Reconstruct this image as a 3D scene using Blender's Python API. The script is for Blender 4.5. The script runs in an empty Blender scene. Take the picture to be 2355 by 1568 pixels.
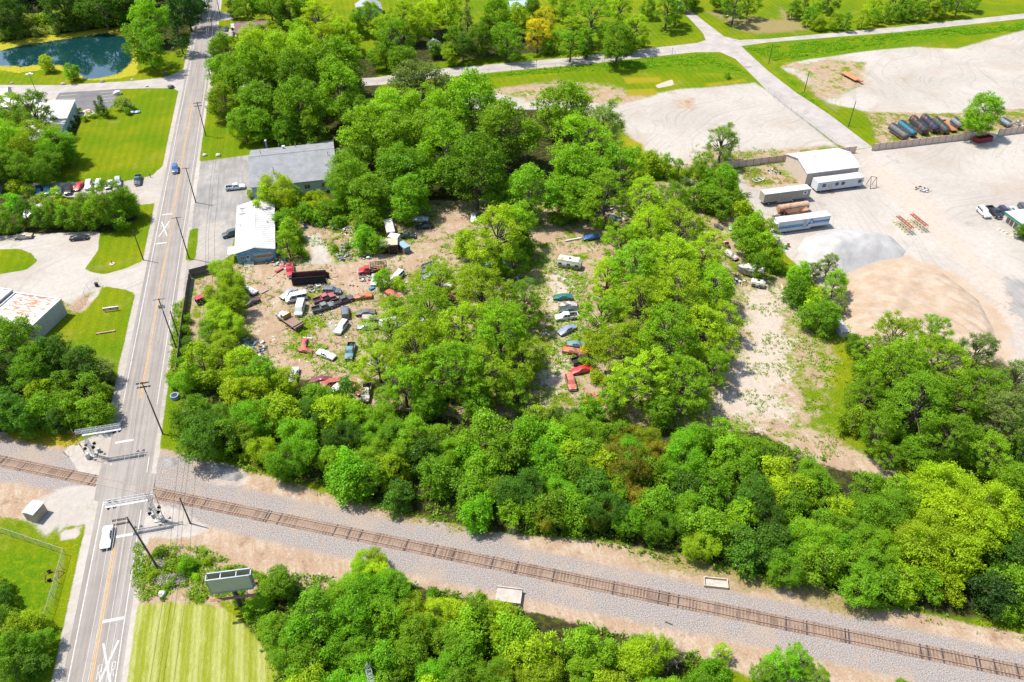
import bpy, math, random
import numpy as np
from mathutils import Vector
# ------------------------------------------------------------ camera, light
sc = bpy.context.scene
col = sc.collection
CAMH = 118.0
PITCH = math.radians(40.05)
HEAD = math.radians(13.2)
cam = bpy.data.cameras.new('camera'); cam_o = bpy.data.objects.new('camera', cam); col.objects.link(cam_o)
cam_o.location = (0, 0, CAMH); cam_o.rotation_euler = (math.pi/2 - PITCH, 0, -HEAD)
cam.sensor_width = 36; cam.lens = 28.0; cam.clip_start = 1; cam.clip_end = 6000
sc.camera = cam_o
SUN_EL = math.radians(63)
SUN_DIR = Vector((-.867, .499, 0)).normalized()*math.cos(SUN_EL); SUN_DIR.z = math.sin(SUN_EL)
w = bpy.data.worlds.new('World'); sc.world = w; w.use_nodes = True
sky = w.node_tree.nodes.new('ShaderNodeTexSky'); sky.sky_type = 'NISHITA'; sky.sun_disc = False
sky.sun_elevation = SUN_EL; sky.sun_rotation = math.atan2(SUN_DIR.x, SUN_DIR.y)
sky.air_density = 1.0; sky.dust_density = 1.2
bg = w.node_tree.nodes['Background']; w.node_tree.links.new(sky.outputs[0], bg.inputs[0]); bg.inputs[1].default_value = .15
sl = bpy.data.lights.new('sun', 'SUN'); sl.energy = 4.6; sl.angle = math.radians(.55); sl.color = (1, .945, .85)
so = bpy.data.objects.new('sun', sl); col.objects.link(so); so.location = (0, 0, 300)
so.rotation_euler = (-SUN_DIR).to_track_quat('-Z', 'Y').to_euler()
sc.view_settings.view_transform = 'Standard'; sc.view_settings.look = 'None'
sc.view_settings.exposure = 1.0; sc.view_settings.gamma = 1; sc.view_settings.use_curve_mapping = False
sc.cycles.max_bounces = 5; sc.cycles.diffuse_bounces = 3; sc.cycles.glossy_bounces = 2; sc.cycles.transmission_bounces = 3
sc.cycles.use_adaptive_sampling = True
# ------------------------------------------------------------ survey: plan grid (x = east, y = north) read off the photograph
F_, CX, CY = 2389/1.305, 1177.1, 784.0
ca, sa = math.cos(HEAD), math.sin(HEAD)
def G(x, y, z=0.0):
    X = (x-CX)/F_; Y = (y-CY)/F_
    t = (CAMH-z)/(math.sin(PITCH)+Y*math.cos(PITCH))
    a = X*t; b = (math.cos(PITCH)-Y*math.sin(PITCH))*t
    return (a*ca+b*sa, -a*sa+b*ca)
def DIST(x, y, z=0.0):
    Y = (y-CY)/F_
    return (CAMH-z)/(math.sin(PITCH)+Y*math.cos(PITCH))
def PR(x, y, z):
    a = x*ca-y*sa; b = x*sa+y*ca; d = CAMH-z
    zc = b*math.cos(PITCH)+d*math.sin(PITCH)
    return (CX+F_*a/zc, CY+F_*(d*math.cos(PITCH)-b*math.sin(PITCH))/zc)
def HT(bx, by, ty):          # height of a thing standing at base pixel whose top is at row ty
    g = G(bx, by); lo, hi = 0., 40.
    for _ in range(40):
        m = (lo+hi)/2
        if PR(g[0], g[1], m)[1] > ty: lo = m
        else: hi = m
    return lo
# ------------------------------------------------------------ node helper
class NT:
    def __init__(s, name):
        s.m = bpy.data.materials.new(name); s.m.use_nodes = True; s.t = s.m.node_tree; s.t.nodes.clear()
        s.out = s.t.nodes.new('ShaderNodeOutputMaterial')
    def n(s, ty, **k):
        x = s.t.nodes.new(ty)
        for a, b in k.items(): setattr(x, a, b)
        return x
    def put(s, sock, v):
        if v is None: return
        if isinstance(v, bpy.types.NodeSocket): s.t.links.new(v, sock)
        elif isinstance(v, (tuple, list)) and len(v) == 3 and sock.type == 'RGBA': sock.default_value = (*v, 1)
        else: sock.default_value = v
    def pos(s): return s.n('ShaderNodeNewGeometry').outputs['Position']
    def obj(s): return s.n('ShaderNodeTexCoord').outputs['Object']
    def scl(s, v, k):
        x = s.n('ShaderNodeVectorMath', operation='MULTIPLY'); s.put(x.inputs[0], v); x.inputs[1].default_value = k; return x.outputs[0]
    def noise(s, v, scale, detail=2, rough=.5):
        x = s.n('ShaderNodeTexNoise'); s.put(x.inputs['Vector'], v); x.inputs['Scale'].default_value = scale
        x.inputs['Detail'].default_value = detail; x.inputs['Roughness'].default_value = rough; return x.outputs['Fac']
    def math(s, op, a, b=0.0, c=0.0):
        x = s.n('ShaderNodeMath', operation=op); s.put(x.inputs[0], a); s.put(x.inputs[1], b)
        if op in ('MULTIPLY_ADD',): s.put(x.inputs[2], c)
        return x.outputs[0]
    def ramp(s, v, lo, hi, a=0., b=1.):
        x = s.n('ShaderNodeMapRange', interpolation_type='SMOOTHSTEP'); s.put(x.inputs['Value'], v)
        x.inputs['From Min'].default_value = lo; x.inputs['From Max'].default_value = hi
        x.inputs['To Min'].default_value = a; x.inputs['To Max'].default_value = b; return x.outputs['Result']
    def mix(s, f, a, b, bt='MIX'):
        x = s.n('ShaderNodeMix', data_type='RGBA', blend_type=bt); s.put(x.inputs[0], f); s.put(x.inputs[6], a); s.put(x.inputs[7], b); return x.outputs[2]
    def mul(s, c, f):       # colour * value
        x = s.n('ShaderNodeVectorMath', operation='SCALE'); s.put(x.inputs[0], c); s.put(x.inputs['Scale'], f); return x.outputs[0]
    def attr(s, name):
        x = s.n('ShaderNodeAttribute', attribute_name=name); return x
    def sep(s, v):
        x = s.n('ShaderNodeSeparateXYZ'); s.put(x.inputs[0], v); return x.outputs
    def bump(s, h, strength, dist):
        x = s.n('ShaderNodeBump'); s.put(x.inputs['Height'], h); x.inputs['Strength'].default_value = strength
        x.inputs['Distance'].default_value = dist; return x.outputs[0]
    def bsdf(s, colr, rough=.8, metal=0., spec=.3, normal=None, coat=0., trans=0.):
        b = s.n('ShaderNodeBsdfPrincipled'); s.put(b.inputs['Base Color'], colr); s.put(b.inputs['Roughness'], rough)
        b.inputs['Metallic'].default_value = metal; b.inputs['Specular IOR Level'].default_value = spec
        if coat: b.inputs['Coat Weight'].default_value = coat; b.inputs['Coat Roughness'].default_value = .08
        if normal is not None: s.put(b.inputs['Normal'], normal)
        s.t.links.new(b.outputs[0], s.out.inputs['Surface']); return s.m
MATS = {}
def M(name, c, rough=.7, metal=0., var=.18, scale=.8, spec=.3, bump=0.):
    if name in MATS: return MATS[name]
    s = NT(name); p = s.obj()
    n = s.noise(p, scale, 4, .6); n2 = s.noise(p, scale*9, 2)
    f = s.math('ADD', s.ramp(n, .3, .7, 1-var, 1+var*.6), s.ramp(n2, .3, .7, -var*.35, var*.35))
    nrm = s.bump(n2, .5, bump) if bump else None
    MATS[name] = s.bsdf(s.mul(tuple(q*.76 for q in c), f), rough, metal, spec, nrm); return MATS[name]
def M_rust(name, c, rust=(.28, .09, .03), amt=.5, scale=.5, rough=.75):
    if name in MATS: return MATS[name]
    c = tuple(q*.76 for q in c); rust = tuple(q*.8 for q in rust)
    s = NT(name); p = s.obj()
    n = s.noise(p, scale, 6, .65); n2 = s.noise(p, scale*6, 3)
    f = s.ramp(s.math('ADD', n, s.math('MULTIPLY', n2, .25)), .78-amt*.45, .86-amt*.4)
    MATS[name] = s.bsdf(s.mix(f, s.mul(c, s.ramp(n2, .2, .8, .8, 1.1)), s.mul(rust, s.ramp(n2, .2, .8, .6, 1.4))), rough, 0, .25); return MATS[name]
def M_paint():
    s = NT('car_paint'); oi = s.n('ShaderNodeObjectInfo'); p = s.obj()
    n = s.noise(p, 1.3, 4, .6); n2 = s.noise(p, 9, 2)
    c = s.mul(oi.outputs['Color'], s.ramp(n, .25, .75, .68, .88))
    c = s.mix(s.ramp(n2, .5, .8, 0, .25), c, (.22, .19, .15))
    return s.bsdf(c, s.ramp(n, .3, .7, .22, .45), 0, .5, None, .25)
def M_old():
    s = NT('weathered_paint'); oi = s.n('ShaderNodeObjectInfo'); p = s.obj()
    n = s.noise(p, 1.1, 6, .7); n2 = s.noise(p, 7, 3)
    c = s.mix(.22, s.mul(oi.outputs['Color'], s.ramp(n2, .25, .75, .6, .92)), (.2, .17, .14))
    r = s.mul((.25, .1, .05), s.ramp(n2, .2, .8, .6, 1.4))
    return s.bsdf(s.mix(s.ramp(n, .5, .62, 0, .85), s.mix(s.ramp(s.noise(s.scl(p, (1, .6, 1)), .8, 0), .56, .57, 0, .8), c, (.07, .065, .06)), r), .55, 0, .35)
PAINT = M_paint(); OLD = M_old()
def M_glass():
    s = NT('window_glass'); p = s.obj(); n = s.noise(p, 2.0, 2)
    return s.bsdf(s.mix(n, (.012, .016, .02), (.05, .06, .065)), .08, 0, .8)
GLASS = M_glass()
def M_leaf(name, tr=.48):
    s = NT(name); oi = s.n('ShaderNodeObjectInfo'); a = s.attr('tint')
    r, g, b = s.sep(a.outputs['Vector'])[:3]
    c = s.mul(oi.outputs['Color'], s.math('MULTIPLY_ADD', r, 1.0, .5))
    c = s.mix(s.ramp(g, .7, 1.0, 0, .5), c, s.mix(.5, oi.outputs['Color'], (.2, .2, .02)))
    rnd = oi.outputs['Random']
    c = s.mul(c, s.ramp(rnd, 0, 1, .84, 1.16))
    d = s.n('ShaderNodeBsdfDiffuse'); s.put(d.inputs[0], c)
    t = s.n('ShaderNodeBsdfTranslucent'); s.put(t.inputs[0], s.mix(1.0, c, (1.35, 1.25, .4), 'MULTIPLY'))
    g_ = s.n('ShaderNodeBsdfGlossy'); g_.inputs[0].default_value = (1, 1, 1, 1); g_.inputs[1].default_value = .45
    m1 = s.n('ShaderNodeMixShader'); m1.inputs[0].default_value = tr; s.t.links.new(d.outputs[0], m1.inputs[1]); s.t.links.new(t.outputs[0], m1.inputs[2])
    m2 = s.n('ShaderNodeMixShader'); m2.inputs[0].default_value = .008; s.t.links.new(m1.outputs[0], m2.inputs[1]); s.t.links.new(g_.outputs[0], m2.inputs[2])
    s.t.links.new(m2.outputs[0], s.out.inputs['Surface']); return s.m
LEAF = M_leaf('leaf_green')
def M_vcol(name, rough=.7):
    s = NT(name); a = s.attr('tint'); n = s.noise(s.obj(), 4, 3)
    return s.bsdf(s.mul(a.outputs['Color'], s.ramp(n, .3, .7, .6, .9)), rough, 0, .3)
VCOL = M_vcol('junk_mixed')
BARK = M('bark', (.13, .10, .075), .9, var=.4, scale=2)
BARKD = M('dead_wood', (.33, .29, .25), .9, var=.3, scale=2)
TYRE = M('tyre_rubber', (.018, .018, .018), .85)
RIM = M('wheel_rim', (.42, .42, .43), .4, .3)
CHROME = M('chrome_trim', (.6, .6, .6), .25, .8)
LAMP = M('lamp_lens', (.75, .75, .72), .2)
TAIL = M('tail_lens', (.4, .02, .02), .3)
DARK = M('dark_trim', (.02, .02, .022), .6)
# ------------------------------------------------------------ mesh builder
class MB:
    def __init__(s): s.v = []; s.f = []; s.m = []; s.mats = []; s.cur = 0; s.c = []; s.cc = None
    def mat(s, m):
        if m not in s.mats: s.mats.append(m)
        s.cur = s.mats.index(m); return s
    def color(s, c): s.cc = c; return s
    def add(s, vs, fs):
        b = len(s.v); s.v += [tuple(v) for v in vs]
        for f in fs: s.f.append(tuple(b+i for i in f)); s.m.append(s.cur)
        if s.cc is not None: s.c += [s.cc]*len(vs)
        return s
    def box(s, x0, x1, y0, y1, z0, z1, rz=0., ctr=None, ry=0.):
        P = [(x, y, z) for x in (x0, x1) for y in (y0, y1) for z in (z0, z1)]
        if ry:
            cx, cz = (x0+x1)/2, (z0+z1)/2; c, q = math.cos(ry), math.sin(ry)
            P = [(cx+(x-cx)*c+(z-cz)*q, y, cz-(x-cx)*q+(z-cz)*c) for x, y, z in P]
        if rz:
            cx, cy = ctr or ((x0+x1)/2, (y0+y1)/2); c, q = math.cos(rz), math.sin(rz)
            P = [(cx+(x-cx)*c-(y-cy)*q, cy+(x-cx)*q+(y-cy)*c, z) for x, y, z in P]
        return s.add(P, [(0, 1, 3, 2), (4, 6, 7, 5), (0, 4, 5, 1), (2, 3, 7, 6), (0, 2, 6, 4), (1, 5, 7, 3)])
    def tube(s, p, q, r0, r1=None, n=6, caps=True):
        r1 = r0 if r1 is None else r1; p = Vector(p); q = Vector(q); d = (q-p)
        if d.length < 1e-6: return s
        d.normalize(); a = d.orthogonal().normalized(); b = d.cross(a); V = []
        for c, r in ((p, r0), (q, r1)):
            for i in range(n):
                t = 2*math.pi*i/n; V.append(c+a*math.cos(t)*r+b*math.sin(t)*r)
        F = [(i, (i+1) % n, n+(i+1) % n, n+i) for i in range(n)]
        if caps: F += [tuple(range(n))[::-1], tuple(range(n, 2*n))]
        return s.add(V, F)
    def path(s, pts, rs, n=6):
        for i in range(len(pts)-1): s.tube(pts[i], pts[i+1], rs[i], rs[i+1], n, i == len(pts)-2)
        return s
    def prism(s, pts, z0, z1):      # vertical prism on plan polygon
        n = len(pts)
        return s.add([(x, y, z0) for x, y in pts]+[(x, y, z1) for x, y in pts],
                     [tuple(range(n))[::-1], tuple(range(n, 2*n))]+[(i, (i+1) % n, n+(i+1) % n, n+i) for i in range(n)])
    def quad(s, a, b, c, d): return s.add([a, b, c, d], [(0, 1, 2, 3)])
    def mesh(s, name, smooth=None):
        me = bpy.data.meshes.new(name); me.from_pydata(s.v, [], s.f)
        for m in s.mats: me.materials.append(m)
        if len(s.mats) > 1: me.polygons.foreach_set('material_index', s.m)
        if s.c:
            at = me.color_attributes.new('tint', 'FLOAT_COLOR', 'POINT')
            at.data.foreach_set('color', np.array([(*c[:3], 1) for c in s.c], dtype=np.float32).ravel())
        if smooth:
            me.polygons.foreach_set('use_smooth', [True]*len(me.polygons)); me.set_sharp_from_angle(angle=math.radians(smooth))
        me.update(); return me
    def build(s, name, parent=None, smooth=None, loc=None):
        return link(name, s.mesh(name, smooth), parent, loc)
def link(name, me, parent=None, loc=None, color=None):
    o = bpy.data.objects.new(name, me); col.objects.link(o)
    if parent: o.parent = parent
    if loc: o.location = loc
    if color: o.color = (*color, 1)
    return o
USED = set()
def tag(o, label, cat, group=None):
    assert label not in USED, label
    n = len(label.replace('-', ' ').split()); assert 4 <= n <= 18, label
    USED.add(label); o['label'] = label; o['category'] = cat
    if group: o['group'] = group
    return o
def thing(name, x, y, rz, label, cat, group=None, z=0.):
    o = bpy.data.objects.new(name, None); col.objects.link(o); o.location = (x, y, z); o.rotation_euler = (0, 0, rz)
    o.empty_display_size = .1
    return tag(o, label, cat, group)
def struct(o, k='structure'): o['kind'] = k; return o
# ------------------------------------------------------------ numpy polygon tools
def sdf(poly, X, Y):
    P = np.array(poly, float); n = len(P); d = np.full(X.shape, 1e9); ins = np.zeros(X.shape, bool)
    for i in range(n):
        ax, ay = P[i]; bx, by = P[(i+1) % n]; ex, ey = bx-ax, by-ay
        wx, wy = X-ax, Y-ay; t = np.clip((wx*ex+wy*ey)/(ex*ex+ey*ey+1e-9), 0, 1)
        d = np.minimum(d, np.hypot(wx-ex*t, wy-ey*t))
        if ay != by:
            c = ((ay > Y) != (by > Y)) & (X < (bx-ax)*(Y-ay)/(by-ay)+ax); ins ^= c
    return np.where(ins, d, -d)
def dp(pts): return [G(*p) for p in pts]
def inpoly(poly, x, y):
    c = False; j = len(poly)-1
    for i in range(len(poly)):
        xi, yi = poly[i]; xj, yj = poly[j]
        if (yi > y) != (yj > y) and x < (xj-xi)*(y-yi)/(yj-yi)+xi: c = not c
        j = i
    return c
# ------------------------------------------------------------ ground sheet with surface-type maps (what lies there, not how it is lit)
CL = ['gravel', 'dirt', 'sand', 'litter', 'stone', 'weedy', 'lush', 'mown', 'worn', 'yellow', 'pale', 'dry']
def zones():
    Z = []
    def z(k, pts, w=1.5, amt=1.0): Z.append((k, dp(pts), w if w < 1.6 else w*1.9, amt))
    # woods floor
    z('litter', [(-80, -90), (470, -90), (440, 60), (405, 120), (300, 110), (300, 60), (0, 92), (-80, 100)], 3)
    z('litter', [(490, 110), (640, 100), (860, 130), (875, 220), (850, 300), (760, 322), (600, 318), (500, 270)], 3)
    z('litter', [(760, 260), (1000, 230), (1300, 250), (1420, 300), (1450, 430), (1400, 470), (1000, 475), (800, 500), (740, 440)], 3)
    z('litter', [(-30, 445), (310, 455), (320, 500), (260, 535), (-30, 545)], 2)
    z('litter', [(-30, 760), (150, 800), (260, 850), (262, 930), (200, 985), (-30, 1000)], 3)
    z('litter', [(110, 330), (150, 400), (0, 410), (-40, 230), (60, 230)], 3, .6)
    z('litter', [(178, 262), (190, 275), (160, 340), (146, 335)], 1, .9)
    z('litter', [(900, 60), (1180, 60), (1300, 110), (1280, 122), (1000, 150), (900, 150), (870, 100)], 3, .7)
    # right-hand yards
    z('gravel', [(1690, 372), (1810, 362), (1965, 346), (2010, 338), (2370, 285), (2500, 290), (2500, 1200), (2340, 1130), (2330, 950), (2200, 800), (2050, 760), (1960, 760), (1930, 690), (1870, 640), (1810, 590), (1760, 520), (1700, 440)], 1.2)
    z('weedy', [(1690, 385), (1802, 372), (1860, 425), (1760, 440), (1710, 430)], 3, .8)
    z('pale', [(1990, 350), (2120, 420), (2230, 540), (2370, 700), (2370, 830), (2200, 620), (2080, 500), (1980, 400)], 5, .8)
    z('sand', [(1890, 655), (1960, 620), (2080, 585), (2200, 640), (2290, 730), (2330, 840), (2310, 930), (2100, 870), (1980, 800), (1925, 760)], 4)
    z('worn', [(2310, 640), (2400, 650), (2400, 760), (2335, 720)], 3, .8)
    # upper storage yards
    z('gravel', [(1040, 232), (1110, 212), (1230, 205), (1340, 222), (1420, 235), (1560, 205), (1640, 200), (1735, 190), (1790, 225), (1925, 337), (1812, 352), (1700, 377), (1560, 385), (1470, 345), (1430, 280), (1300, 250), (1100, 250)], 2.5)
    z('weedy', [(1100, 205), (1280, 178), (1420, 190), (1500, 225), (1420, 245), (1200, 240)], 5, .75)
    z('dirt', [(1550, 215), (1610, 225), (1600, 258), (1540, 250)], 4, .8)
    z('weedy', [(1560, 400), (1600, 330), (1700, 340), (1900, 330), (1940, 345), (1800, 362), (1700, 385)], 4, .7)
    z('yellow', [(1430, 178), (1520, 175), (1525, 190), (1440, 192)], 2, .85)
    z('yellow', [(1440, 208), (1505, 203), (1500, 216), (1450, 220)], 2, .85)
    z('yellow', [(1605, 190), (1720, 175), (1725, 190), (1620, 202)], 2, .6)
    z('pale', [(1505, 197), (1545, 183), (1550, 195), (1515, 202)], 1)
    z('yellow', [(1440, 320), (1480, 330), (1485, 385), (1450, 380)], 3, .8)
    z('gravel', [(1795, 158), (1850, 130), (1960, 118), (2050, 112), (2100, 108), (2200, 112), (2380, 62), (2420, 250), (2200, 262), (2080, 262), (1990, 258), (1965, 250), (1905, 238), (1870, 205), (1830, 175)], 2.5)
    z('weedy', [(1800, 150), (1900, 130), (2010, 140), (2000, 200), (1930, 232), (1880, 222), (1850, 180)], 5, .8)
    z('weedy', [(1990, 258), (2080, 262), (2220, 262), (2380, 250), (2380, 300), (2020, 340)], 3, .9)
    z('weedy', [(2000, 160), (2120, 150), (2160, 200), (2060, 230)], 6, .5)
    z('yellow', [(1906, 262), (1920, 262), (1940, 290), (1928, 290)], 2, .7)
    z('worn', [(2048, 98), (2100, 90), (2160, 92), (2150, 102), (2050, 110)], 2, .6)
    z('dry', [(1770, 10), (1800, 10), (1870, 60), (1890, 72), (1770, 84), (1700, 80), (1600, 22), (1655, 20), (1780, 40)], 4, .7)
    # junk yard
    z('weedy', [(1800, 640), (1960, 770), (1960, 1040), (2060, 1095), (1850, 1075), (1700, 1010), (1780, 900), (1760, 760)], 2)
    z('weedy', [(440, 640), (490, 610), (540, 612), (620, 606), (640, 560), (690, 505), (760, 510), (900, 490), (980, 462), (1250, 465), (1400, 470), (1430, 440), (1500, 420), (1600, 410), (1690, 470), (1710, 560), (1760, 640), (1800, 680), (1860, 740), (1940, 800), (1935, 900), (1900, 960), (1960, 1040), (2060, 1090), (2010, 1115), (1850, 1070), (1750, 1010), (1500, 990), (1300, 970), (1100, 980), (850, 940), (700, 880), (560, 860), (450, 850), (430, 760)], 2)
    z('dirt', [(545, 612), (640, 600), (770, 612), (870, 588), (1000, 570), (1120, 574), (1240, 572), (1375, 557), (1460, 560), (1460, 582), (1375, 578), (1240, 592), (1040, 602), (960, 608), (870, 650), (840, 680), (740, 662), (640, 700), (600, 750), (625, 800), (700, 838), (830, 872), (830, 886), (720, 866), (640, 852), (585, 810), (575, 745), (560, 660)], 2)
    z('rust', [(545, 618), (640, 604), (700, 610), (690, 640), (600, 660), (555, 650)], 5, .8) if 0 else None
    z('dirt', [(1000, 480), (1150, 470), (1140, 510), (1060, 545), (990, 570), (900, 580), (960, 540)], 4, .8)
    z('gravel', [(695, 540), (738, 528), (760, 566), (765, 606), (712, 604)], 2, .8)
    z('gravel', [(745, 690), (770, 690), (778, 770), (748, 770)], 2, .8)
    z('pale', [(1690, 650), (1790, 655), (1850, 790), (1830, 900), (1850, 1000), (1790, 985), (1700, 985), (1600, 940), (1640, 880), (1690, 780)], 5, .8)
    z('weedy', [(1810, 760), (1920, 800), (1930, 930), (1870, 1000), (1845, 900)], 5, .7)
    z('pale', [(1250, 600), (1330, 615), (1345, 700), (1330, 770), (1318, 880), (1280, 940), (1225, 960), (1220, 880), (1270, 780), (1240, 690)], 4, .75)
    z('dirt', [(1850, 1010), (1960, 1050), (2060, 1090), (2020, 1110), (1850, 1060)], 4)
    z('dirt', [(1830, 640), (1850, 640), (1800, 680), (1770, 640), (1740, 600)], 3, .5)
    # town-side lots
    z('gravel', [(-60, 195), (137, 196), (320, 185), (378, 180), (428, 158), (452, 150), (425, 212), (388, 201), (345, 201), (274, 205), (136, 214), (122, 238), (-60, 250)], .8)
    z('worn', [(455, 372), (580, 355), (600, 440), (592, 482), (548, 505), (530, 588), (487, 608), (440, 622), (432, 660), (425, 680), (402, 700), (420, 590), (445, 460)], .8, .85)
    z('gravel', [(452, 500), (545, 495), (530, 588), (487, 608), (440, 622), (430, 680), (402, 700), (420, 590)], 4, .7)
    z('gravel', [(455, 372), (520, 362), (500, 420), (450, 470)], 4, .6)
    z('none', [(430, 532), (454, 525), (452, 560), (447, 597), (418, 597), (420, 560)], .6)
    z('worn', [(770, 341), (850, 334), (856, 346), (790, 364)], 1)
    z('gravel', [(282, 418), (350, 404), (376, 378), (394, 345), (400, 380), (372, 475), (355, 468), (318, 470), (305, 445), (200, 452), (40, 452), (40, 425), (80, 420)], .8)
    z('gravel', [(-60, 548), (55, 540), (207, 533), (228, 535), (226, 575), (195, 618), (208, 625), (240, 631), (290, 617), (330, 598), (352, 585), (345, 640), (335, 706), (316, 706), (304, 672), (290, 666), (236, 657), (225, 680), (190, 718), (155, 705), (145, 690), (100, 690), (-60, 668)], .8)
    z('weedy', [(165, 690), (225, 660), (190, 716), (165, 722), (150, 705)], 2.5, .9)
    z('none', [(-60, 574), (45, 572), (72, 582), (87, 600), (62, 620), (-60, 640)], .6)
    # lawns with a mower's pattern
    z('mown', [(280, 1620), (302, 1385), (400, 1378), (450, 1376), (500, 1390), (560, 1430), (610, 1490), (650, 1568), (665, 1640)], .7)
    z('mown', [(290, 670), (306, 685), (316, 715), (300, 840), (270, 850), (200, 820), (135, 790), (200, 720), (232, 668)], 1, .35)
    z('mown', [(275, 206), (398, 204), (415, 215), (372, 378), (200, 420), (180, 300), (262, 250)], 1, .25)
    z('lush', [(-60, 1190), (40, 1215), (190, 1250), (185, 1300), (140, 1580), (-60, 1640)], 3, .6)
    z('lush', [(1020, 180), (1180, 162), (1330, 148), (1500, 128), (1640, 122), (1700, 150), (1735, 178), (1640, 170), (1300, 165), (1010, 196)], 2, .8)
    z('lush', [(1712, 108), (1780, 100), (1760, 130), (1800, 160), (1870, 230), (1905, 262), (1880, 240), (1830, 212)], 2, .6)
    z('lush', [(2000, 85), (2354, 55), (2354, 66), (2150, 96), (1900, 130), (1780, 145)], 2, .8)
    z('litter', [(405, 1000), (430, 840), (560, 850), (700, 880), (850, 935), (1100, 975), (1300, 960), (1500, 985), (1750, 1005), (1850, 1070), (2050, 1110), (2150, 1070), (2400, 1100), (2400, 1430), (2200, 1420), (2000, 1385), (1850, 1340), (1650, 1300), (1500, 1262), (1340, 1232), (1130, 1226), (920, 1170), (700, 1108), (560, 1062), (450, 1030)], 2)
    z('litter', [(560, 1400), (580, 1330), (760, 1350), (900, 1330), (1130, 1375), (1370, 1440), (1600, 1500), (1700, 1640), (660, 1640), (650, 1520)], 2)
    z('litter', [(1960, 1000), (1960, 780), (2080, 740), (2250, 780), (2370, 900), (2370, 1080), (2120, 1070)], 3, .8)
    # railway corridor
    z('dirt', [(-60, 985), (190, 1022), (370, 1030), (560, 1082), (700, 1122), (920, 1182), (1130, 1235), (1340, 1242), (1500, 1272), (1650, 1312), (1850, 1347), (2000, 1392), (2200, 1432), (2400, 1470), (2400, 1640), (1900, 1640), (1600, 1500), (1370, 1440), (1130, 1380), (900, 1330), (750, 1360), (580, 1320), (450, 1262), (330, 1242), (325, 1205), (200, 1200), (60, 1192), (-60, 1180)], 1.5)
    z('stone', [(-60, 1002), (160, 1040), (340, 1062), (588, 1129), (882, 1190), (1177, 1252), (1766, 1377), (2400, 1510), (2400, 1640), (2250, 1600), (1766, 1490), (1500, 1438), (1177, 1369), (882, 1305), (588, 1238), (400, 1190), (240, 1150), (-60, 1095)], 2.0)
    z('dry', [(1450, 1262), (1600, 1290), (1700, 1330), (1850, 1345), (2000, 1400), (2000, 1425), (1850, 1375), (1700, 1345), (1560, 1310), (1450, 1285)], 2, .8)
    z('dry', [(560, 1082), (700, 1122), (920, 1182), (1130, 1235), (1130, 1242), (920, 1195), (700, 1135), (560, 1095)], 2, .5)
    z('gravel', [(150, 1032), (200, 1010), (262, 980), (268, 1060), (236, 1095), (180, 1085)], .8)
    z('gravel', [(60, 1170), (150, 1125), (235, 1115), (232, 1200), (210, 1235), (160, 1215), (110, 1225)], 2)
    z('stone', [(345, 1030), (400, 1050), (470, 1062), (565, 1088), (560, 1112), (480, 1112), (340, 1085)], 1.5)
    z('gravel', [(335, 1150), (430, 1172), (478, 1215), (440, 1240), (330, 1240)], 1.5, .8)
    z('pale', [(450, 1075), (540, 1085), (560, 1105), (500, 1108), (430, 1090)], 2, .8)
    z('pale', [(1620, 1490), (1680, 1490), (1700, 1510), (1640, 1515)], 1.5, .8)
    z('weedy', [(310, 1250), (470, 1262), (560, 1300), (600, 1322), (560, 1370), (480, 1385), (320, 1380), (303, 1330)], 2, 1)
    z('yellow', [(40, 990), (90, 992), (130, 985), (182, 1000), (178, 1018), (130, 1022), (60, 1012), (20, 1000)], 1.5)
    z('gravel', [(130, 1210), (196, 1213), (185, 1240), (135, 1245)], 1, .7)
    z('dirt', [(150, 1465), (190, 1310), (196, 1312), (160, 1470), (140, 1540), (130, 1540)], .6, .9)
    return [q for q in Z if q]
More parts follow.
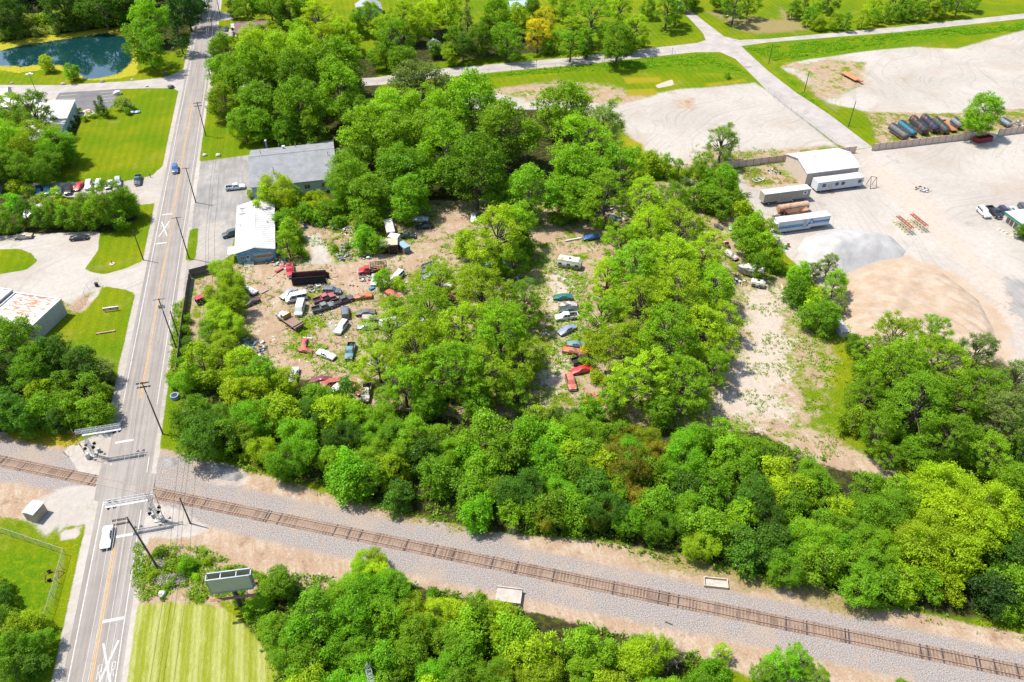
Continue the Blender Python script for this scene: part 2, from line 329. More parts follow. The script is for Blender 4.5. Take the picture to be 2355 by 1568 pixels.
def build_ground():
    xs = np.arange(-190, 300.1, 1.0); ys = np.arange(-10, 440.1, 1.0)
    X, Y = np.meshgrid(xs, ys); X = X.ravel(); Y = Y.ravel()
    A = {k: np.zeros(X.shape) for k in CL}
    rs = np.random.RandomState(4)
    for k, poly, w, amt in zones():
        P = np.array(poly); m = (X > P[:, 0].min()-w-1) & (X < P[:, 0].max()+w+1) & (Y > P[:, 1].min()-w-1) & (Y < P[:, 1].max()+w+1)
        c = np.clip(.5+sdf(poly, X[m], Y[m])/(2*w), 0, 1)*amt
        for j in CL: A[j][m] *= (1-c)
        if k != 'none': A[k][m] = np.maximum(A[k][m], c)
    # road verge
    vg = np.clip(.5+np.minimum(X+54.6, -43.7-X)/1.6, 0, 1)
    for j in CL: A[j] *= (1-vg)
    A['gravel'] = np.maximum(A['gravel'], vg)
    nx, ny = len(xs), len(ys); idx = np.arange(nx*ny).reshape(ny, nx)
    q = np.stack([idx[:-1, :-1], idx[:-1, 1:], idx[1:, 1:], idx[1:, :-1]], -1).reshape(-1, 4)
    V = np.stack([X, Y, np.zeros(X.shape)], 1)
    # far apron joined to the same sheet
    x0, x1, y0, y1 = xs[0], xs[-1], ys[0], ys[-1]; b = len(V); R = 3500
    V = np.vstack([V, [(-R, -R, 0), (R, -R, 0), (R, R, 0), (-R, R, 0)]])
    F = [tuple(f) for f in q.tolist()]
    i00, i10, i11, i01 = int(idx[0, 0]), int(idx[0, -1]), int(idx[-1, -1]), int(idx[-1, 0])
    F += [tuple([b, b+1]+idx[0, ::-1].tolist()), tuple([b+1, b+2]+idx[::-1, -1].tolist()),
          tuple([b+2, b+3]+idx[-1, :].tolist()), tuple([b+3, b]+idx[:, 0].tolist())]
    me = bpy.data.meshes.new('ground'); me.from_pydata(V.tolist(), [], F)
    for g in range(3):
        at = me.color_attributes.new('m%d' % g, 'FLOAT_COLOR', 'POINT'); C = np.zeros((len(V), 4), np.float32)
        for j in range(4): C[:b, j] = A[CL[g*4+j]]
        at.data.foreach_set('color', C.ravel())
    o = struct(link('ground', me)); me.materials.append(ground_mat()); return o
def ground_mat():
    s = NT('ground_cover'); p = s.pos()
    X, Y, Z = s.sep(p)[:3]
    nb = s.noise(p, .035, 3); n1 = s.noise(p, .16, 4, .6); n2 = s.noise(p, .7, 4, .65); n3 = s.noise(p, 2.6, 4, .7); n4 = s.noise(p, 9, 2, .6)
    nd = s.math('ADD', s.math('MULTIPLY', n1, .4), s.math('ADD', s.math('MULTIPLY', n2, .35), s.math('MULTIPLY', n3, .25)))
    # grass
    g = s.mix(s.ramp(nb, .38, .62), (.165, .275, .004), (.275, .325, .006))
    g = s.mix(s.ramp(n1, .4, .7, 0, .6), g, (.13, .27, .002))
    g = s.mix(s.ramp(s.noise(p, .09, 5, .7), .55, .7, 0, .55), g, (.40, .36, .07))
    g = s.mix(s.ramp(n3, .5, .75, 0, .55), g, (.42, .42, .05))
    g = s.mix(s.ramp(n2, .56, .7, 0, .5), g, (.12, .22, .01))
    g = s.mul(g, s.ramp(n3, .2, .8, .72, 1.2))
    g = s.mul(g, s.math('MULTIPLY_ADD', s.math('SINE', s.math('MULTIPLY_ADD', X, 2.6, s.math('MULTIPLY', n1, 3.0))), .055, 1.0))
    base = g
    W = s.math('SINE', s.math('MULTIPLY_ADD', X, 1.9, s.math('MULTIPLY', n1, 5.0)))
    straw = s.noise(s.scl(p, (4.5, .5, 1)), 1.3, 4, .75)
    W2 = s.math('SINE', s.math('MULTIPLY_ADD', X, 7.3, s.math('MULTIPLY', n2, 2.0)))
    stripe = s.ramp(s.math('ADD', s.math('ADD', W, s.math('MULTIPLY', W2, .5)), s.math('ADD', s.math('MULTIPLY', straw, 6.0), s.math('MULTIPLY', n4, 3.0))), 2.6, 7.4)
    mown = s.mix(stripe, s.mul((.34, .39, .02), s.ramp(n4, .3, .7, .7, 1.15)), s.mul((.62, .62, .24), s.ramp(n4, .3, .7, .8, 1.15)))
    soil = s.mix(s.ramp(n1, .35, .65), (.56, .40, .27), (.70, .55, .41))
    streak = s.noise(s.scl(p, (.9, .12, 1)), 1.1, 4, .6)
    grv = s.mix(s.ramp(nb, .35, .65), (.60, .545, .48), (.70, .64, .57))
    grv = s.mul(grv, s.math('ADD', s.ramp(n2, .25, .75, .9, 1.06), s.ramp(n4, .3, .7, -.05, .05)))
    warp = s.n('ShaderNodeTexNoise'); s.put(warp.inputs['Vector'], p); warp.inputs['Scale'].default_value = .022; warp.inputs['Detail'].default_value = 1
    wp = s.n('ShaderNodeVectorMath', operation='ADD'); s.put(wp.inputs[0], p); s.put(wp.inputs[1], s.scl(warp.outputs['Color'], (70, 70, 0)))
    rot = s.n('ShaderNodeVectorRotate', rotation_type='Z_AXIS'); s.put(rot.inputs['Vector'], wp.outputs[0]); rot.inputs['Angle'].default_value = .62
    rut = s.noise(s.scl(rot.outputs[0], (.5, .03, 1)), 1.6, 4, .55)
    grv = s.mul(grv, s.math('SUBTRACT', 1.0, s.math('MULTIPLY', s.ramp(rut, .52, .68), s.ramp(n2, .3, .6, .06, .17))))
    grv = s.mix(s.ramp(s.noise(p, .11, 5, .7), .60, .70, 0, .5), grv, (.42, .37, .31))
    grv = s.mix(s.ramp(s.noise(p, .06, 4, .6), .5, .68, 0, .55), grv, (.56, .46, .37))
    grv = s.mix(s.ramp(streak, .60, .76, 0, .5), grv, (.40, .36, .29))
    grv = s.mix(s.math('MULTIPLY', s.ramp(n1, .58, .72), s.ramp(n3, .45, .6, 0, .45)), grv, (.32, .33, .12))
    dirt = s.mul(s.mix(s.ramp(streak, .4, .7), soil, (.56, .38, .25)), s.ramp(n3, .2, .8, .74, 1.18))
    dirt = s.mix(s.ramp(s.noise(p, .28, 5, .75), .54, .66, 0, .6), dirt, (.34, .22, .14))
    dirt = s.mix(s.ramp(s.noise(p, .4, 4, .7), .56, .68, 0, .5), dirt, (.74, .66, .56))
    sand = s.mul(s.mix(s.ramp(n1, .3, .7), (.62, .46, .32), (.70, .56, .43)), s.ramp(n3, .2, .8, .9, 1.08))
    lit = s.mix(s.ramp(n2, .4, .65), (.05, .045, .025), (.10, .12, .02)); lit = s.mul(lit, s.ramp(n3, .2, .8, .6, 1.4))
    peb = s.noise(p, 5.0, 3, .8)
    stone = s.mix(s.ramp(peb, .34, .66), (.22, .185, .165), (.66, .60, .565))
    stone = s.mix(s.ramp(n2, .5, .72, 0, .45), stone, (.46, .32, .24))
    stone = s.mix(s.ramp(s.noise(p, .1, 5, .7), .48, .64, 0, .6), stone, s.mul((.60, .47, .36), s.ramp(peb, .3, .7, .7, 1.15)))
    wsel = s.math('ADD', s.math('MULTIPLY', n1, .62), s.math('ADD', s.math('MULTIPLY', n2, .28), s.math('MULTIPLY', n3, .3)))
    wgreen = s.mul(s.mix(s.ramp(n3, .4, .7), (.16, .25, .01), (.36, .40, .03)), s.ramp(n4, .3, .7, .75, 1.2))
    weedy = s.mix(s.ramp(wsel, .59, .66), dirt, wgreen)
    lush = s.mul(s.mix(s.ramp(n2, .4, .7), (.12, .26, .006), (.25, .34, .008)), s.ramp(n3, .25, .75, .7, 1.25))
    worn = s.mul(s.mix(s.ramp(n1, .35, .65), (.40, .38, .355), (.50, .47, .44)), s.ramp(streak, .3, .8, 1.08, .8))
    yel = s.mix(s.ramp(n3, .42, .6), (.24, .26, .02), (.62, .44, .03))
    pale = s.mul((.74, .62, .52), s.ramp(n2, .3, .7, .86, 1.07))
    pale = s.mix(s.math('MULTIPLY', s.ramp(n2, .56, .68), s.ramp(n3, .45, .6, 0, .7)), pale, (.26, .27, .07))
    dryc = s.mul(s.mix(s.ramp(n3, .35, .65), (.50, .38, .20), (.28, .25, .06)), s.ramp(n4, .3, .7, .8, 1.2))
    cols = [grv, dirt, sand, lit, stone, weedy, lush, mown, worn, yel, pale, dryc]
    amp = [.9, 1.1, .9, 1.2, 1.3, 1.3, 1.2, .3, .4, 1.5, 1.5, 1.5]
    ny_ = s.math('ADD', s.math('MULTIPLY', s.noise(s.scl(p, (-1, 1, 1)), .21, 3, .6), .5), s.math('MULTIPLY', s.noise(s.scl(p, (-1, 1, 1)), 1.3, 3, .6), .5))
    nz_ = s.math('ADD', s.math('MULTIPLY', s.noise(s.scl(p, (1, -1, 1)), .33, 3, .6), .5), s.math('MULTIPLY', n3, .5))
    NS = [nd, ny_, nz_]
    tot = None; acc = None; rest = 1.0
    for gi in range(3):
        at = s.attr('m%d' % gi); se = s.n('ShaderNodeSeparateColor'); s.put(se.inputs[0], at.outputs['Color'])
        ch = [se.outputs[0], se.outputs[1], se.outputs[2], at.outputs['Alpha']]
        for j in range(4):
            k = gi*4+j
            rest = s.math('SUBTRACT', rest, ch[j])
            v = s.math('MULTIPLY_ADD', s.math('SUBTRACT', NS[k % 3], .5), amp[k], ch[j])
            v = s.math('POWER', s.math('MAXIMUM', s.math('MULTIPLY', v, s.ramp(ch[j], 0, .15)), 0.0), 9.0)
            cv = s.mul(cols[k], v)
            if acc is None: acc, tot = cv, v
            else:
                x = s.n('ShaderNodeVectorMath', operation='ADD'); s.put(x.inputs[0], acc); s.put(x.inputs[1], cv); acc = x.outputs[0]; tot = s.math('ADD', tot, v)
    v = s.math('POWER', s.math('MAXIMUM', rest, 0.001), 9.0)
    x = s.n('ShaderNodeVectorMath', operation='ADD'); s.put(x.inputs[0], acc); s.put(x.inputs[1], s.mul(base, v)); tot = s.math('ADD', tot, v)
    c = s.mul(x.outputs[0], s.math('DIVIDE', 1.0, tot))
    h = s.math('ADD', s.math('MULTIPLY', n3, .7), s.math('MULTIPLY', n4, .3))
    return s.bsdf(s.mul(c, .455), .95, 0, .03, s.bump(h, .6, .3))
def asphalt(name, c1, c2, ax=True):
    s = NT(name); p = s.pos(); n1 = s.noise(p, .25, 4, .6); n3 = s.noise(p, 6, 3, .7)
    st = s.noise(s.scl(p, (1.6, .03, 1) if ax else (.2, .2, 1)), 1., 4, .6)
    c = s.mix(s.ramp(st, .35, .65), c1, c2)
    c = s.mul(c, s.math('ADD', s.ramp(n1, .3, .7, .93, 1.05), s.ramp(n3, .3, .7, -.05, .05)))
    vor = s.n('ShaderNodeTexVoronoi', feature='DISTANCE_TO_EDGE'); s.put(vor.inputs['Vector'], s.scl(p, (.13, .22, 1))); vor.inputs['Scale'].default_value = 1
    c = s.mix(s.ramp(vor.outputs['Distance'], .0, .006, .4, 0), c, (.16, .14, .13))
    return s.bsdf(s.mul(c, .49), .9, 0, .15, s.bump(n3, .3, .05))
def sheet(name, poly, z, mat, kind='structure'):
    mb = MB(); mb.mat(mat)
    from mathutils.geometry import tessellate_polygon
    vs = [Vector((x, y, z)) for x, y in poly]
    tr = tessellate_polygon([vs])
    fs = []
    for t in tr:
        a, b, c = (vs[i] for i in t)
        fs.append(tuple(t) if (b-a).cross(c-a).z > 0 else (t[0], t[2], t[1]))
    mb.add(vs, fs); o = mb.build(name); return struct(o, kind) if kind else o
def grainy(name, c1, c2, sc1=.35, sc2=6, st=None):
    s = NT(name); p = s.pos(); n = s.noise(p, sc1, 4, .6); n2 = s.noise(p, sc2, 3, .75)
    c = s.mul(s.mix(s.ramp(n, .35, .65), c1, c2), s.ramp(n2, .25, .75, .88, 1.08)); return s.bsdf(s.mul(c, .455), .95, 0, .1, s.bump(n2, .5, .12))
build_ground()
ROADM = asphalt('road_asphalt', (.345, .305, .275), (.45, .405, .365))
SIDEM = asphalt('side_road_asphalt', (.49, .44, .405), (.58, .53, .485), False)
PAINTW = M('road_paint_white', (.46, .44, .41), .7, var=.22, scale=1.5)
PAINTY = M('road_paint_orange', (.50, .29, .09), .7, var=.2, scale=1.5)
# main road, straight along the survey grid
struct(MB().mat(ROADM).box(-53.3, -44.5, -60, 900, -.3, .014).build('main_road'))
ZP = .026
mk = MB().mat(PAINTW)
for x0, x1 in ((-52.45, -52.28), (-45.42, -45.27)):
    mk.box(x0, x1, -60, 118.6, ZP-.01, ZP); mk.box(x0, x1, 133.5, 900, ZP-.01, ZP)
struct(mk.build('edge_line'))
yl = MB().mat(PAINTY)
for (y0, y1) in ((-60, G(348, 1611/1.0*1 if 0 else 1240)[1]), (136, 292)):
    for x0, x1 in ((-49.16, -49.02), (-48.86, -48.72)): yl.box(x0, x1, y0, y1, ZP-.01, ZP)
struct(yl.build('centre_line'))
def stopline(p, q, wd=.6):
    a, b = G(*p), G(*q); y = (a[1]+b[1])/2
    struct(MB().mat(PAINTW).box(min(a[0], b[0]), max(a[0], b[0]), y-wd/2, y+wd/2, ZP+.004, ZP+.014).build('stop_line'))
stopline((265, 1018.5), (308, 1011)); stopline((267, 1234), (317, 1226)); stopline((236, 1429.5), (285, 1420.5))
stopline((372.5, 494), (396, 492)); stopline((358, 561), (384, 557.6))
def strokes(name, segs, wd, z=ZP+.006):
    mb = MB().mat(PAINTW)
    for i, (p, q) in enumerate(segs):
        p = Vector((*p, z+i*.0015)); q = Vector((*q, z+i*.0015)); d = (q-p).normalized(); n = Vector((-d.y, d.x, 0))*wd/2
        mb.quad(p-n, q-n, q+n, p+n)
    return struct(mb.build(name))
def xmark(cx, cy, w, h, flip):
    strokes('crossing_x', [((cx-w/2, cy-h/2), (cx+w/2, cy+h/2)), ((cx-w/2, cy+h/2), (cx+w/2, cy-h/2))], .34)
    for sx in (-1, 1):
        bx = cx+sx*w*.44; by = cy-.9*flip; u = .45; f = flip; k = 2.4
        S = [((bx-u/2*f, by-k/2*f), (bx-u/2*f, by+k/2*f)), ((bx-u/2*f, by+k/2*f), (bx+u/2*f, by+k/2*f)), ((bx+u/2*f, by+k/2*f), (bx+u/2*f, by)), ((bx+u/2*f, by), (bx-u/2*f, by)), ((bx-u*.1*f, by), (bx+u/2*f, by-k/2*f))]
        strokes('letter_r', S, .12, ZP+.02)
a = G(378, 526); xmark(a[0], a[1], 2.1, 8.0, -1)
a = G(245, 1530); xmark(a[0]+.1, a[1], 2.3, 8.0, 1)
# side roads and lots
sheet('pond_road', dp([(-60, 196), (110, 196), (160, 197), (320, 184.5), (375, 179), (405, 169), (428, 158), (436, 150), (430, 190), (421, 235), (416, 214), (400, 203), (340, 203), (272, 205), (135, 214), (118, 222), (-60, 236)]), .008, SIDEM)
sheet('crossroad', dp([(475, 200), (497, 198), (868, 178), (938, 165), (1176, 144), (1327, 131), (1502, 110), (1602, 99), (1622, 92), (1617, 78), (1592, 50), (1562, 20), (1530, -20), (1552, -20), (1577, 17), (1620, 50), (1665, 84), (1700, 92), (1765, 89.5), (2065, 62), (2400, 26), (2400, 38), (2065, 74), (1765, 97.5), (1704, 106), (1712, 114), (1765.6, 163), (1830, 213), (1905, 262), (2005, 338), (1960, 345), (1925, 332), (1767, 212), (1720, 164), (1690, 135), (1655, 120), (1600, 120), (1552, 125), (1327, 150), (1176, 162), (1013, 179), (866, 196), (497, 212), (475, 216)]), .009, SIDEM)
for pts in ([(503, 28), (530, 30), (540, 45), (503, 47), (498, 36)], [(497, 62), (545, 70), (552, 84), (494, 82)], [(488, 142), (500, 150), (490, 155), (484, 158)]):
    sheet('driveway', dp(pts), .010, SIDEM)
LOTM = asphalt('parking_asphalt', (.20, .195, .20), (.25, .24, .24), False)
sheet('parking_lot', dp([(137, 213.5), (276, 204.5), (258, 246), (213, 257), (178, 250), (165, 231), (127, 232)]), .012, LOTM)
mk = MB().mat(M('stall_paint', (.62, .55, .42), .7))
for (p, q) in [((138, 220), (177, 217.5)), ((134, 228), (173, 225.5)), ((229, 214), (272, 210)), ((224, 221.5), (268, 217.5)), ((222, 228.5), (264, 224.5)), ((220, 236), (262, 232))]:
    a, b = G(*p), G(*q); d = Vector((b[0]-a[0], b[1]-a[1], 0)).normalized(); n = Vector((-d.y, d.x, 0))*.07
    a = Vector((*a, .018)); b = Vector((*b, .018)); mk.quad(a-n, b-n, b+n, a+n)
struct(mk.build('stall_lines'))
# ------------------------------------------------------------ pond
POND = dp([(-70, 108), (0, 99), (60, 89), (150, 78), (230, 66), (297, 58), (312, 80), (318, 140), (312, 172), (280, 179), (222, 185), (186, 183.5), (150, 166), (100, 160), (40, 168), (0, 161), (-70, 165)])
WAT = dp([(-70, 126), (0, 117), (55, 104), (120, 94), (200, 83), (245, 76), (300, 88), (304, 140), (272, 170), (225, 180), (196, 181), (176, 165), (140, 150), (100, 147), (60, 153), (0, 151), (-70, 150)])
def pond():
    P = np.array(POND); xs = np.arange(P[:, 0].min(), P[:, 0].max()+1, .8); ys = np.arange(P[:, 1].min(), P[:, 1].max()+1, .8)
    X, Y = np.meshgrid(xs, ys); sh = X.shape; d = sdf(POND, X.ravel(), Y.ravel()); dw = sdf(WAT, X.ravel(), Y.ravel())
    idx = np.arange(X.size).reshape(sh); q = np.stack([idx[:-1, :-1], idx[:-1, 1:], idx[1:, 1:], idx[1:, :-1]], -1).reshape(-1, 4)
    q = q[(d[q] > -.6).all(1)]
    me = bpy.data.meshes.new('pond_water'); me.from_pydata(np.stack([X.ravel(), Y.ravel(), np.full(X.size, .012)], 1).tolist(), [], q.tolist())
    at = me.color_attributes.new('w', 'FLOAT_COLOR', 'POINT'); C = np.zeros((X.size, 4), np.float32); C[:, 0] = np.clip(.5+dw/6, 0, 1); C[:, 1] = np.clip(.5+d/4, 0, 1)
    at.data.foreach_set('color', C.ravel())
    s = NT('pond_surface'); p = s.pos(); se = s.n('ShaderNodeSeparateColor'); s.put(se.inputs[0], s.attr('w').outputs['Color'])
    n = s.noise(s.scl(p, (.5, 1.4, 1)), .9, 5, .65); alg = s.ramp(s.math('MULTIPLY_ADD', s.math('SUBTRACT', n, .5), 1.3, se.outputs[0]), .42, .5, 1, 0)
    nn = s.noise(p, 1.4, 5, .75)
    ac = s.mix(s.ramp(nn, .4, .65), (.30, .25, .02), (.12, .15, .02))
    b1 = s.n('ShaderNodeBsdfPrincipled'); s.put(b1.inputs['Base Color'], (.004, .026, .028)); b1.inputs['Roughness'].default_value = .03
    b1.inputs['Specular IOR Level'].default_value = .8; s.put(b1.inputs['Normal'], s.bump(s.noise(p, .8, 2), .05, .1))
    b2 = s.n('ShaderNodeBsdfDiffuse'); s.put(b2.inputs[0], ac)
    ms = s.n('ShaderNodeMixShader'); s.put(ms.inputs[0], alg); s.t.links.new(b1.outputs[0], ms.inputs[1]); s.t.links.new(b2.outputs[0], ms.inputs[2]); s.t.links.new(ms.outputs[0], s.out.inputs[0])
    me.materials.append(s.m); struct(link('pond_water', me))
pond()
# ------------------------------------------------------------ railway
RA, RB = Vector((-24.8, 99.5, 0)), Vector((90.7, 41.4, 0)); RD = (RB-RA).normalized(); RN = Vector((-RD.y, RD.x, 0))
RANG = math.atan2(RD.y, RD.x)
trk = bpy.data.objects.new('railway_track', None); col.objects.link(trk); struct(trk)
RUST = M('rail_rust', (.20, .11, .075), .6, .3, var=.2)
RTOP = M('rail_polished_top', (.42, .30, .25), .45, .4, var=.1)
WOOD1 = M('tie_wood_weathered', (.27, .19, .135), .9, var=.35, scale=2)
WOOD2 = M('tie_wood_creosote', (.05, .04, .04), .9, var=.3, scale=2)
WOOD3 = M('tie_wood_brown', (.17, .115, .085), .9, var=.35, scale=2)
s0, s1 = -150., 190.
for sg in (-.7535, .7535):
    mb = MB(); a = RA+RD*s0+RN*sg; b = RA+RD*s1+RN*sg
    L = (b-a).length; mb.mat(RUST).box(0, L, -.07, .07, .03, .05).box(0, L, -.012, .012, .05, .165).mat(RTOP).box(0, L, -.038, .038, .165, .2)
    o = mb.build('rail', trk); o.location = a; o.rotation_euler = (0, 0, RANG)
tm = [MB().mat(m).box(-.115, .115, -1.3, 1.3, -.1, .045).mesh('tie') for m in (WOOD1, WOOD2, WOOD3)]
rt = random.Random(5); extra = MB(); nt = 0
xr0 = (RA.x+48.9)/-RD.x      # position of the road crossing along the rails
cross_s = (-48.9-RA.x)/RD.x
k = s0+.3
while k < s1:
    p = RA+RD*k
    if not (-54 < p.x < -43.5):
        u, v = PR(p.x, p.y, 0); inview = -30 < u < 2390 and -30 < v < 1600
        m = tm[1] if rt.random() < .09 else (tm[2] if rt.random() < .25 else tm[0])
        if inview and nt < 296:
            o = link('tie', m, trk, p+RN*rt.uniform(-.06, .06)); o.rotation_euler = (0, 0, RANG+rt.uniform(-.02, .02)); nt += 1
        else:
            extra.mat(WOOD1 if rt.random() < .8 else WOOD2)
            c, q = math.cos(RANG), math.sin(RANG)
            extra.box(p.x-.115, p.x+.115, p.y-1.3, p.y+1.3, -.1, .045, rz=RANG)
    k += .54
o = extra.build('outer_ties', trk); o['kind'] = 'stuff'
# crossing panels: low ramped slab between and beside the rails
mb = MB().mat(ROADM)
def rail_pt(x, off): t = (x-RA.x-RN.x*off)/RD.x; p = RA+RD*t+RN*off; return (x, p.y)
for o0, o1, z0, z1 in ((-4.2, -.83, .02, .17), (.83, 4.2, .17, .02)):
    a, b, c, d = rail_pt(-54.2, o0), rail_pt(-43.6, o0), rail_pt(-43.6, o1), rail_pt(-54.2, o1)
    mb.quad((*a, z0), (*b, z0), (*c, z1), (*d, z1))
a, b, c, d = rail_pt(-54.2, -.69), rail_pt(-43.6, -.69), rail_pt(-43.6, .69), rail_pt(-54.2, .69)
mb.quad((*a, .17), (*b, .17), (*c, .17), (*d, .17)); struct(mb.build('crossing_panels'))
# ------------------------------------------------------------ heaps
def heap(name, poly, h, mat, ridges=0, seed=1, prof=1.0, step=.6, wmax=None, lab=None, cat='heap'):
    P = np.array(poly); cx, cy = P.mean(0); xs = np.arange(P[:, 0].min()-1, P[:, 0].max()+1, step); ys = np.arange(P[:, 1].min()-1, P[:, 1].max()+1, step)
    X, Y = np.meshgrid(xs, ys); d = sdf(poly, X.ravel(), Y.ravel()); mx = wmax or d.max(); t = np.clip(d/mx, 0, 1)
    Z = h*np.power(np.sin(t*math.pi/2), prof)
    rs = np.random.RandomState(seed)
    from mathutils import noise
    nz = np.array([noise.fractal(Vector((x*.13, y*.13, seed)), 1., 2., 3) for x, y in zip(X.ravel(), Y.ravel())])
    Z = Z*(1+.25*nz)+np.where(t > 0, .12*nz*np.minimum(1, t*6), 0)
    if ridges:
        r = np.hypot(X.ravel()-ridges[0], Y.ravel()-ridges[1]); Z += np.minimum(1, t*5)*ridges[2]*np.abs(np.sin(r*ridges[3]+nz*1.2))
    Z = np.where(d < -.1, -.3, Z-.02)
    idx = np.arange(X.size).reshape(X.shape); q = np.stack([idx[:-1, :-1], idx[:-1, 1:], idx[1:, 1:], idx[1:, :-1]], -1).reshape(-1, 4)
    q = q[(d[q] > -step*2.5).all(1)]
    me = bpy.data.meshes.new(name); me.from_pydata(np.stack([X.ravel(), Y.ravel(), Z], 1).tolist(), [], q.tolist())
    me.polygons.foreach_set('use_smooth', [True]*len(me.polygons)); me.materials.append(mat); o = link(name, me)
    used = sorted(set(q.ravel().tolist()))
    if lab: tag(o, lab, cat)
    return o
bd = MB().mat(grainy('brown_ballast', (.24, .165, .12), (.44, .33, .255), .3, 5))
for (e0, e1) in ((-120., -54.4), (-43.4, 170.)):
    a, b, c, d = rail_pt(e0, -1.3), rail_pt(e1, -1.3), rail_pt(e1, 1.3), rail_pt(e0, 1.3)
    bd.quad((*a, .012), (*b, .012), (*c, .012), (*d, .012))
struct(bd.build('track_bed'))
GP = grainy('crushed_stone_pale', (.58, .56, .54), (.68, .66, .63))
SP = grainy('orange_sand', (.60, .44, .30), (.70, .56, .43))
heap('gravel_pile', dp([(1832, 572), (1850, 545), (1890, 532), (1950, 528), (2010, 532), (2050, 545), (2085, 578), (2075, 592), (2020, 600), (1980, 614), (1940, 632), (1880, 625), (1850, 600)]), 3.6, GP, seed=2, prof=1.0, lab='smooth pale grey mound of crushed stone in the supply yard', cat='gravel pile')
c = G(2060, 870)
heap('sand_pile', dp([(1945, 655), (1990, 625), (2080, 600), (2170, 630), (2250, 690), (2285, 760), (2290, 830), (2200, 850), (2050, 830), (1960, 780), (1925, 710)]), 1.5, SP, ridges=(c[0], c[1], .5, 1.05), seed=5, prof=.8, wmax=9, lab='wide orange sand mound with curved ridges beside the grey stone mound', cat='sand pile')
GR = grainy('grey_rubble', (.30, .29, .28), (.50, .47, .44), .5, 2.5)
heap('rubble_mound', dp([(470, 1066), (500, 1062), (545, 1075), (562, 1095), (545, 1108), (505, 1102)]), .9, GR, seed=7, lab='low heap of grey broken asphalt by the woods near the crossing', cat='rubble heap')
heap('rubble_mound', dp([(372, 1052), (400, 1050), (415, 1062), (395, 1074), (368, 1068)]), .45, GR, seed=8, lab='small grey stone heap at the road edge just above the rails', cat='rubble heap')
# ------------------------------------------------------------ trees
def leaf_mesh(name, C, Nn, size, tint, aspect=.62, seed=0):
    rs = np.random.RandomState(seed+99); n = len(C)
    N = Nn/np.maximum(np.linalg.norm(Nn, axis=1, keepdims=True), 1e-6)
    r = rs.normal(size=(n, 3)); U = np.cross(N, r); U /= np.maximum(np.linalg.norm(U, axis=1, keepdims=True), 1e-6); Vv = np.cross(N, U)
    s = size[:, None]
    P = np.stack([C-U*s, C+Vv*s*aspect+N*s*.18, C+U*s, C-Vv*s*aspect+N*s*.18], 1).reshape(-1, 3)
    me = bpy.data.meshes.new(name); me.vertices.add(4*n); me.vertices.foreach_set('co', P.astype(np.float32).ravel())
    me.loops.add(4*n); me.loops.foreach_set('vertex_index', np.arange(4*n, dtype=np.int32))
    me.polygons.add(n); me.polygons.foreach_set('loop_start', np.arange(0, 4*n, 4, dtype=np.int32))
    at = me.attributes.new('tint', 'FLOAT_VECTOR', 'FACE')
    at.data.foreach_set('vector', tint.astype(np.float32).ravel()); me.materials.append(LEAF); me.update(calc_edges=True); return me
def clumps_to_leaves(cl, per, lsz, seed, updown=.75, shell=.75, rnd=.7):
    rs = np.random.RandomState(seed); Cs, Ns, Ss, Ts = [], [], [], []
    for (c, r) in cl:
        k = max(5, int(per/11*r*r)); d = rs.normal(size=(k, 3)); d /= np.linalg.norm(d, axis=1, keepdims=True)
        d[:, 2] = np.where((d[:, 2] < -.25) & (rs.rand(k) < .6), -d[:, 2], d[:, 2])
        rad = r*(shell+(1.22-shell)*rs.rand(k)**1.3)
        tc = np.array(c)+d*rad[:, None]*np.array([1, 1, .75])
        m = 12; tr = (.16+.26*rs.rand(k))*(1 if lsz > .16 else .8)
        off = rs.normal(size=(k, m, 3))*tr[:, None, None]*np.array([1, 1, .6])
        p = (tc[:, None, :]+off).reshape(-1, 3); n = len(p); dd = np.repeat(d, m, 0)
        Cs.append(p); Ns.append(dd*.45+np.array([0, 0, updown])+rs.normal(size=(n, 3))*rnd)
        Ss.append(lsz*(.6+.7*rs.rand(n))); base = rs.rand(); tb = np.repeat(rs.rand(k), m)
        Ts.append(np.stack([.2*base+.35*tb+.45*rs.rand(n), rs.rand(n)*.6+.4*(rs.rand() > .7), np.full(n, base)], 1))
    return np.vstack(Cs), np.vstack(Ns), np.concatenate(Ss), np.vstack(Ts)
PROTO = {}
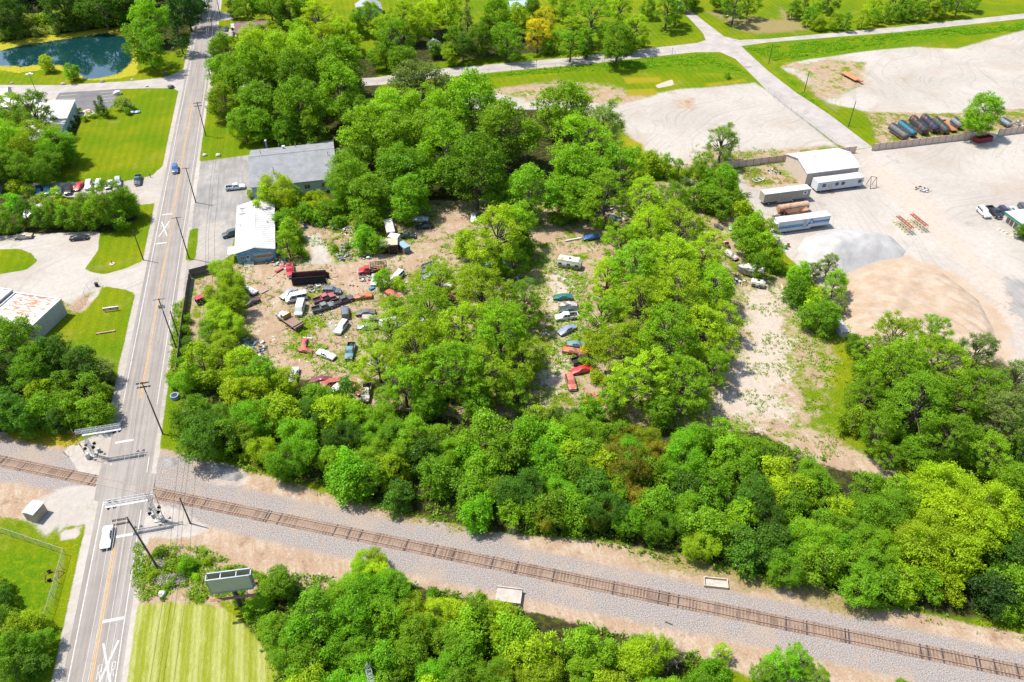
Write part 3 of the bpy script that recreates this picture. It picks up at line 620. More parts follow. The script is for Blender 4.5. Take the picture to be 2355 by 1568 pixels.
def crown_proto(key, R, c, v, ncl, cr, per, lsz, seed, limbs=True, shape='round', gaps=0., shell=.7, trunk_r=.22, low=-.75, bare=False):
    rs = random.Random(seed); cl = []; tries = 0
    H = c*R
    while len(cl) < ncl and tries < 6000:
        tries += 1
        z = rs.uniform(low, 1); th = rs.uniform(0, 2*math.pi)
        if shape == 'cone': rr = (1-(z-low)/(1-low))*.95+.05
        elif shape == 'wide': rr = math.sqrt(max(0, 1-z*z))**.8
        else: rr = math.sqrt(max(0, 1-z*z))
        q = rs.uniform(.45, 1)**.5 if shape != 'cone' else rs.uniform(.6, 1)
        wob = 1+.22*math.sin(th*2+seed)+.14*math.sin(th*3+seed*1.7)
        rad = rs.uniform(cr[0], cr[1])*(1 if shape != 'cone' else rr*.8+.25)
        k = max(.05, R*rr*q*wob-rad*.55)
        p = (math.cos(th)*k, math.sin(th)*k, H+z*v*R*(1+.12*math.sin(th*2+seed*3))-rad*.3)
        if all((Vector(p)-Vector(o[0])).length > (rad+o[1])*(.46+gaps) for o in cl): cl.append((p, rad))
    Cc, Nn, S, T = clumps_to_leaves(cl, per, lsz, seed, shell=shell)
    low_z = S*0+.12; Cc[:, 2] = np.maximum(Cc[:, 2], low_z)
    crown = None if bare else leaf_mesh('crown_'+key, Cc, Nn, S, T, seed=seed)
    mb = MB().mat(BARKD if bare else BARK)
    top = H+v*R*.45
    if limbs:
        tr = trunk_r*R/5; lean = (rs.uniform(-.3, .3), rs.uniform(-.3, .3))
        fork = H-v*R*.55
        pts = [(0, 0, -.3), (lean[0]*.3, lean[1]*.3, fork*.6), (lean[0], lean[1], fork), (lean[0]*1.8, lean[1]*1.6, top)]
        mb.path(pts, [tr*1.5, tr*1.05, tr*.9, tr*.2], 8)
        for (p, r) in (cl if bare else cl[::max(1, len(cl)//(26 if limbs == 2 else 12))]):
            zb = rs.uniform(fork*.8, min(top, max(fork, p[2]-.5))); f = (zb-fork)/max(.1, top-fork); f = max(0, min(1, f))
            b = (lean[0]*(1+.8*f), lean[1]*(1+.6*f), zb); mid = ((b[0]+p[0])/2+rs.uniform(-.4, .4), (b[1]+p[1])/2+rs.uniform(-.4, .4), (b[2]+p[2])/2+rs.uniform(0, .5))
            mb.path([b, mid, p], [tr*.5, tr*.3, tr*.06], 5)
            if bare:
                for _ in range(7):
                    e = (p[0]+rs.uniform(-1, 1)*r*1.3, p[1]+rs.uniform(-1, 1)*r*1.3, p[2]+rs.uniform(-.5, 1.2)*r)
                    mb.tube(mid if rs.random() < .4 else p, e, tr*.1, .015, 4, False)
        tm_ = mb.mesh('trunk_'+key)
    else: tm_ = None
    PROTO[key] = (R, c, crown, tm_)
crown_proto('dense1', 5.5, 1.2, .95, 58, (.8, 1.7), 210, .155, 11, shell=.55)
crown_proto('dense2', 5.5, 1.25, 1.0, 64, (.6, 1.6), 210, .15, 12, shell=.5)
crown_proto('dense3', 5.5, 1.1, .85, 50, (.8, 2.1), 190, .16, 13, shape='wide', shell=.6)
crown_proto('airy1', 7.0, 1.3, 1.0, 62, (.7, 1.6), 190, .17, 21, limbs=2, gaps=.16, shell=.35, trunk_r=.3)
crown_proto('airy2', 7.0, 1.35, 1.05, 56, (.6, 1.8), 180, .17, 22, limbs=2, gaps=.2, shell=.3, trunk_r=.3)
crown_proto('grand1', 9.0, 1.2, .95, 130, (.7, 1.7), 150, .175, 81, limbs=2, gaps=.12, shell=.35, trunk_r=.3)
crown_proto('grand2', 9.0, 1.25, 1.0, 115, (.6, 1.9), 140, .18, 82, limbs=2, gaps=.16, shell=.3, trunk_r=.3, shape='wide')
crown_proto('fine1', 5.0, 1.2, .95, 60, (.6, 1.7), 300, .115, 31, shell=.35)
crown_proto('fine2', 5.0, 1.15, .85, 54, (.7, 1.6), 300, .12, 32, shape='wide', shell=.4)
crown_proto('med1', 3.5, 1.15, 1.0, 34, (.5, 1.3), 240, .15, 41, shell=.5)
crown_proto('med2', 3.5, 1.2, 1.05, 40, (.4, 1.1), 260, .145, 42, shell=.5)
crown_proto('med3', 3.5, 1.1, .95, 28, (.6, 1.5), 240, .15, 43, shape='wide', shell=.55)
crown_proto('lump1', 3.2, 1.05, .95, 18, (.8, 1.5), 300, .15, 44, shell=.75)
crown_proto('bush1', 2.0, .65, .8, 16, (.4, .95), 260, .14, 51, limbs=False, shell=.5)
crown_proto('bush2', 2.0, .68, .85, 20, (.35, .8), 280, .13, 52, limbs=False, shell=.5)
crown_proto('conifer', 3.0, 2.1, 2.0, 60, (.4, 1.1), 190, .14, 61, shape='cone', low=-.9, shell=.4)
crown_proto('cypress', 1.2, 1.9, 1.8, 26, (.35, .55), 400, .1, 62, shape='cone', low=-.95)
crown_proto('bare', 3.5, 1.3, 1.05, 30, (.8, 1.2), 60, .1, 71, bare=True)
COLS = {  # leaf colour of the species: albedo and the word for it
 'd': ((.060, .135, .012), 'dark green'), 'm': ((.115, .220, .010), 'mid green'), 'g': ((.150, .265, .010), 'fresh green'),
 'y': ((.235, .325, .008), 'yellow-green'), 'Y': ((.38, .34, .012), 'yellowish'), 'o': ((.170, .155, .012), 'olive-brown'),
 'q': ((.150, .205, .060), 'grey-green'), 'k': ((.035, .085, .018), 'blackish green'), 'b': ((.120, .270, .008), 'bright green'),
 'w': ((.20, .25, .065), 'pale sage'), 'l': ((.215, .310, .010), 'light green')}
ORD = ['first', 'second', 'third', 'fourth', 'fifth', 'sixth', 'seventh', 'eighth', 'ninth', 'tenth', 'eleventh', 'twelfth']
def ordn(i):
    if i < 12: return ORD[i]
    n = i+1; return '%d%s' % (n, 'th' if 10 < n % 100 < 14 else {1: 'st', 2: 'nd', 3: 'rd'}.get(n % 10, 'th'))
TREES = []
def tree(x, y, r, c='m', k=None, grp='', lab=None): TREES.append([x, y, r, c, k, grp, lab])
def trees(s, grp, k=None):
    for t in s.split():
        a = t.split(','); tree(float(a[0]), float(a[1]), float(a[2]), a[3], a[4] if len(a) > 4 else k, grp)
def band(top, bot, sp, rr, pal, grp, seed, kinds):
    rs = random.Random(seed); poly = top+bot[::-1]; x0 = min(p[0] for p in poly); x1 = max(p[0] for p in poly); y0 = min(p[1] for p in poly); y1 = max(p[1] for p in poly)
    got = []; row = 0; y = y0
    while y < y1:
        x = x0+(sp/2 if row % 2 else 0)
        while x < x1:
            px, py = x+rs.uniform(-.26, .26)*sp, y+rs.uniform(-.22, .22)*sp
            if inpoly(poly, px, py): got.append((px, py))
            x += sp
        y += sp*.78; row += 1
    got.sort(key=lambda p: p[1])
    for px, py in got: tree(px, py, rs.uniform(*rr), rs.choice(pal), rs.choice(kinds), grp)
# woods behind the pond
trees('15,28,34,d 55,18,38,d 100,22,36,k 145,12,38,d 190,22,34,k 232,10,36,d 268,30,30,d 300,8,34,k 385,22,32,k,conifer 402,52,27,k,conifer 428,20,34,k 455,5,26,d -20,50,36,d 30,-20,36,d 85,-25,36,k 140,-28,36,d 200,-25,36,d 260,-28,36,k 320,-30,38,d 380,-30,36,k 435,-28,34,d', 'woods behind the pond')
trees('10,66,22,w 40,60,20,w 70,52,22,w 100,48,20,l 130,44,22,w 158,34,24,l 178,46,20,w 205,46,18,d 232,52,18,m 262,50,18,d 5,84,15,w 45,80,14,w 85,74,15,w 125,70,14,w 165,64,14,q 200,60,12,q 285,52,16,m', 'thicket on the far pond bank', 'bush1')
tree(335, 98, 50, 'm', 'dense2', 'pond', 'broad dark-leaved tree on the pond shore by the road, nearer of two')
tree(345, 44, 46, 'g', 'dense1', 'pond', 'tall green tree behind the big one on the pond shore')
tree(107, 144, 19, 'y', 'med3', 'pond', 'small light round tree on the lawn by the pond bank')
tree(163, 164, 19, 'm', 'med1', 'pond', 'small darker round tree on the bank beside the lighter one')
# around the white office
trees('28,250,46,l,airy1 80,262,50,m,airy2 22,330,50,g 78,330,52,y,fine1 120,345,42,m 40,385,40,m 100,385,38,m 150,345,30,m -20,290,44,m -15,380,42,m', 'trees over the white metal office', 'fine1')
trees('165,348,17,m 184,255,7,b 205,265,8,l 195,273,9,l 216,267,7,b 226,249,6,g 166,285,10,d 160,300,9,d 172,270,7,d 60,402,14,d 36,432,20,l 65,440,17,l 100,455,14,l 130,446,16,l', 'shrubs near the white office', 'bush2')
tree(222, 249, 9, 'd', 'cypress', 'cyp', 'smaller dark cone-shaped evergreen beside the parking lot'); tree(236, 244, 14, 'd', 'cypress', 'cyp', 'larger dark cone-shaped evergreen beside the parking lot')
tree(284, 240, 19, 'q', 'bush1', 'lawnb', 'lone grey-green rounded shrub on the office lawn'); tree(293, 257, 10, 'm', 'bush2', 'lawnb', 'low green bush behind the blue ornament on the lawn')
# hedge of the car lot
trees('-10,500,30,m 22,512,26,m 30,462,22,b,lump1 60,490,27,d 92,500,25,m 122,494,26,m 150,502,25,m 182,496,28,m 215,492,30,g 245,468,44,g,dense2 285,465,36,m,dense3 195,468,28,g 110,470,20,w,bush1 80,470,18,w,bush1 268,498,28,g 140,475,22,l,bush1', 'hedge beside the row of parked cars', 'med2')
# left woods
trees('15,780,44,m 62,795,36,m 28,840,46,d 25,900,46,m 30,950,40,d 75,850,38,m 110,815,38,d 150,825,36,m 190,835,34,d 235,850,26,q 95,900,26,y,lump1 95,945,36,b,lump1 140,880,28,m 165,935,32,g,lump1 205,900,30,m 215,945,28,g,lump1 185,965,22,m 240,900,20,g 130,965,26,d 70,960,28,d -15,850,40,d -20,930,40,d', 'wood beside the road north of the rails')
# wood east of the road
trees('520,128,28,g 520,165,30,g 548,120,34,l 590,118,40,y,fine1 632,128,40,g 678,132,42,l,fine1 722,140,46,g 770,152,48,g 815,178,44,g,fine1 540,185,34,g 582,180,44,g 630,185,46,g 680,190,46,m 728,200,48,g 778,212,46,g 826,222,38,m 515,232,26,l 550,240,36,g 592,245,42,m 640,250,44,g 690,252,44,m 738,258,42,m 785,262,40,g 832,262,30,m 625,300,20,g,med1 665,300,24,m 712,298,24,g,med2 750,300,24,m 560,285,26,m 600,290,26,m', 'big wood between the two roads', None)
# central wood
trees('962,205,46,q 850,312,42,g 900,268,44,g 940,250,46,g 985,262,48,g,fine1 1030,250,48,g 1085,238,50,g 1135,262,48,g,airy1 1060,300,52,g 1110,320,52,m 1165,300,50,g 1210,280,44,g,airy1 1255,262,44,g,airy2 1300,255,46,g 1345,268,44,g,airy1 1385,290,40,q,airy2 880,330,46,g 925,325,50,g 975,325,52,m 1020,350,50,g 1230,335,50,g 1285,330,52,g 1340,335,48,g,airy2 1395,345,44,g,airy1 835,365,40,g,fine1 880,390,46,g 930,395,48,m 985,400,48,m 1040,405,46,m 1095,400,48,m 1150,400,48,g 1205,405,46,m 1260,400,48,m 1315,405,46,g 1370,400,44,g 800,405,38,g,fine1 1430,395,40,g,airy2 800,445,34,g 845,448,38,g 895,450,38,m 940,455,36,m 1165,450,34,m 1220,445,36,m 1275,455,38,g 1330,460,32,g 1290,480,24,g,med1 1390,455,46,g,airy2 850,480,22,g,bush1', 'tall wood behind the scrapyard')
trees('1498,372,30,l,med1 1530,382,26,g,med2 1560,392,22,g,med2 1470,400,26,l,med2', 'corner clump by the storage lot')
trees('1660,325,44,q,airy2 1620,375,30,g,airy1 1612,410,34,m 1660,415,40,m 1690,455,24,g,med1 1640,455,34,m 1600,450,28,m 1662,480,24,m,med2', 'clump beside the tan trailer')
trees('640,437,44,y,fine1 612,462,30,y 682,455,22,m 682,398,12,m,med2 665,530,28,g,lump1 662,562,30,g,med2 655,505,26,m,med1 700,485,24,m 735,462,20,y,med2 712,450,11,y,bush1 755,480,26,m 785,465,28,g,lump1 775,510,18,m,bush1 725,500,22,m,bush1', 'trees around the blue metal building')
tree(575.5, 447, 12, 'l', 'bush2', 'h', 'clipped light green hedge at the grey building corner')
trees('845,512,30,g,lump1 838,548,30,b,lump1 862,560,24,g,med1 872,500,18,g,lump1 770,570,10,m,bush1 800,565,9,m,bush2 700,585,12,m,bush1 690,575,14,m,bush2', 'bushes among the scrap piles')
trees('510,620,26,l 530,650,34,l 505,680,34,l 535,695,34,y 500,725,36,l 530,745,34,l 480,760,30,g 515,790,34,l 485,815,28,l 545,655,18,l', 'tall hedge row inside the wooden fence', 'fine1')
trees('432,735,13,m 428,760,14,m 432,785,15,d 428,812,16,m 418,835,18,m 400,880,18,m 392,868,14,l 470,690,10,m 455,880,18,l,bush1', 'creeper bushes along the wooden fence', 'bush2')
tree(1140, 545, 72, 'l', 'airy1', 'yt', 'wide open-crowned tree standing over the dirt track'); tree(1185, 520, 52, 'g', 'airy2', 'yt', 'open-crowned tree leaning out beside the widest yard tree'); tree(1070, 560, 34, 'l', 'med1', 'yt', 'light round tree between the dirt track and parked wrecks')
trees('1180,600,36,g,airy1 1130,600,34,l,med2 1200,560,34,m,med1', 'trees by the dirt track')
trees('880,640,22,g,med1 915,655,20,l,bush1 905,700,24,g,med1 1012,645,44,l,airy1 1110,672,70,l,grand1 1205,700,48,g,grand2 985,715,68,g,grand1 900,765,62,l,grand2 1060,765,72,l,grand2 1150,775,78,g,grand1 870,835,44,l,airy2 955,815,74,l,grand1 1035,860,78,g,grand1 1120,860,66,l,grand2 1200,830,58,l,grand1 930,885,52,g,airy2 1180,890,48,g,airy1 1095,925,40,m,dense3 985,930,38,m,dense3 890,915,34,g', 'great clump in the middle of the scrapyard', 'airy1')
trees('1480,460,52,l,grand2 1545,470,50,g,grand1 1560,530,62,l,grand2 1490,535,60,l,grand1 1430,560,46,g,airy2 1620,590,52,l,grand2 1545,610,78,l,grand1 1455,620,66,g,grand2 1395,640,46,l,airy1 1640,660,58,g,grand1 1560,690,80,l,grand2 1470,705,74,l,grand1 1385,735,50,g,airy2 1660,730,46,l,airy1 1620,765,68,l,grand1 1530,785,80,g,grand2 1440,800,66,l,grand1 1365,790,26,l,med1 1480,870,72,l,grand2 1570,875,70,g,grand1 1640,840,46,g,airy2 1420,900,44,g,airy1 1375,870,22,l,bush1 1350,835,18,l,bush1 1345,810,16,Y,bush2 1520,940,42,m,dense3', 'great clump east of the camper', 'airy2')
trees('1705,520,26,g,med1 1735,515,32,g,lump1 1765,530,28,l,med2 1720,560,34,m 1760,575,34,g 1745,610,30,m,med2 1780,600,24,g,med1 1700,480,24,l,bush1', 'clump behind the striped trailer')
trees('1820,620,18,l,bush1 1838,635,26,g,med1 1830,665,28,b,lump1 1865,620,20,q,airy1 1890,640,30,g,airy2 1905,610,24,q,airy2 1900,680,36,g 1920,655,26,g,med2 1890,725,34,m 1915,750,30,g,med1 1860,690,24,l,bush1 1850,700,24,m,med1 1930,700,22,q,airy1', 'clump at the foot of the gravel heap')
trees('2060,770,52,l,airy2 2150,765,40,g,airy1 1990,800,30,g,airy1 1965,790,22,m,med1 2060,850,78,g,grand1 2160,840,72,l,grand2 2240,820,50,q,airy2 2000,900,54,g,grand2 2110,930,86,g,grand1 2230,910,70,g,grand2 2330,880,52,q,airy2 2310,960,66,q,grand1 1965,965,34,l,med2 2020,990,48,g,airy1 2180,1010,62,m,grand1 2110,1040,42,m,dense3 2270,1040,54,g,airy1 2360,1020,44,m,airy1 2045,1050,30,m', 'open wood beside the sand heap', 'airy1')
# belt above the rails
band([(412, 850), (440, 835), (500, 835), (600, 835), (650, 862), (700, 870), (760, 885), (840, 930), (950, 975), (1040, 975), (1100, 965), (1200, 960), (1290, 935), (1400, 960), (1500, 985), (1560, 1000), (1700, 1000), (1790, 1010), (1850, 1070), (1950, 1100), (2050, 1130), (2110, 1085)],
     [(440, 1005), (500, 1022), (560, 1028), (640, 1053), (720, 1083), (800, 1113), (900, 1138), (1000, 1168), (1130, 1194), (1250, 1202), (1340, 1203), (1500, 1230), (1650, 1278), (1800, 1310), (1930, 1335), (2030, 1365), (2110, 1375)],
     54, (29, 41), 'ddmmmmmgggglyb', 'leafy belt above the rails', 3, ['dense1', 'dense2', 'fine1', 'med1', 'med2', 'lump1', 'med3', 'fine1'])
trees('1440,1010,38,o,fine1 1400,1060,44,o,fine1 1455,1080,50,o,fine1 1500,1050,36,o,fine1 1420,1130,40,o,fine1 1250,1190,30,o,fine1 1380,1180,34,o,fine1 1470,1150,36,o,fine1', 'olive-brown stand in the belt above the rails')
trees('2150,1120,52,y,fine1 2215,1130,50,y,fine1 2270,1160,46,y,fine1 2180,1190,62,y,dense3 2250,1220,54,y,dense3 2130,1240,48,l,fine1 2200,1270,50,y,dense3 2110,1290,40,l,lump1 2280,1280,46,l,fine1 2330,1200,42,m 2345,1120,40,g 2340,1280,40,d 2130,1340,30,g,lump1 2220,1340,46,d 2180,1350,30,y,lump1 2280,1360,44,k 2335,1350,42,m 2345,1310,38,g,lump1 2320,1390,30,m 2390,1230,46,m 2395,1330,46,m 2380,1150,40,m', 'end of the leafy belt near the yellow-green crown')
trees('570,1045,18,l,bush1 455,1022,16,m,bush1 505,1048,12,l,bush2', 'low bushes at the grey rubble')
# bottom woods
band([(600, 1340), (640, 1330), (720, 1350), (780, 1360), (830, 1330), (900, 1345), (950, 1370), (1010, 1400), (1120, 1390), (1170, 1400), (1240, 1450), (1300, 1480), (1400, 1475), (1500, 1510), (1640, 1530)],
     [(600, 1440), (640, 1500), (665, 1560), (680, 1620), (900, 1640), (1100, 1640), (1350, 1640), (1640, 1640)],
     56, (30, 42), 'mmggggbblly', 'wood below the rails', 9, ['dense1', 'dense2', 'med1', 'lump1', 'med2', 'fine1', 'dense3', 'lump1'])
trees('830,1300,28,y,fine1 865,1290,30,y,fine1 850,1330,38,y,fine1 900,1340,34,g,lump1 820,1400,60,b,dense2 880,1420,52,g,dense2 590,1390,30,g,lump1 620,1350,24,g,lump1 995,1365,17,m,lump1 1215,1435,18,m 1350,1455,20,b,lump1 1465,1475,22,g,lump1', 'trees poking out of the wood below the rails')
tree(1535, 1500, 42, 'q', 'bare', 'b', 'leafless grey tree at the edge of the lower wood'); tree(1180, 1215, 14, 'q', 'bare', 'b', 'small bare sapling in front of the belt above the rails')
trees('1790,1530,46,b,airy2 1835,1520,38,b,airy1 1760,1565,40,g,airy2 1880,1560,34,g,airy1 2080,1588,26,g,lump1 1660,1500,22,l,airy1 1640,1540,30,g,med2', 'young trees on the stones below the rails')
trees('35,1440,34,l,lump1 75,1430,32,l,lump1 30,1490,42,m,dense2 85,1480,34,m,dense1 25,1545,40,m 75,1530,34,d 10,1380,26,d 0,1420,36,m -20,1340,34,m -20,1500,40,m', 'garden trees below the chain-link fence')
trees('365,1268,14,g,lump1 380,1298,5,l 428,1300,20,b,lump1 480,1290,12,l 520,1310,12,l 350,1325,12,l 395,1340,12,m 600,1330,16,g 315,1320,5,m 375,1376,6,d 450,1325,10,l 545,1375,16,m 575,1400,16,m 555,1350,10,l', 'weed bushes between road and billboard', 'bush1')
trees('668,1510,12,m,bush2 655,1490,9,w,bush1', 'lilac corner of the mown field')
# far neighbourhood
trees('540,20,20,d 565,12,24,m 590,20,24,d 620,10,24,m 645,30,22,d 540,90,14,d,conifer 600,75,18,m 625,70,20,l 665,20,26,m 700,18,26,g 735,45,34,y,airy1 770,35,34,l,airy2 790,80,32,l 745,85,32,y,airy1 695,75,24,g 690,110,26,m 655,95,22,l 820,50,22,d,med1 850,40,24,g 815,100,24,m', 'house gardens by the far road')
trees('880,60,24,y,airy1 905,95,30,g,airy2 925,45,30,l,airy1 945,100,32,g,airy1 960,60,30,l 925,135,30,m 885,125,26,m 985,35,28,y 1010,60,30,g 1030,30,28,l 1045,85,22,m,lump1 1075,55,24,w,conifer 1065,110,24,d 1060,75,18,m,conifer 1035,125,22,l 1000,110,20,m 1108,92,24,m 1115,60,20,m,lump1 1165,90,30,m 1145,35,30,g 1130,10,28,g 1185,45,24,y 1250,45,28,Y,airy1 1235,80,24,Y,airy2 1275,95,20,m 1260,105,18,m 1295,15,24,g 1225,15,22,m 1320,65,28,l,airy1 1312,100,26,m,airy2', 'gardens beyond the side road')
trees('1360,40,40,g,airy1 1405,45,42,m,dense2 1425,10,30,l,airy2 1385,90,36,m,dense1 1345,20,28,m 1350,110,20,d 1420,100,30,m 1460,70,28,l,airy1 1480,45,24,g 1490,15,22,m 1452,105,18,m 1480,100,12,m,bush1 1535,18,26,m,airy2 1555,28,22,m,airy1 1580,8,18,g 1590,-5,22,m', 'trees at the corner of the far junction')
trees('1690,12,34,m,airy1 1722,5,28,g,airy2 1660,-5,26,m', 'shade trees across the far junction')
trees('1823,25,16,m 1850,12,22,m 1862,38,20,m 1885,50,18,l,lump1 1875,28,18,g 1905,5,22,d 1918,48,17,l 1945,50,18,m 1985,45,18,l 2010,38,17,m 2035,32,17,m 2060,28,18,m 2085,22,20,m 2110,25,20,m 2130,12,22,d 2150,25,18,l 2170,10,24,m 2060,5,22,d 2010,12,20,l 2100,0,24,d 2205,10,22,g,airy1 2235,0,22,m 2180,-10,20,m', 'hedge along the far straight road', 'med2')
tree(2258, 264, 47, 'g', 'dense1', 'lone', 'single full green tree standing over the yard fence')
tree(1672, 173, 9, 'm', 'bush1', 'mb', 'dark green bush on the grassy end of the storage lot'); tree(2350, 735/1.0*.0+532, 16, 'm', 'med1', 'ofb', 'round bush at the corner of the green-trimmed office')
def thin():
    rs = random.Random(8); byg = {}
    for t in TREES: byg.setdefault(t[5], []).append(t)
    out = []
    for g, L in byg.items():
        n0 = len(L); big = [t for t in L if t[2] >= 24 and t[6] is None]; rest = [t for t in L if t not in big]
        if n0 > 12 and len(big) > 8 and not g.startswith(('great clump', 'open wood', 'hedge beside', 'trees around the blue', 'tall hedge row')):
            rs.shuffle(big); big.sort(key=lambda t: t[3] in 'yobYq' and -1 or 0); keep = []
            for t in big:
                yard = g.startswith(('great clump', 'open wood'))
                opn = False; t[2] *= rs.uniform(1.3, 1.65) if g.startswith(('tall wood', 'big wood')) else rs.uniform(1.1, 1.45)
                if all(math.hypot(t[0]-k[0], (t[1]-k[1])*1.15) > (.58 if opn else .51)*(t[2]+k[2]) for k in keep): keep.append(t)
            big = keep
        out += rest+big
    TREES[:] = out
thin()
def place_trees():
    rs = random.Random(77); byg = {}
    for t in TREES:
        x, y, r, c, k, grp, lab = t
        z = 5.0; px = None
        for _ in range(4):
            R = r*DIST(x, y, z)/F_
            key = k
            if key is None: key = rs.choice(['dense1', 'dense2', 'dense3'] if R > 4.0 else ['med1', 'med2', 'med3']) if px is None else px
            px = key
            cc = PROTO[key][1]
            z = cc*R
        g = G(x, y, z); t += [R, key, g]
        byg.setdefault(grp, []).append(t)
    for grp, L in byg.items():
        L.sort(key=lambda t: t[-1][0]); cnt = {}
        for t in L:
            x, y, r, c, k, _, lab, R, key, g = t
            kind = {'bush1': 'shrub', 'bush2': 'shrub', 'conifer': 'conifer_tree', 'cypress': 'cypress_shrub', 'bare': 'bare_tree', 'airy1': 'cottonwood_tree', 'airy2': 'cottonwood_tree', 'grand1': 'cottonwood_tree', 'grand2': 'cottonwood_tree', 'fine1': 'locust_tree', 'fine2': 'locust_tree', 'med1': 'young_tree', 'med2': 'young_tree', 'med3': 'young_tree', 'lump1': 'young_tree'}.get(key, 'broadleaf_tree')
            noun = {'shrub': 'shrub', 'conifer_tree': 'conifer'}.get(kind, 'tree')
            R0, cc, crown, trunk = PROTO[key]; s = R/R0
            if lab is None:
                tex = {'grand1': 'broad-crowned', 'grand2': 'wide', 'airy1': 'open', 'airy2': 'loose', 'fine1': 'feathery', 'fine2': 'fine-leaved', 'lump1': 'rounded', 'dense1': 'dense', 'dense2': 'full', 'dense3': 'broad', 'med1': 'round', 'med2': 'bushy', 'med3': 'spreading'}.get(key, 'small')
                ck = (COLS[c][1], tex, noun); i = cnt.get(ck, 0); cnt[ck] = i+1
                tot = sum(1 for q in L if q[6] is None and COLS[q[3]][1] == ck[0] and q[8] == key)
                pre = 'among the' if grp.startswith(('trees', 'shrubs', 'bushes', 'young', 'shade', 'low', 'weed', 'creeper', 'gardens', 'house', 'garden')) else 'in the'; lab = '%s %s %s %s %s' % (COLS[c][1], tex, noun, pre, grp)
                if tot > 1: lab = '%s %s %s, %s eastward, %s %s' % (COLS[c][1], tex, noun, ordn(i), pre, grp)
                if len(lab.replace('-', ' ').split()) > 16: lab = lab.replace('%s ' % tex, '', 1)
                if len(lab.replace('-', ' ').split()) > 16: lab = lab.replace('in the belt ', 'in belt ').replace(' the rails', ' rails')
                lab = lab if len(lab.replace('-', ' ').split()) <= 16 else lab.replace(' %s,' % noun, ',')
                while lab in USED: lab = 'other '+lab
            root = thing(kind, g[0], g[1], rs.uniform(0, 6.283), lab, noun if noun != 'conifer' else 'tree', grp if len(grp) > 6 else None)
            sz = s*rs.uniform(.93, 1.08)
            root.scale = (s, s, sz)
            base = COLS[c][0]; base = (base[0]*1.2, base[1]*1.28, base[2]*.9); j = [rs.uniform(.86, 1.14) for _ in range(3)]; v = rs.uniform(.86, 1.14)
            if crown: link('crown' if trunk else 'foliage', crown, root, None, tuple(b*v*(.6+.4*q) for b, q in zip(base, j)))
            if trunk: link('trunk' if not (key == 'bare') else 'trunk', trunk, root)
            if key == 'bare': pass
place_trees()
print('TREES', len(TREES))
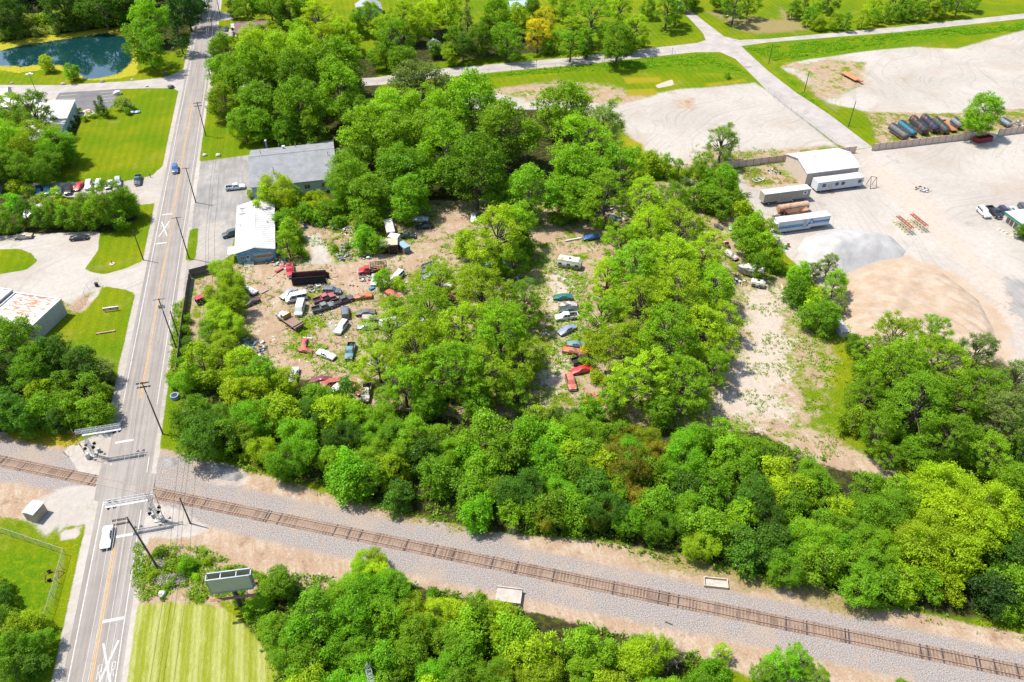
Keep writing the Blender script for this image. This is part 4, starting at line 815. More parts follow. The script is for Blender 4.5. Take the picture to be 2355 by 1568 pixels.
# ------------------------------------------------------------ buildings
def local(root_xy, rz): c, q = math.cos(rz), math.sin(rz); return lambda x, y: (root_xy[0]+x*c-y*q, root_xy[1]+x*q+y*c)
ROOFW = M('roof_white_metal', (.55, .54, .53), .5, .0, var=.2, scale=.35)
ROOFW2 = M('roof_cream_metal', (.55, .53, .50), .5, 0., var=.14, scale=.25)
def gable(name, x0, x1, y0, y1, h, rh, axis, wall_m, roof_m, label, over=.5, cat='building', ribs=0, rpos=.5, rz=0., org=None):
    """box building with a gable roof whose ridge runs along axis; footprint in metres on the survey grid"""
    ox, oy = org or ((x0+x1)/2, (y0+y1)/2); r = thing(name, ox, oy, rz, label, cat)
    a, b, c, d = x0-ox, x1-ox, y0-oy, y1-oy
    wl = MB().mat(wall_m)
    if axis == 'x':
        ym = c+(d-c)*rpos
        for X in (a, b): wl.add([(X, c, 0), (X, d, 0), (X, d, h), (X, ym, h+rh), (X, c, h)], [(0, 1, 2, 3, 4)])
        wl.quad((a, c, 0), (b, c, 0), (b, c, h), (a, c, h)).quad((b, d, 0), (a, d, 0), (a, d, h), (b, d, h)); wl.build('wall', r)
        rf = MB().mat(roof_m); o = over; t = .12
        for (ya, yb, s) in ((c-o, ym, 1), (ym, d+o, -1)):
            s1 = rh/((ym-c) if s == 1 else (d-ym))
            za = h-o*s1 if s == 1 else h+rh; zb = h+rh if s == 1 else h-o*s1
            rf.add([(a-o, ya, za+.03), (b+o, ya, za+.03), (b+o, yb, zb+.03), (a-o, yb, zb+.03), (a-o, ya, za+.03+t), (b+o, ya, za+.03+t), (b+o, yb, zb+.03+t), (a-o, yb, zb+.03+t)],
                   [(0, 3, 2, 1), (4, 5, 6, 7), (0, 1, 5, 4), (1, 2, 6, 5), (2, 3, 7, 6), (3, 0, 4, 7)])
            if ribs:
                x = a-o+.3
                while x < b+o-.1:
                    rf.add([(x-.04, ya, za+.15), (x+.04, ya, za+.15), (x+.04, yb, zb+.15), (x-.04, yb, zb+.15), (x-.04, ya, za+.21), (x+.04, ya, za+.21), (x+.04, yb, zb+.21), (x-.04, yb, zb+.21)],
                           [(4, 5, 6, 7), (0, 1, 5, 4), (1, 2, 6, 5), (2, 3, 7, 6), (3, 0, 4, 7)]); x += ribs
        ro = rf.build('roof', r)
        MB().mat(roof_m).box(a-o-.02, b+o+.02, ym-.2, ym+.2, h+rh+.1, h+rh+.2).build('ridge_cap', ro)
    else:
        xm = a+(b-a)*rpos
        for Y in (c, d): wl.add([(a, Y, 0), (b, Y, 0), (b, Y, h), (xm, Y, h+rh), (a, Y, h)], [(0, 1, 2, 3, 4)])
        wl.quad((a, c, 0), (a, d, 0), (a, d, h), (a, c, h)).quad((b, c, 0), (b, c, h), (b, d, h), (b, d, 0)); wl.build('wall', r)
        rf = MB().mat(roof_m); o = over; t = .12
        for (xa, xb, s) in ((a-o, xm, 1), (xm, b+o, -1)):
            s1 = rh/((xm-a) if s == 1 else (b-xm))
            za = h-o*s1 if s == 1 else h+rh; zb = h+rh if s == 1 else h-o*s1
            rf.add([(xa, c-o, za+.03), (xa, d+o, za+.03), (xb, d+o, zb+.03), (xb, c-o, zb+.03), (xa, c-o, za+.03+t), (xa, d+o, za+.03+t), (xb, d+o, zb+.03+t), (xb, c-o, zb+.03+t)],
                   [(0, 1, 2, 3), (7, 6, 5, 4), (4, 5, 1, 0), (5, 6, 2, 1), (6, 7, 3, 2), (7, 4, 0, 3)])
            if ribs:
                y = c-o+.3
                while y < d+o-.1:
                    rf.add([(xa, y-.04, za+.15), (xa, y+.04, za+.15), (xb, y+.04, zb+.15), (xb, y-.04, zb+.15), (xa, y-.04, za+.21), (xa, y+.04, za+.21), (xb, y+.04, zb+.21), (xb, y-.04, zb+.21)],
                           [(7, 6, 5, 4), (4, 5, 1, 0), (5, 6, 2, 1), (6, 7, 3, 2), (7, 4, 0, 3)]); y += ribs
        ro = rf.build('roof', r)
        MB().mat(roof_m).box(xm-.2, xm+.2, c-o-.02, d+o+.02, h+rh+.1, h+rh+.2).build('ridge_cap', ro)
    return r
def window(r, x0, x1, y0, y1, z0, z1, fm=None, nm='window', muntin=True):
    """framed window; the thin axis is the one where the two coordinates are equal (given as the outer wall face, sign by nudge)"""
    fm = fm or M('window_frame_white', (.6, .6, .58), .5)
    f = MB().mat(fm); w = .07
    if abs(y1-y0) < 1e-6:
        y = y0; s = .05; f.box(x0-w, x1+w, y-s, y+s, z0-w, z0).box(x0-w, x1+w, y-s, y+s, z1, z1+w).box(x0-w, x0, y-s, y+s, z0, z1).box(x1, x1+w, y-s, y+s, z0, z1)
        if muntin: f.box((x0+x1)/2-.03, (x0+x1)/2+.03, y-s, y+s, z0, z1)
        o = f.build(nm, r); MB().mat(GLASS).box(x0, x1, y-.03, y+.03, z0, z1).build('pane', o)
    else:
        x = x0; s = .05; f.box(x-s, x+s, y0-w, y1+w, z0-w, z0).box(x-s, x+s, y0-w, y1+w, z1, z1+w).box(x-s, x+s, y0-w, y0, z0, z1).box(x-s, x+s, y1, y1+w, z0, z1)
        if muntin: f.box(x-s, x+s, (y0+y1)/2-.03, (y0+y1)/2+.03, z0, z1)
        o = f.build(nm, r); MB().mat(GLASS).box(x-.03, x+.03, y0, y1, z0, z1).build('pane', o)
    return o
def shingle_mat():
    s = NT('grey_shingle'); p = s.obj(); b = s.n('ShaderNodeTexBrick'); s.put(b.inputs['Vector'], s.scl(p, (1, 1, 1)))
    b.inputs['Scale'].default_value = 1.6; b.inputs['Mortar Size'].default_value = .012; b.inputs['Color1'].default_value = (.15, .155, .16, 1); b.inputs['Color2'].default_value = (.185, .19, .195, 1); b.inputs['Mortar'].default_value = (.2, .2, .2, 1)
    n = s.noise(p, .35, 5, .6); return s.bsdf(s.mul(b.outputs[0], s.ramp(n, .3, .7, .86, 1.12)), .9, 0, .2)
SHG = shingle_mat()
# grey shingled building
r = gable('shop_building', -26.6, -2.2, 216.8, 240.2, 3.9, 2.9, 'x', M('wall_pale_blue', (.42, .49, .52), .8, var=.08), SHG, 'long pale blue building with grey shingled gable roof beside the parking lot', over=.5, rpos=.56)
cx0, cy0 = -14.4, 228.5
for x0 in (-12.4+4, 1.6, 6.6, 9.4): window(r, x0+1, x0+2.6, 216.8-cy0-.03, 216.8-cy0-.03, 1.4, 2.7)
window(r, -12.23, -12.23, -9.6, -8.6, .2, 2.2, M('door_dark', (.1, .11, .12), .5), 'door')
MB().mat(SHG).add([(4.2, 11.5, 3.75), (12.7, 11.5, 3.75), (12.7, 15.2, 2.9), (4.2, 15.2, 2.9), (4.2, 11.5, 3.9), (12.7, 11.5, 3.9), (12.7, 15.2, 3.05), (4.2, 15.2, 3.05)], [(0, 3, 2, 1), (4, 5, 6, 7), (0, 1, 5, 4), (1, 2, 6, 5), (2, 3, 7, 6), (3, 0, 4, 7)]).build('rear_roof', r)
MB().mat(M('wall_pale_blue', (.42, .49, .52))).box(4.6, 12.3, 11.75, 14.8, 0, 2.95).build('rear_wing', r)
PIPE = M('vent_pipe', (.25, .25, .25), .5, .5)
def vent(r, x, y, z, h=.9, rad=.09, bend=False):
    m = MB().mat(PIPE).tube((x, y, z-.3), (x, y, z+h), rad, rad, 7); m.tube((x, y, z+h), (x, y, z+h+.14), rad*1.9, rad*1.9, 8); m.build('vent_pipe', r)
vent(r, -9.2, 4, 6.6, .8); vent(r, -5.6, -6.5, 5.3, 1.3); vent(r, 10.6, -1.5, 6.1, 1.1); vent(r, 1, 9, 5.2, .6); vent(r, -4, 11.2, 4.4, .9)
MB().mat(ROOFW).box(-2.9, -2.3, 8.9, 9.5, 4.6, 5.5).box(-3.05, -2.15, 8.75, 9.65, 5.5, 5.62).build('roof_hood', r)
b_ = thing('downspout_tower', -22.4, 243.5, 0, 'tall bluish vent stack standing behind the grey-roofed building', 'stack')
MB().mat(M('stack_blue', (.24, .33, .45), .5, .3)).tube((0, 0, 0), (0, 0, 5.2), .28, .28, 10).build('stack_pipe', b_); MB().mat(ROOFW).tube((0, 0, 5.2), (0, 0, 5.5), .45, .3, 10).build('stack_cap', b_)
# blue metal building
BLUE = M_rust('blue_metal_siding', (.13, .36, .50), (.3, .35, .38), .35, .6)
r = gable('garage_building', -30.1, -20.5, 183.1, 207.2, 3.4, 1.1, 'y', BLUE, ROOFW, 'blue metal garage with a white ribbed roof inside the yard gate', over=.35, ribs=1.0)
ox, oy = -25.3, 195.15
dr = MB().mat(M_rust('door_pale_blue', (.33, .42, .48), (.5, .5, .48), .4, .8)).box(-.6, 4.1, -12.14, -12.06, 0, 2.75).build('roller_door', r)
for i, z in enumerate((.02, .7, 2.0)): MB().mat(M('door_panel_%d' % i, (.36, .45, .50), .6, var=.12)).box(-.55, 4.05, -12.2, -12.13, z, z+(.62)).build('door_slat', dr)
MB().mat(M('door_panel_orange', (.42, .22, .09), .7)).box(-.55, 4.05, -12.2, -12.13, 1.36, 1.94).build('door_slat', dr)
window(r, -3.9, -3.0, -12.08, -12.08, 1.3, 2.2); d_ = MB().mat(M('entry_door_white', (.5, .5, .5), .5)).box(-2.5, -1.6, -12.2, -12.08, .4, 2.5).build('door', r); MB().mat(DARK).box(-2.3, -1.8, -12.23, -12.2, 1.7, 2.2).build('door_window', d_)
st = MB().mat(M('concrete_steps', (.5, .46, .40), .9))
for i in range(3): st.box(-3.3, -.9, -12.3-(3-i)*.55, -12.25, 0 if i == 0 else .16*i, .16*(i+1))
st.build('steps', r)
aw = MB().mat(ROOFW).box(-7.1, -5.15, -10.9, -7.2, 2.45, 2.55).build('side_awning', r)
for y in (-10.8, -7.3): MB().mat(DARK).tube((-7.0, y, 0), (-7.0, y, 2.45), .05, .05, 6).build('awning_post', r)
for (x, y) in ((-2.9, 6.6), (-2.6, 9.6)): MB().mat(M('roof_streak', (.33, .31, .29), .7)).box(x-1.6, x+1.2, y-.08, y+.08, 4.0, 4.18).build('roof_flashing', r)
MB().mat(M('roof_streak', (.33, .31, .29))).box(.5, 3.1, 7.3, 7.8, 4.15, 4.32).build('skylight', r); vent(r, 2.2, 6.6, 4.1, .9, .07); vent(r, 3.3, .6, 3.9, .3); vent(r, -3.9, 1.0, 3.9, .3); vent(r, -3.4, 7.8, 3.8, .9, .07)
# beige warehouse
r = gable('warehouse', 133.8, 150.9, 187.0, 199.4, 4.2, 1.7, 'x', M('wall_beige_metal', (.56, .46, .38), .75, var=.06, scale=.2), ROOFW, 'tan metal warehouse with plain white roof against the panel fence', over=.3, ribs=1.4)
for i in range(9): MB().mat(M('wall_rib', (.52, .43, .35), .75)).box(-8.2+i*2.0, -8.1+i*2.0, -6.26, -6.2, .1, 4.1).build('wall_rib', r)
# green-trimmed office
r = thing('site_office', 186.5, 150.5, 0, 'low office with a flat white roof and green fascia in the supply yard', 'building'); WO = M('wall_offwhite', (.52, .48, .43), .8)
MB().mat(WO).box(-9.3, 9, -5.2, 5.2, 0, 3).build('wall', r); MB().mat(M('fascia_green', (.02, .22, .13), .5)).box(-9.6, 9.3, -5.5, 5.5, 2.95, 3.35).build('fascia', r); MB().mat(ROOFW).box(-9.45, 9.15, -5.35, 5.35, 3.3, 3.42).build('roof', r)
for y in (3.8, 2.4, .9, -1.9, -3.4): window(r, -9.33, -9.33, y-.9, y+.1, .9, 2.4, M('frame_brown', (.2, .14, .1), .6))
for k, (dx, dy) in enumerate(((-12.2, 1.0), (-12.0, -.2), (-11.4, -1.6), (-12.6, 2.0), (-11.2, -2.6))):
    m = MB().mat(M('pale_rock', (.62, .56, .46), .9)); random.seed(k); 
    pts = [(math.cos(t)*(.5+.25*random.random()), math.sin(t)*(.4+.2*random.random()), 0) for t in [i*math.pi/4 for i in range(8)]]
    m.add([(p[0], p[1], 0) for p in pts]+[(p[0]*.75, p[1]*.75, .35) for p in pts]+[(0, 0, .5)], [(i, (i+1) % 8, 8+(i+1) % 8, 8+i) for i in range(8)]+[(8+i, 8+(i+1) % 8, 16) for i in range(8)])
    tag(m.build('border_rock', loc=(186.5+dx, 150.5+dy, 0)), '%s pale rock, counted from the road side, in the office flower border' % ordn(k), 'rock', 'rocks in the office flower border')
# white metal offices by the pond
TEAL = M('wall_teal_metal', (.30, .44, .46), .6, var=.06); WPAN = M('wall_white_panel', (.56, .58, .60), .6, var=.05)
r = thing('office_building', -93.2, 277.0, 0, 'long white metal-roofed office with teal eave partly under the tree crowns', 'building')
MB().mat(WPAN).box(-6, 6, -15.5, 15.5, 0, 3.6).build('wall', r)
MB().mat(TEAL).box(5.98, 6.08, -15.5, 15.5, 2.3, 4.4).box(6.0, 6.12, -15.4, 15.4, 2.2, 2.32).build('fascia', r)
rf = MB().mat(ROOFW2).add([(-6.3, -15.8, 4.4), (6.4, -15.8, 4.4), (6.4, 15.8, 4.4), (-6.3, 15.8, 4.4), (0, -15.8, 5.0), (0, 15.8, 5.0)], [(0, 4, 5, 3), (4, 1, 2, 5), (0, 1, 4), (3, 5, 2)])
for i in range(32): rf.box(-6.2, 6.3, -15.6+i*1.0, -15.54+i*1.0, 4.42, 4.5) if 0 else rf.add([(0, -15.6+i, 5.01), (6.35, -15.6+i, 4.41), (6.35, -15.54+i, 4.41), (0, -15.54+i, 5.01), (0, -15.6+i, 5.07), (6.35, -15.6+i, 4.47), (6.35, -15.54+i, 4.47), (0, -15.54+i, 5.07)], [(4, 5, 6, 7), (0, 1, 5, 4), (2, 3, 7, 6)])
rf.build('roof', r); MB().mat(ROOFW).box(-1, 6.6, -1.2, -.9, 4.45, 5.1).build('roof_coping', r)
MB().mat(M('dark_band', (.03, .12, .12), .4)).box(6.0, 6.1, -15.2, 15.2, 1.95, 2.2).build('window_band', r)
for i in range(8): window(r, 6.03, 6.03, -14.5+i*3.8, -13.9+i*3.8, .7, 1.8, muntin=False)
r = gable('workshop_building', -112.5, -101.0, 295.2, 303.2, 3.2, 1.3, 'x', WPAN, ROOFW2, 'smaller white-roofed workshop behind the long white office', ribs=1.0)
r = gable('shed_building', -126, -112.0, 304.5, 311.5, 3.4, 1.6, 'x', WPAN, ROOFW2, 'white gabled shed at the frame edge by the pond road', ribs=1.0)
r = gable('house_building', -112, -99.4, 236.5, 252.0, 3.3, 1.6, 'y', M('wall_white_siding', (.52, .56, .60), .7), SHG, 'white-sided house cut by the frame edge near the parked cars')
for y in (-5, -1.5, 2.5): window(r, 6.33, 6.33, y, y+1.2, 1.2, 2.4)
# flat-roofed store with the rusting roof
rz = math.atan2(9.1, 4.3)
r = thing('store_building', -73.9, 161.6, rz, 'flat-roofed block store whose white roof peels to orange rust', 'building')
BW = M('wall_painted_block', (.40, .41, .37), .85, var=.1, scale=.6)
def roof_rust():
    s = NT('peeling_roof'); p = s.obj(); n = s.noise(s.scl(p, (2.4, .5, 1)), .9, 5, .7); big = s.n('ShaderNodeTexNoise'); s.put(big.inputs['Vector'], p); big.inputs['Scale'].default_value = .12
    X, Y, Z = s.sep(p)[:3]; m = s.math('MULTIPLY', s.ramp(X, .8, 4.0), s.ramp(s.math('ABSOLUTE', s.math('SUBTRACT', Y, 6.2)), 5.6, 4.2))
    f = s.math('MULTIPLY', s.ramp(n, .45, .53), m); return s.bsdf(s.mix(f, s.mul((.52, .50, .48), s.ramp(n, .3, .7, .85, 1.05)), (.44, .115, .055)), .7, 0, .3)
MB().mat(BW).box(0, 10.4, 0, 12.4, 0, 4.15).build('wall', r)
MB().mat(roof_rust()).box(.25, 10.15, .25, 12.15, 4.1, 4.2).build('roof', r)
MB().mat(ROOFW).box(-.08, 10.48, -.08, .25, 4.1, 4.5).box(-.08, 10.48, 12.15, 12.48, 4.1, 4.5).box(-.08, .25, .25, 12.15, 4.1, 4.5).box(10.15, 10.48, .25, 12.15, 4.1, 4.5).build('parapet', r)
r2 = thing('store_building', -73.9, 161.6, rz, 'clean white flat-roofed wing next to the rust-peeling store roof', 'building')
MB().mat(BW).box(0.4, 10.4, 12.9, 28, 0, 4.9).build('wall', r2); MB().mat(ROOFW).box(.6, 10.2, 13.1, 27.8, 4.85, 4.95).build('roof', r2)
MB().mat(ROOFW).box(.3, 10.5, 12.8, 13.1, 4.8, 5.2).box(10.2, 10.5, 13.1, 28.1, 4.8, 5.2).box(.3, .6, 13.1, 28.1, 4.8, 5.2).build('parapet', r2)
# far houses
r = gable('house', -35, -22, 353, 365, 3.0, 2.2, 'x', M('wall_brown', (.18, .13, .11), .8), M('roof_plum_shingle', (.20, .12, .11), .9), 'low house with plum-brown roof by the far drive')
window(r, 2, 3.5, -6.03, -6.03, 1, 2.2); r = gable('house', 16.5, 27, 368, 378, 3.6, 3.0, 'y', M('wall_pale_green', (.40, .50, .46), .8), M('roof_grey_far', (.30, .31, .34), .9), 'pale green house with steep grey roof among distant trees'); window(r, -1, 1, -5.03, -5.03, 1.2, 2.6)
r = gable('garden_shed', 84.5, 92.5, 361.5, 368.5, 2.5, 1.3, 'x', M('wall_blue_shed', (.20, .33, .42), .8), M('roof_mint', (.40, .52, .48), .7), 'blue garden shed with mint roof on the far lawn'); MB().mat(DARK).box(.5, 2.5, -3.56, -3.5, .1, 2.1).build('door', r)
r = gable('garden_shed', 41.5, 45.5, 320.0, 326.5, 2.3, 1.1, 'y', M('wall_white_shed', (.5, .5, .48), .8), M('roof_grey_far', (.30, .31, .34)), 'small white shed half hidden behind bushes past the side road'); MB().mat(DARK).box(-.6, .6, -3.32, -3.26, .1, 1.9).build('door', r)
r = gable('house', 173, 190, 372, 382, 3, 2, 'x', WO, M('roof_pale_far', (.55, .53, .5), .8), 'pale-roofed house at the top edge beyond the junction'); window(r, -3, -1.5, -5.03, -5.03, 1, 2.2)
# ------------------------------------------------------------ fences
PANM = M('fence_panel_tan', (.74, .53, .41), .8, var=.14, scale=.6); POSTM = M('fence_post_grey', (.2, .17, .15), .8); GALV = M('galvanised_steel', (.42, .42, .42), .5, .5, var=.1)
def panel_fence(pts, h, step, label, pm=PANM, thick=.08):
    r = thing('panel_fence', pts[0][0], pts[0][1], 0, label, 'fence'); base = None
    me_cache = {}
    for (a, b) in zip(pts, pts[1:]):
        d = Vector((b[0]-a[0], b[1]-a[1], 0)); L = d.length; n = max(1, round(L/step)); w = L/n; ang = math.atan2(d.y, d.x)
        key = round(w, 3)
        if key not in me_cache:
            mb = MB().mat(pm).box(.05, w-.05, -thick/2, thick/2, .06, h)
            k = .35
            while k < w-.2: mb.box(k-.015, k+.015, -thick/2-.012, thick/2+.012, .1, h-.05); k += .38
            me_cache[key] = (mb.mesh('fence_panel'), MB().mat(POSTM).box(-.06, .06, -.07, .07, -.2, h+.1).mesh('fence_post'))
        for i in range(n):
            p = (a[0]+d.x*i/n-pts[0][0], a[1]+d.y*i/n-pts[0][1], 0); o = link('fence_panel', me_cache[key][0], r, p); o.rotation_euler = (random.uniform(-.02, .02), 0, ang)
            o = link('fence_post', me_cache[key][1], r, p); o.rotation_euler = (0, 0, ang)
    return r
panel_fence([(114.5, 202.4), (160.6, 202.9)], 2.3, 2.5, 'tan panel fence running behind the white-roofed warehouse')
panel_fence([(166.4, 202.9), (205.2, 202.9)], 2.4, 2.5, 'tan panel fence in front of the row of old tanks')
panel_fence([(213.0, 202.9), (252, 203.6)], 2.4, 2.5, 'tan panel fence continuing past the single yard tree')
WF = M('fence_wood_weathered', (.17, .145, .12), .9, var=.4, scale=2)
panel_fence([(-41.6, 179.5), (-35.4, 181.2)], 2.6, 1.05, 'short dark board fence beside the blue garage entrance', WF)
panel_fence([(-41.7, 179.2), (-42.0, 158.0), (-41.8, 141)], 2.2, 1.25, 'weathered board fence along the road edge of the scrapyard', WF)
def chain_fence(pts, h, step, label, mesh_=True, pr=.04):
    r = thing('wire_fence', pts[0][0], pts[0][1], 0, label, 'fence'); pm = MB().mat(GALV).tube((0, 0, -.1), (0, 0, h+.05), pr, pr, 6).mesh('fence_post')
    rail = MB().mat(GALV); net = MB().mat(GALV); ox, oy = pts[0]
    for (a, b) in zip(pts, pts[1:]):
        d = Vector((b[0]-a[0], b[1]-a[1], 0)); n = max(1, round(d.length/step))
        for i in range(n+1 if b == pts[-1] else n): link('fence_post', pm, r, (a[0]+d.x*i/n-ox, a[1]+d.y*i/n-oy, 0))
        A = Vector((a[0]-ox, a[1]-oy, 0)); B = Vector((b[0]-ox, b[1]-oy, 0)); up = Vector((0, 0, h))
        rail.tube(A+up, B+up, .032, .032, 5)
        if mesh_:
            k = 0.; L = d.length; u = d/L
            while k < L:
                for s in (1, -1):
                    e = k+s*h
                    if 0 <= e <= L: net.tube(A+u*k+Vector((0, 0, .05)), A+u*e+up, .006, .006, 3, False)
                k += .28
    rail.build('top_rail', r)
    if mesh_: net.build('wire_mesh', r)['kind'] = 'stuff'
    return r
chain_fence([G(-40, 1218), G(0, 1224.5), G(153, 1276), G(115, 1410), G(100, 1450)], 1.9, 3.0, 'chain-link fence round the garden corner below the crossing')
chain_fence([G(10, 1568), G(92, 1528)], 1.6, 3.0, 'short chain-link run at the bottom garden corner')
chain_fence([(-58.5, 183.0), (-54.5, 191.0)], 1.7, 2.4, 'chain-link stretch beside the lot entrance pole') if 0 else None
chain_fence([G(212.5, 624.5), G(250, 624.5)], 1.7, 3.6, 'low chain-link gate leaf on the lawn by the lot entrance')
chain_fence([G(228, 651), G(203, 664), G(190, 700), G(172, 716), G(150, 735)], 1.5, 3.2, 'bent chain-link fence running down to the store')
chain_fence([G(1766, 214), G(1845, 276), G(1928, 341)], 1.9, 4.0, 'long wire fence along the diagonal yard road')
chain_fence([G(1884, 236), G(1926, 263)], 1.9, 6.0, 'wire gate across the upper yard entrance')
chain_fence([G(868, 198), G(1013, 181), G(1176, 164), G(1327, 152), G(1552, 128)], 1.7, 9.5, 'thin post-and-wire fence along the side road', mesh_=False)
# ------------------------------------------------------------ utility poles and wires
POLEM = M('pole_wood', (.11, .085, .065), .9, var=.35, scale=1); INS = M('insulator', (.5, .5, .52), .3)
def pole(x, y, h, label, arm=True, lean=(0, 0), armdir=0., double=False, trans=False, off=0., r0=.17, mat=POLEM):
    r = thing('utility_pole', x, y, 0, label, 'utility pole', 'utility poles')
    MB().mat(mat).tube((0, 0, -.3), (lean[0], lean[1], h), r0, r0*.65, 8).build('pole_shaft', r)
    if arm:
        c, q = math.cos(armdir), math.sin(armdir)
        for dz in ((-.3,) if not double else (-.3, -1.3)):
            for s in ((-1, 1) if double else (1,)):
                MB().mat(POLEM).box(-1.25+off, 1.25+off, s*.12-.05, s*.12+.05, h+dz-.06, h+dz+.06, rz=armdir, ctr=(0, 0)).build('crossarm', r).location = (lean[0], lean[1], 0)
            for k in (-1.15, -.4, .45, 1.15):
                X = k+off; MB().mat(INS).tube((X*c+lean[0], X*q+lean[1], h+dz+.06), (X*c+lean[0], X*q+lean[1], h+dz+.26), .05, .03, 6).build('insulator', r)
    if trans:
        for s in (-.42, .42): MB().mat(GALV).tube((s, 0, h-2.6), (s, 0, h-1.7), .24, .24, 10).tube((s, 0, h-1.7), (s, 0, h-1.55), .12, .06, 6).build('transformer', r)
    return r
pole(-41.1, 91.6, 14.2, 'nearest wooden pole with paired crossarms below the rail crossing', lean=(-.9, 0), double=True, off=-1.1, r0=.2)
pole(-36.3, 100.0, 7.3, 'short dark pole without crossarm standing beside the rails', arm=False)
pole(-43.3, 124.3, 14.4, 'wooden pole with one crossarm just above the rail crossing', double=True)
pole(-43.0, 151.7, 14.1, 'wooden pole carrying two transformer cans beside the board fence', trans=True)
pole(-42.7, 155.3, 7.8, 'stub pole leaning by the transformer pole', arm=False, lean=(.1, .2))
pole(-42.8, 188.8, 12.6, 'wooden pole in the small grass island beside the painted X')
pole(-43.0, 218.4, 11.2, 'wooden pole at the corner of the grey-roofed building parking')
pole(-42.7, 262.9, 11.7, 'wooden pole with double crossarms opposite the office lawn', double=True)
pole(-42.8, 306.4, 11.1, 'wooden pole opposite the pond road turning')
pole(-43.0, 346.7, 11.3, 'wooden pole beyond the pond, next to last up the road', arm=False)
pole(-43.1, 384.6, 10.2, 'last visible wooden pole at the far top of the road', arm=False)
pole(-54.4, 190.8, 9.1, 'bare wooden pole on the lawn across from the grass island', arm=False)
pole(168.8, 220.6, 9.0, 'bare pole standing by the row of old tanks', arm=False, lean=(.1, 0)); pole(169.1, 250.9, 7.4, 'bare pole midway along the yard grass strip', arm=False, lean=(.1, 0)); pole(169.1, 278.8, 7.8, 'bare pole at the junction end of the yard grass strip', arm=False)
for i, (x, y) in enumerate([(1544.5, 129), (1390, 142), (1233, 158), (1068, 173), (905.5, 193)]):
    g = G(x, y); o = thing('marker_post', g[0], g[1], 0, '%s thin steel post along the side road, counted from the junction' % ordn(i), 'post', 'thin posts along the side road'); MB().mat(DARK).tube((0, 0, 0), (0, 0, 3.2), .06, .05, 6).build('post_shaft', o); MB().mat(DARK).box(-.2, .2, -.02, .02, 3.0, 3.3).build('post_cap', o)
def wires(A, B, label, offs=(-1.15, -.4, 1.15), sag=.9):
    r = thing('power_line', A[0], A[1], 0, label, 'power line', 'overhead wires along the road'); W = M('wire_aluminium', (.30, .30, .29), .5, .4)
    for k in offs:
        mb = MB().mat(W); P = []
        for i in range(13):
            t = i/12; P.append(Vector((k+(B[0]-A[0])*t, (B[1]-A[1])*t, A[2]+(B[2]-A[2])*t-sag*4*t*(1-t))))
        mb.path(P, [.034]*13, 4); mb.build('wire', r)
PL = [(-44.2, 40, 13.6), (-43.1, 91.6, 14.1), (-43.3, 124.3, 14.3), (-43.0, 151.7, 14.0), (-42.8, 188.8, 12.5), (-43.0, 218.4, 11.1), (-42.7, 262.9, 11.6), (-42.8, 306.4, 11.0), (-43.0, 346.7, 11.2), (-43.1, 384.6, 10.1)]
nm = ['below the nearest pole', 'spanning the rail crossing', 'above the board fence corner', 'from the transformer pole to the island pole', 'past the blue garage', 'past the grey-roofed building', 'past the office lawn', 'opposite the pond', 'at the far top of the road']
for i in range(9): wires(PL[i], PL[i+1], 'overhead wires %s' % nm[i] if len(nm[i].split()) > 1 else '', sag=.5+.012*abs(PL[i+1][1]-PL[i][1]))
wires((-43.0, 92, 8.3), (-44.5, 40, 8.0), 'lower dark service cable running down to the mown field', (0,), .6); wires((-43.3, 124, 8.5), (-42.9, 92, 8.3), 'lower dark service cable over the rail crossing', (0,), .5)
# street light far, yard light
r = thing('street_light', 166.6, 307.9, 0, 'slim steel street light at the far junction corner', 'street light'); MB().mat(GALV).tube((0, 0, 0), (0, 0, 9.3), .1, .07, 8).build('light_pole', r); MB().mat(GALV).tube((0, 0, 9.0), (-3.0, 0, 9.6), .05, .04, 6).build('light_arm', r); MB().mat(LAMP).box(-3.9, -3.0, -.16, .16, 9.5, 9.7).build('light_head', r)
r = thing('street_light', -105.2, 314.2, 0, 'pole light with a square white head by the pond road', 'street light'); MB().mat(POLEM).tube((0, 0, 0), (0, 0, 6.6), .1, .08, 8).build('light_pole', r)
for dx, dy in ((-.8, 0), (.8, 0), (0, .8)): MB().mat(LAMP).box(dx-.45, dx+.45, dy-.35, dy+.35, 6.6, 6.95).build('light_head', r)
# ------------------------------------------------------------ railway crossing signals
ALU = M('signal_aluminium', (.50, .50, .50), .4, .5, var=.1); BLK = M('signal_black', (.015, .015, .015), .5)
def truss(mb, p, q, w, n, r=.055):
    p, q = Vector(p), Vector(q); d = (q-p).normalized(); a = Vector((0, 1, 0)) if abs(d.y) < .9 else Vector((1, 0, 0)); a = (a-d*a.dot(d)).normalized(); b = d.cross(a)
    C = [a*w/2+b*w/2, a*w/2-b*w/2, -a*w/2-b*w/2, -a*w/2+b*w/2]
    for c in C: mb.tube(p+c, q+c, r, r, 5)
    L = (q-p).length
    for i in range(n):
        s0_ = p+d*L*i/n; s1_ = p+d*L*(i+1)/n
        for j in range(4): mb.tube(s0_+C[j], s1_+C[(j+1) % 4], r*.6, r*.6, 4, False); mb.tube(s0_+C[j], s0_+C[(j+1) % 4], r*.6, r*.6, 4, False)
    return mb
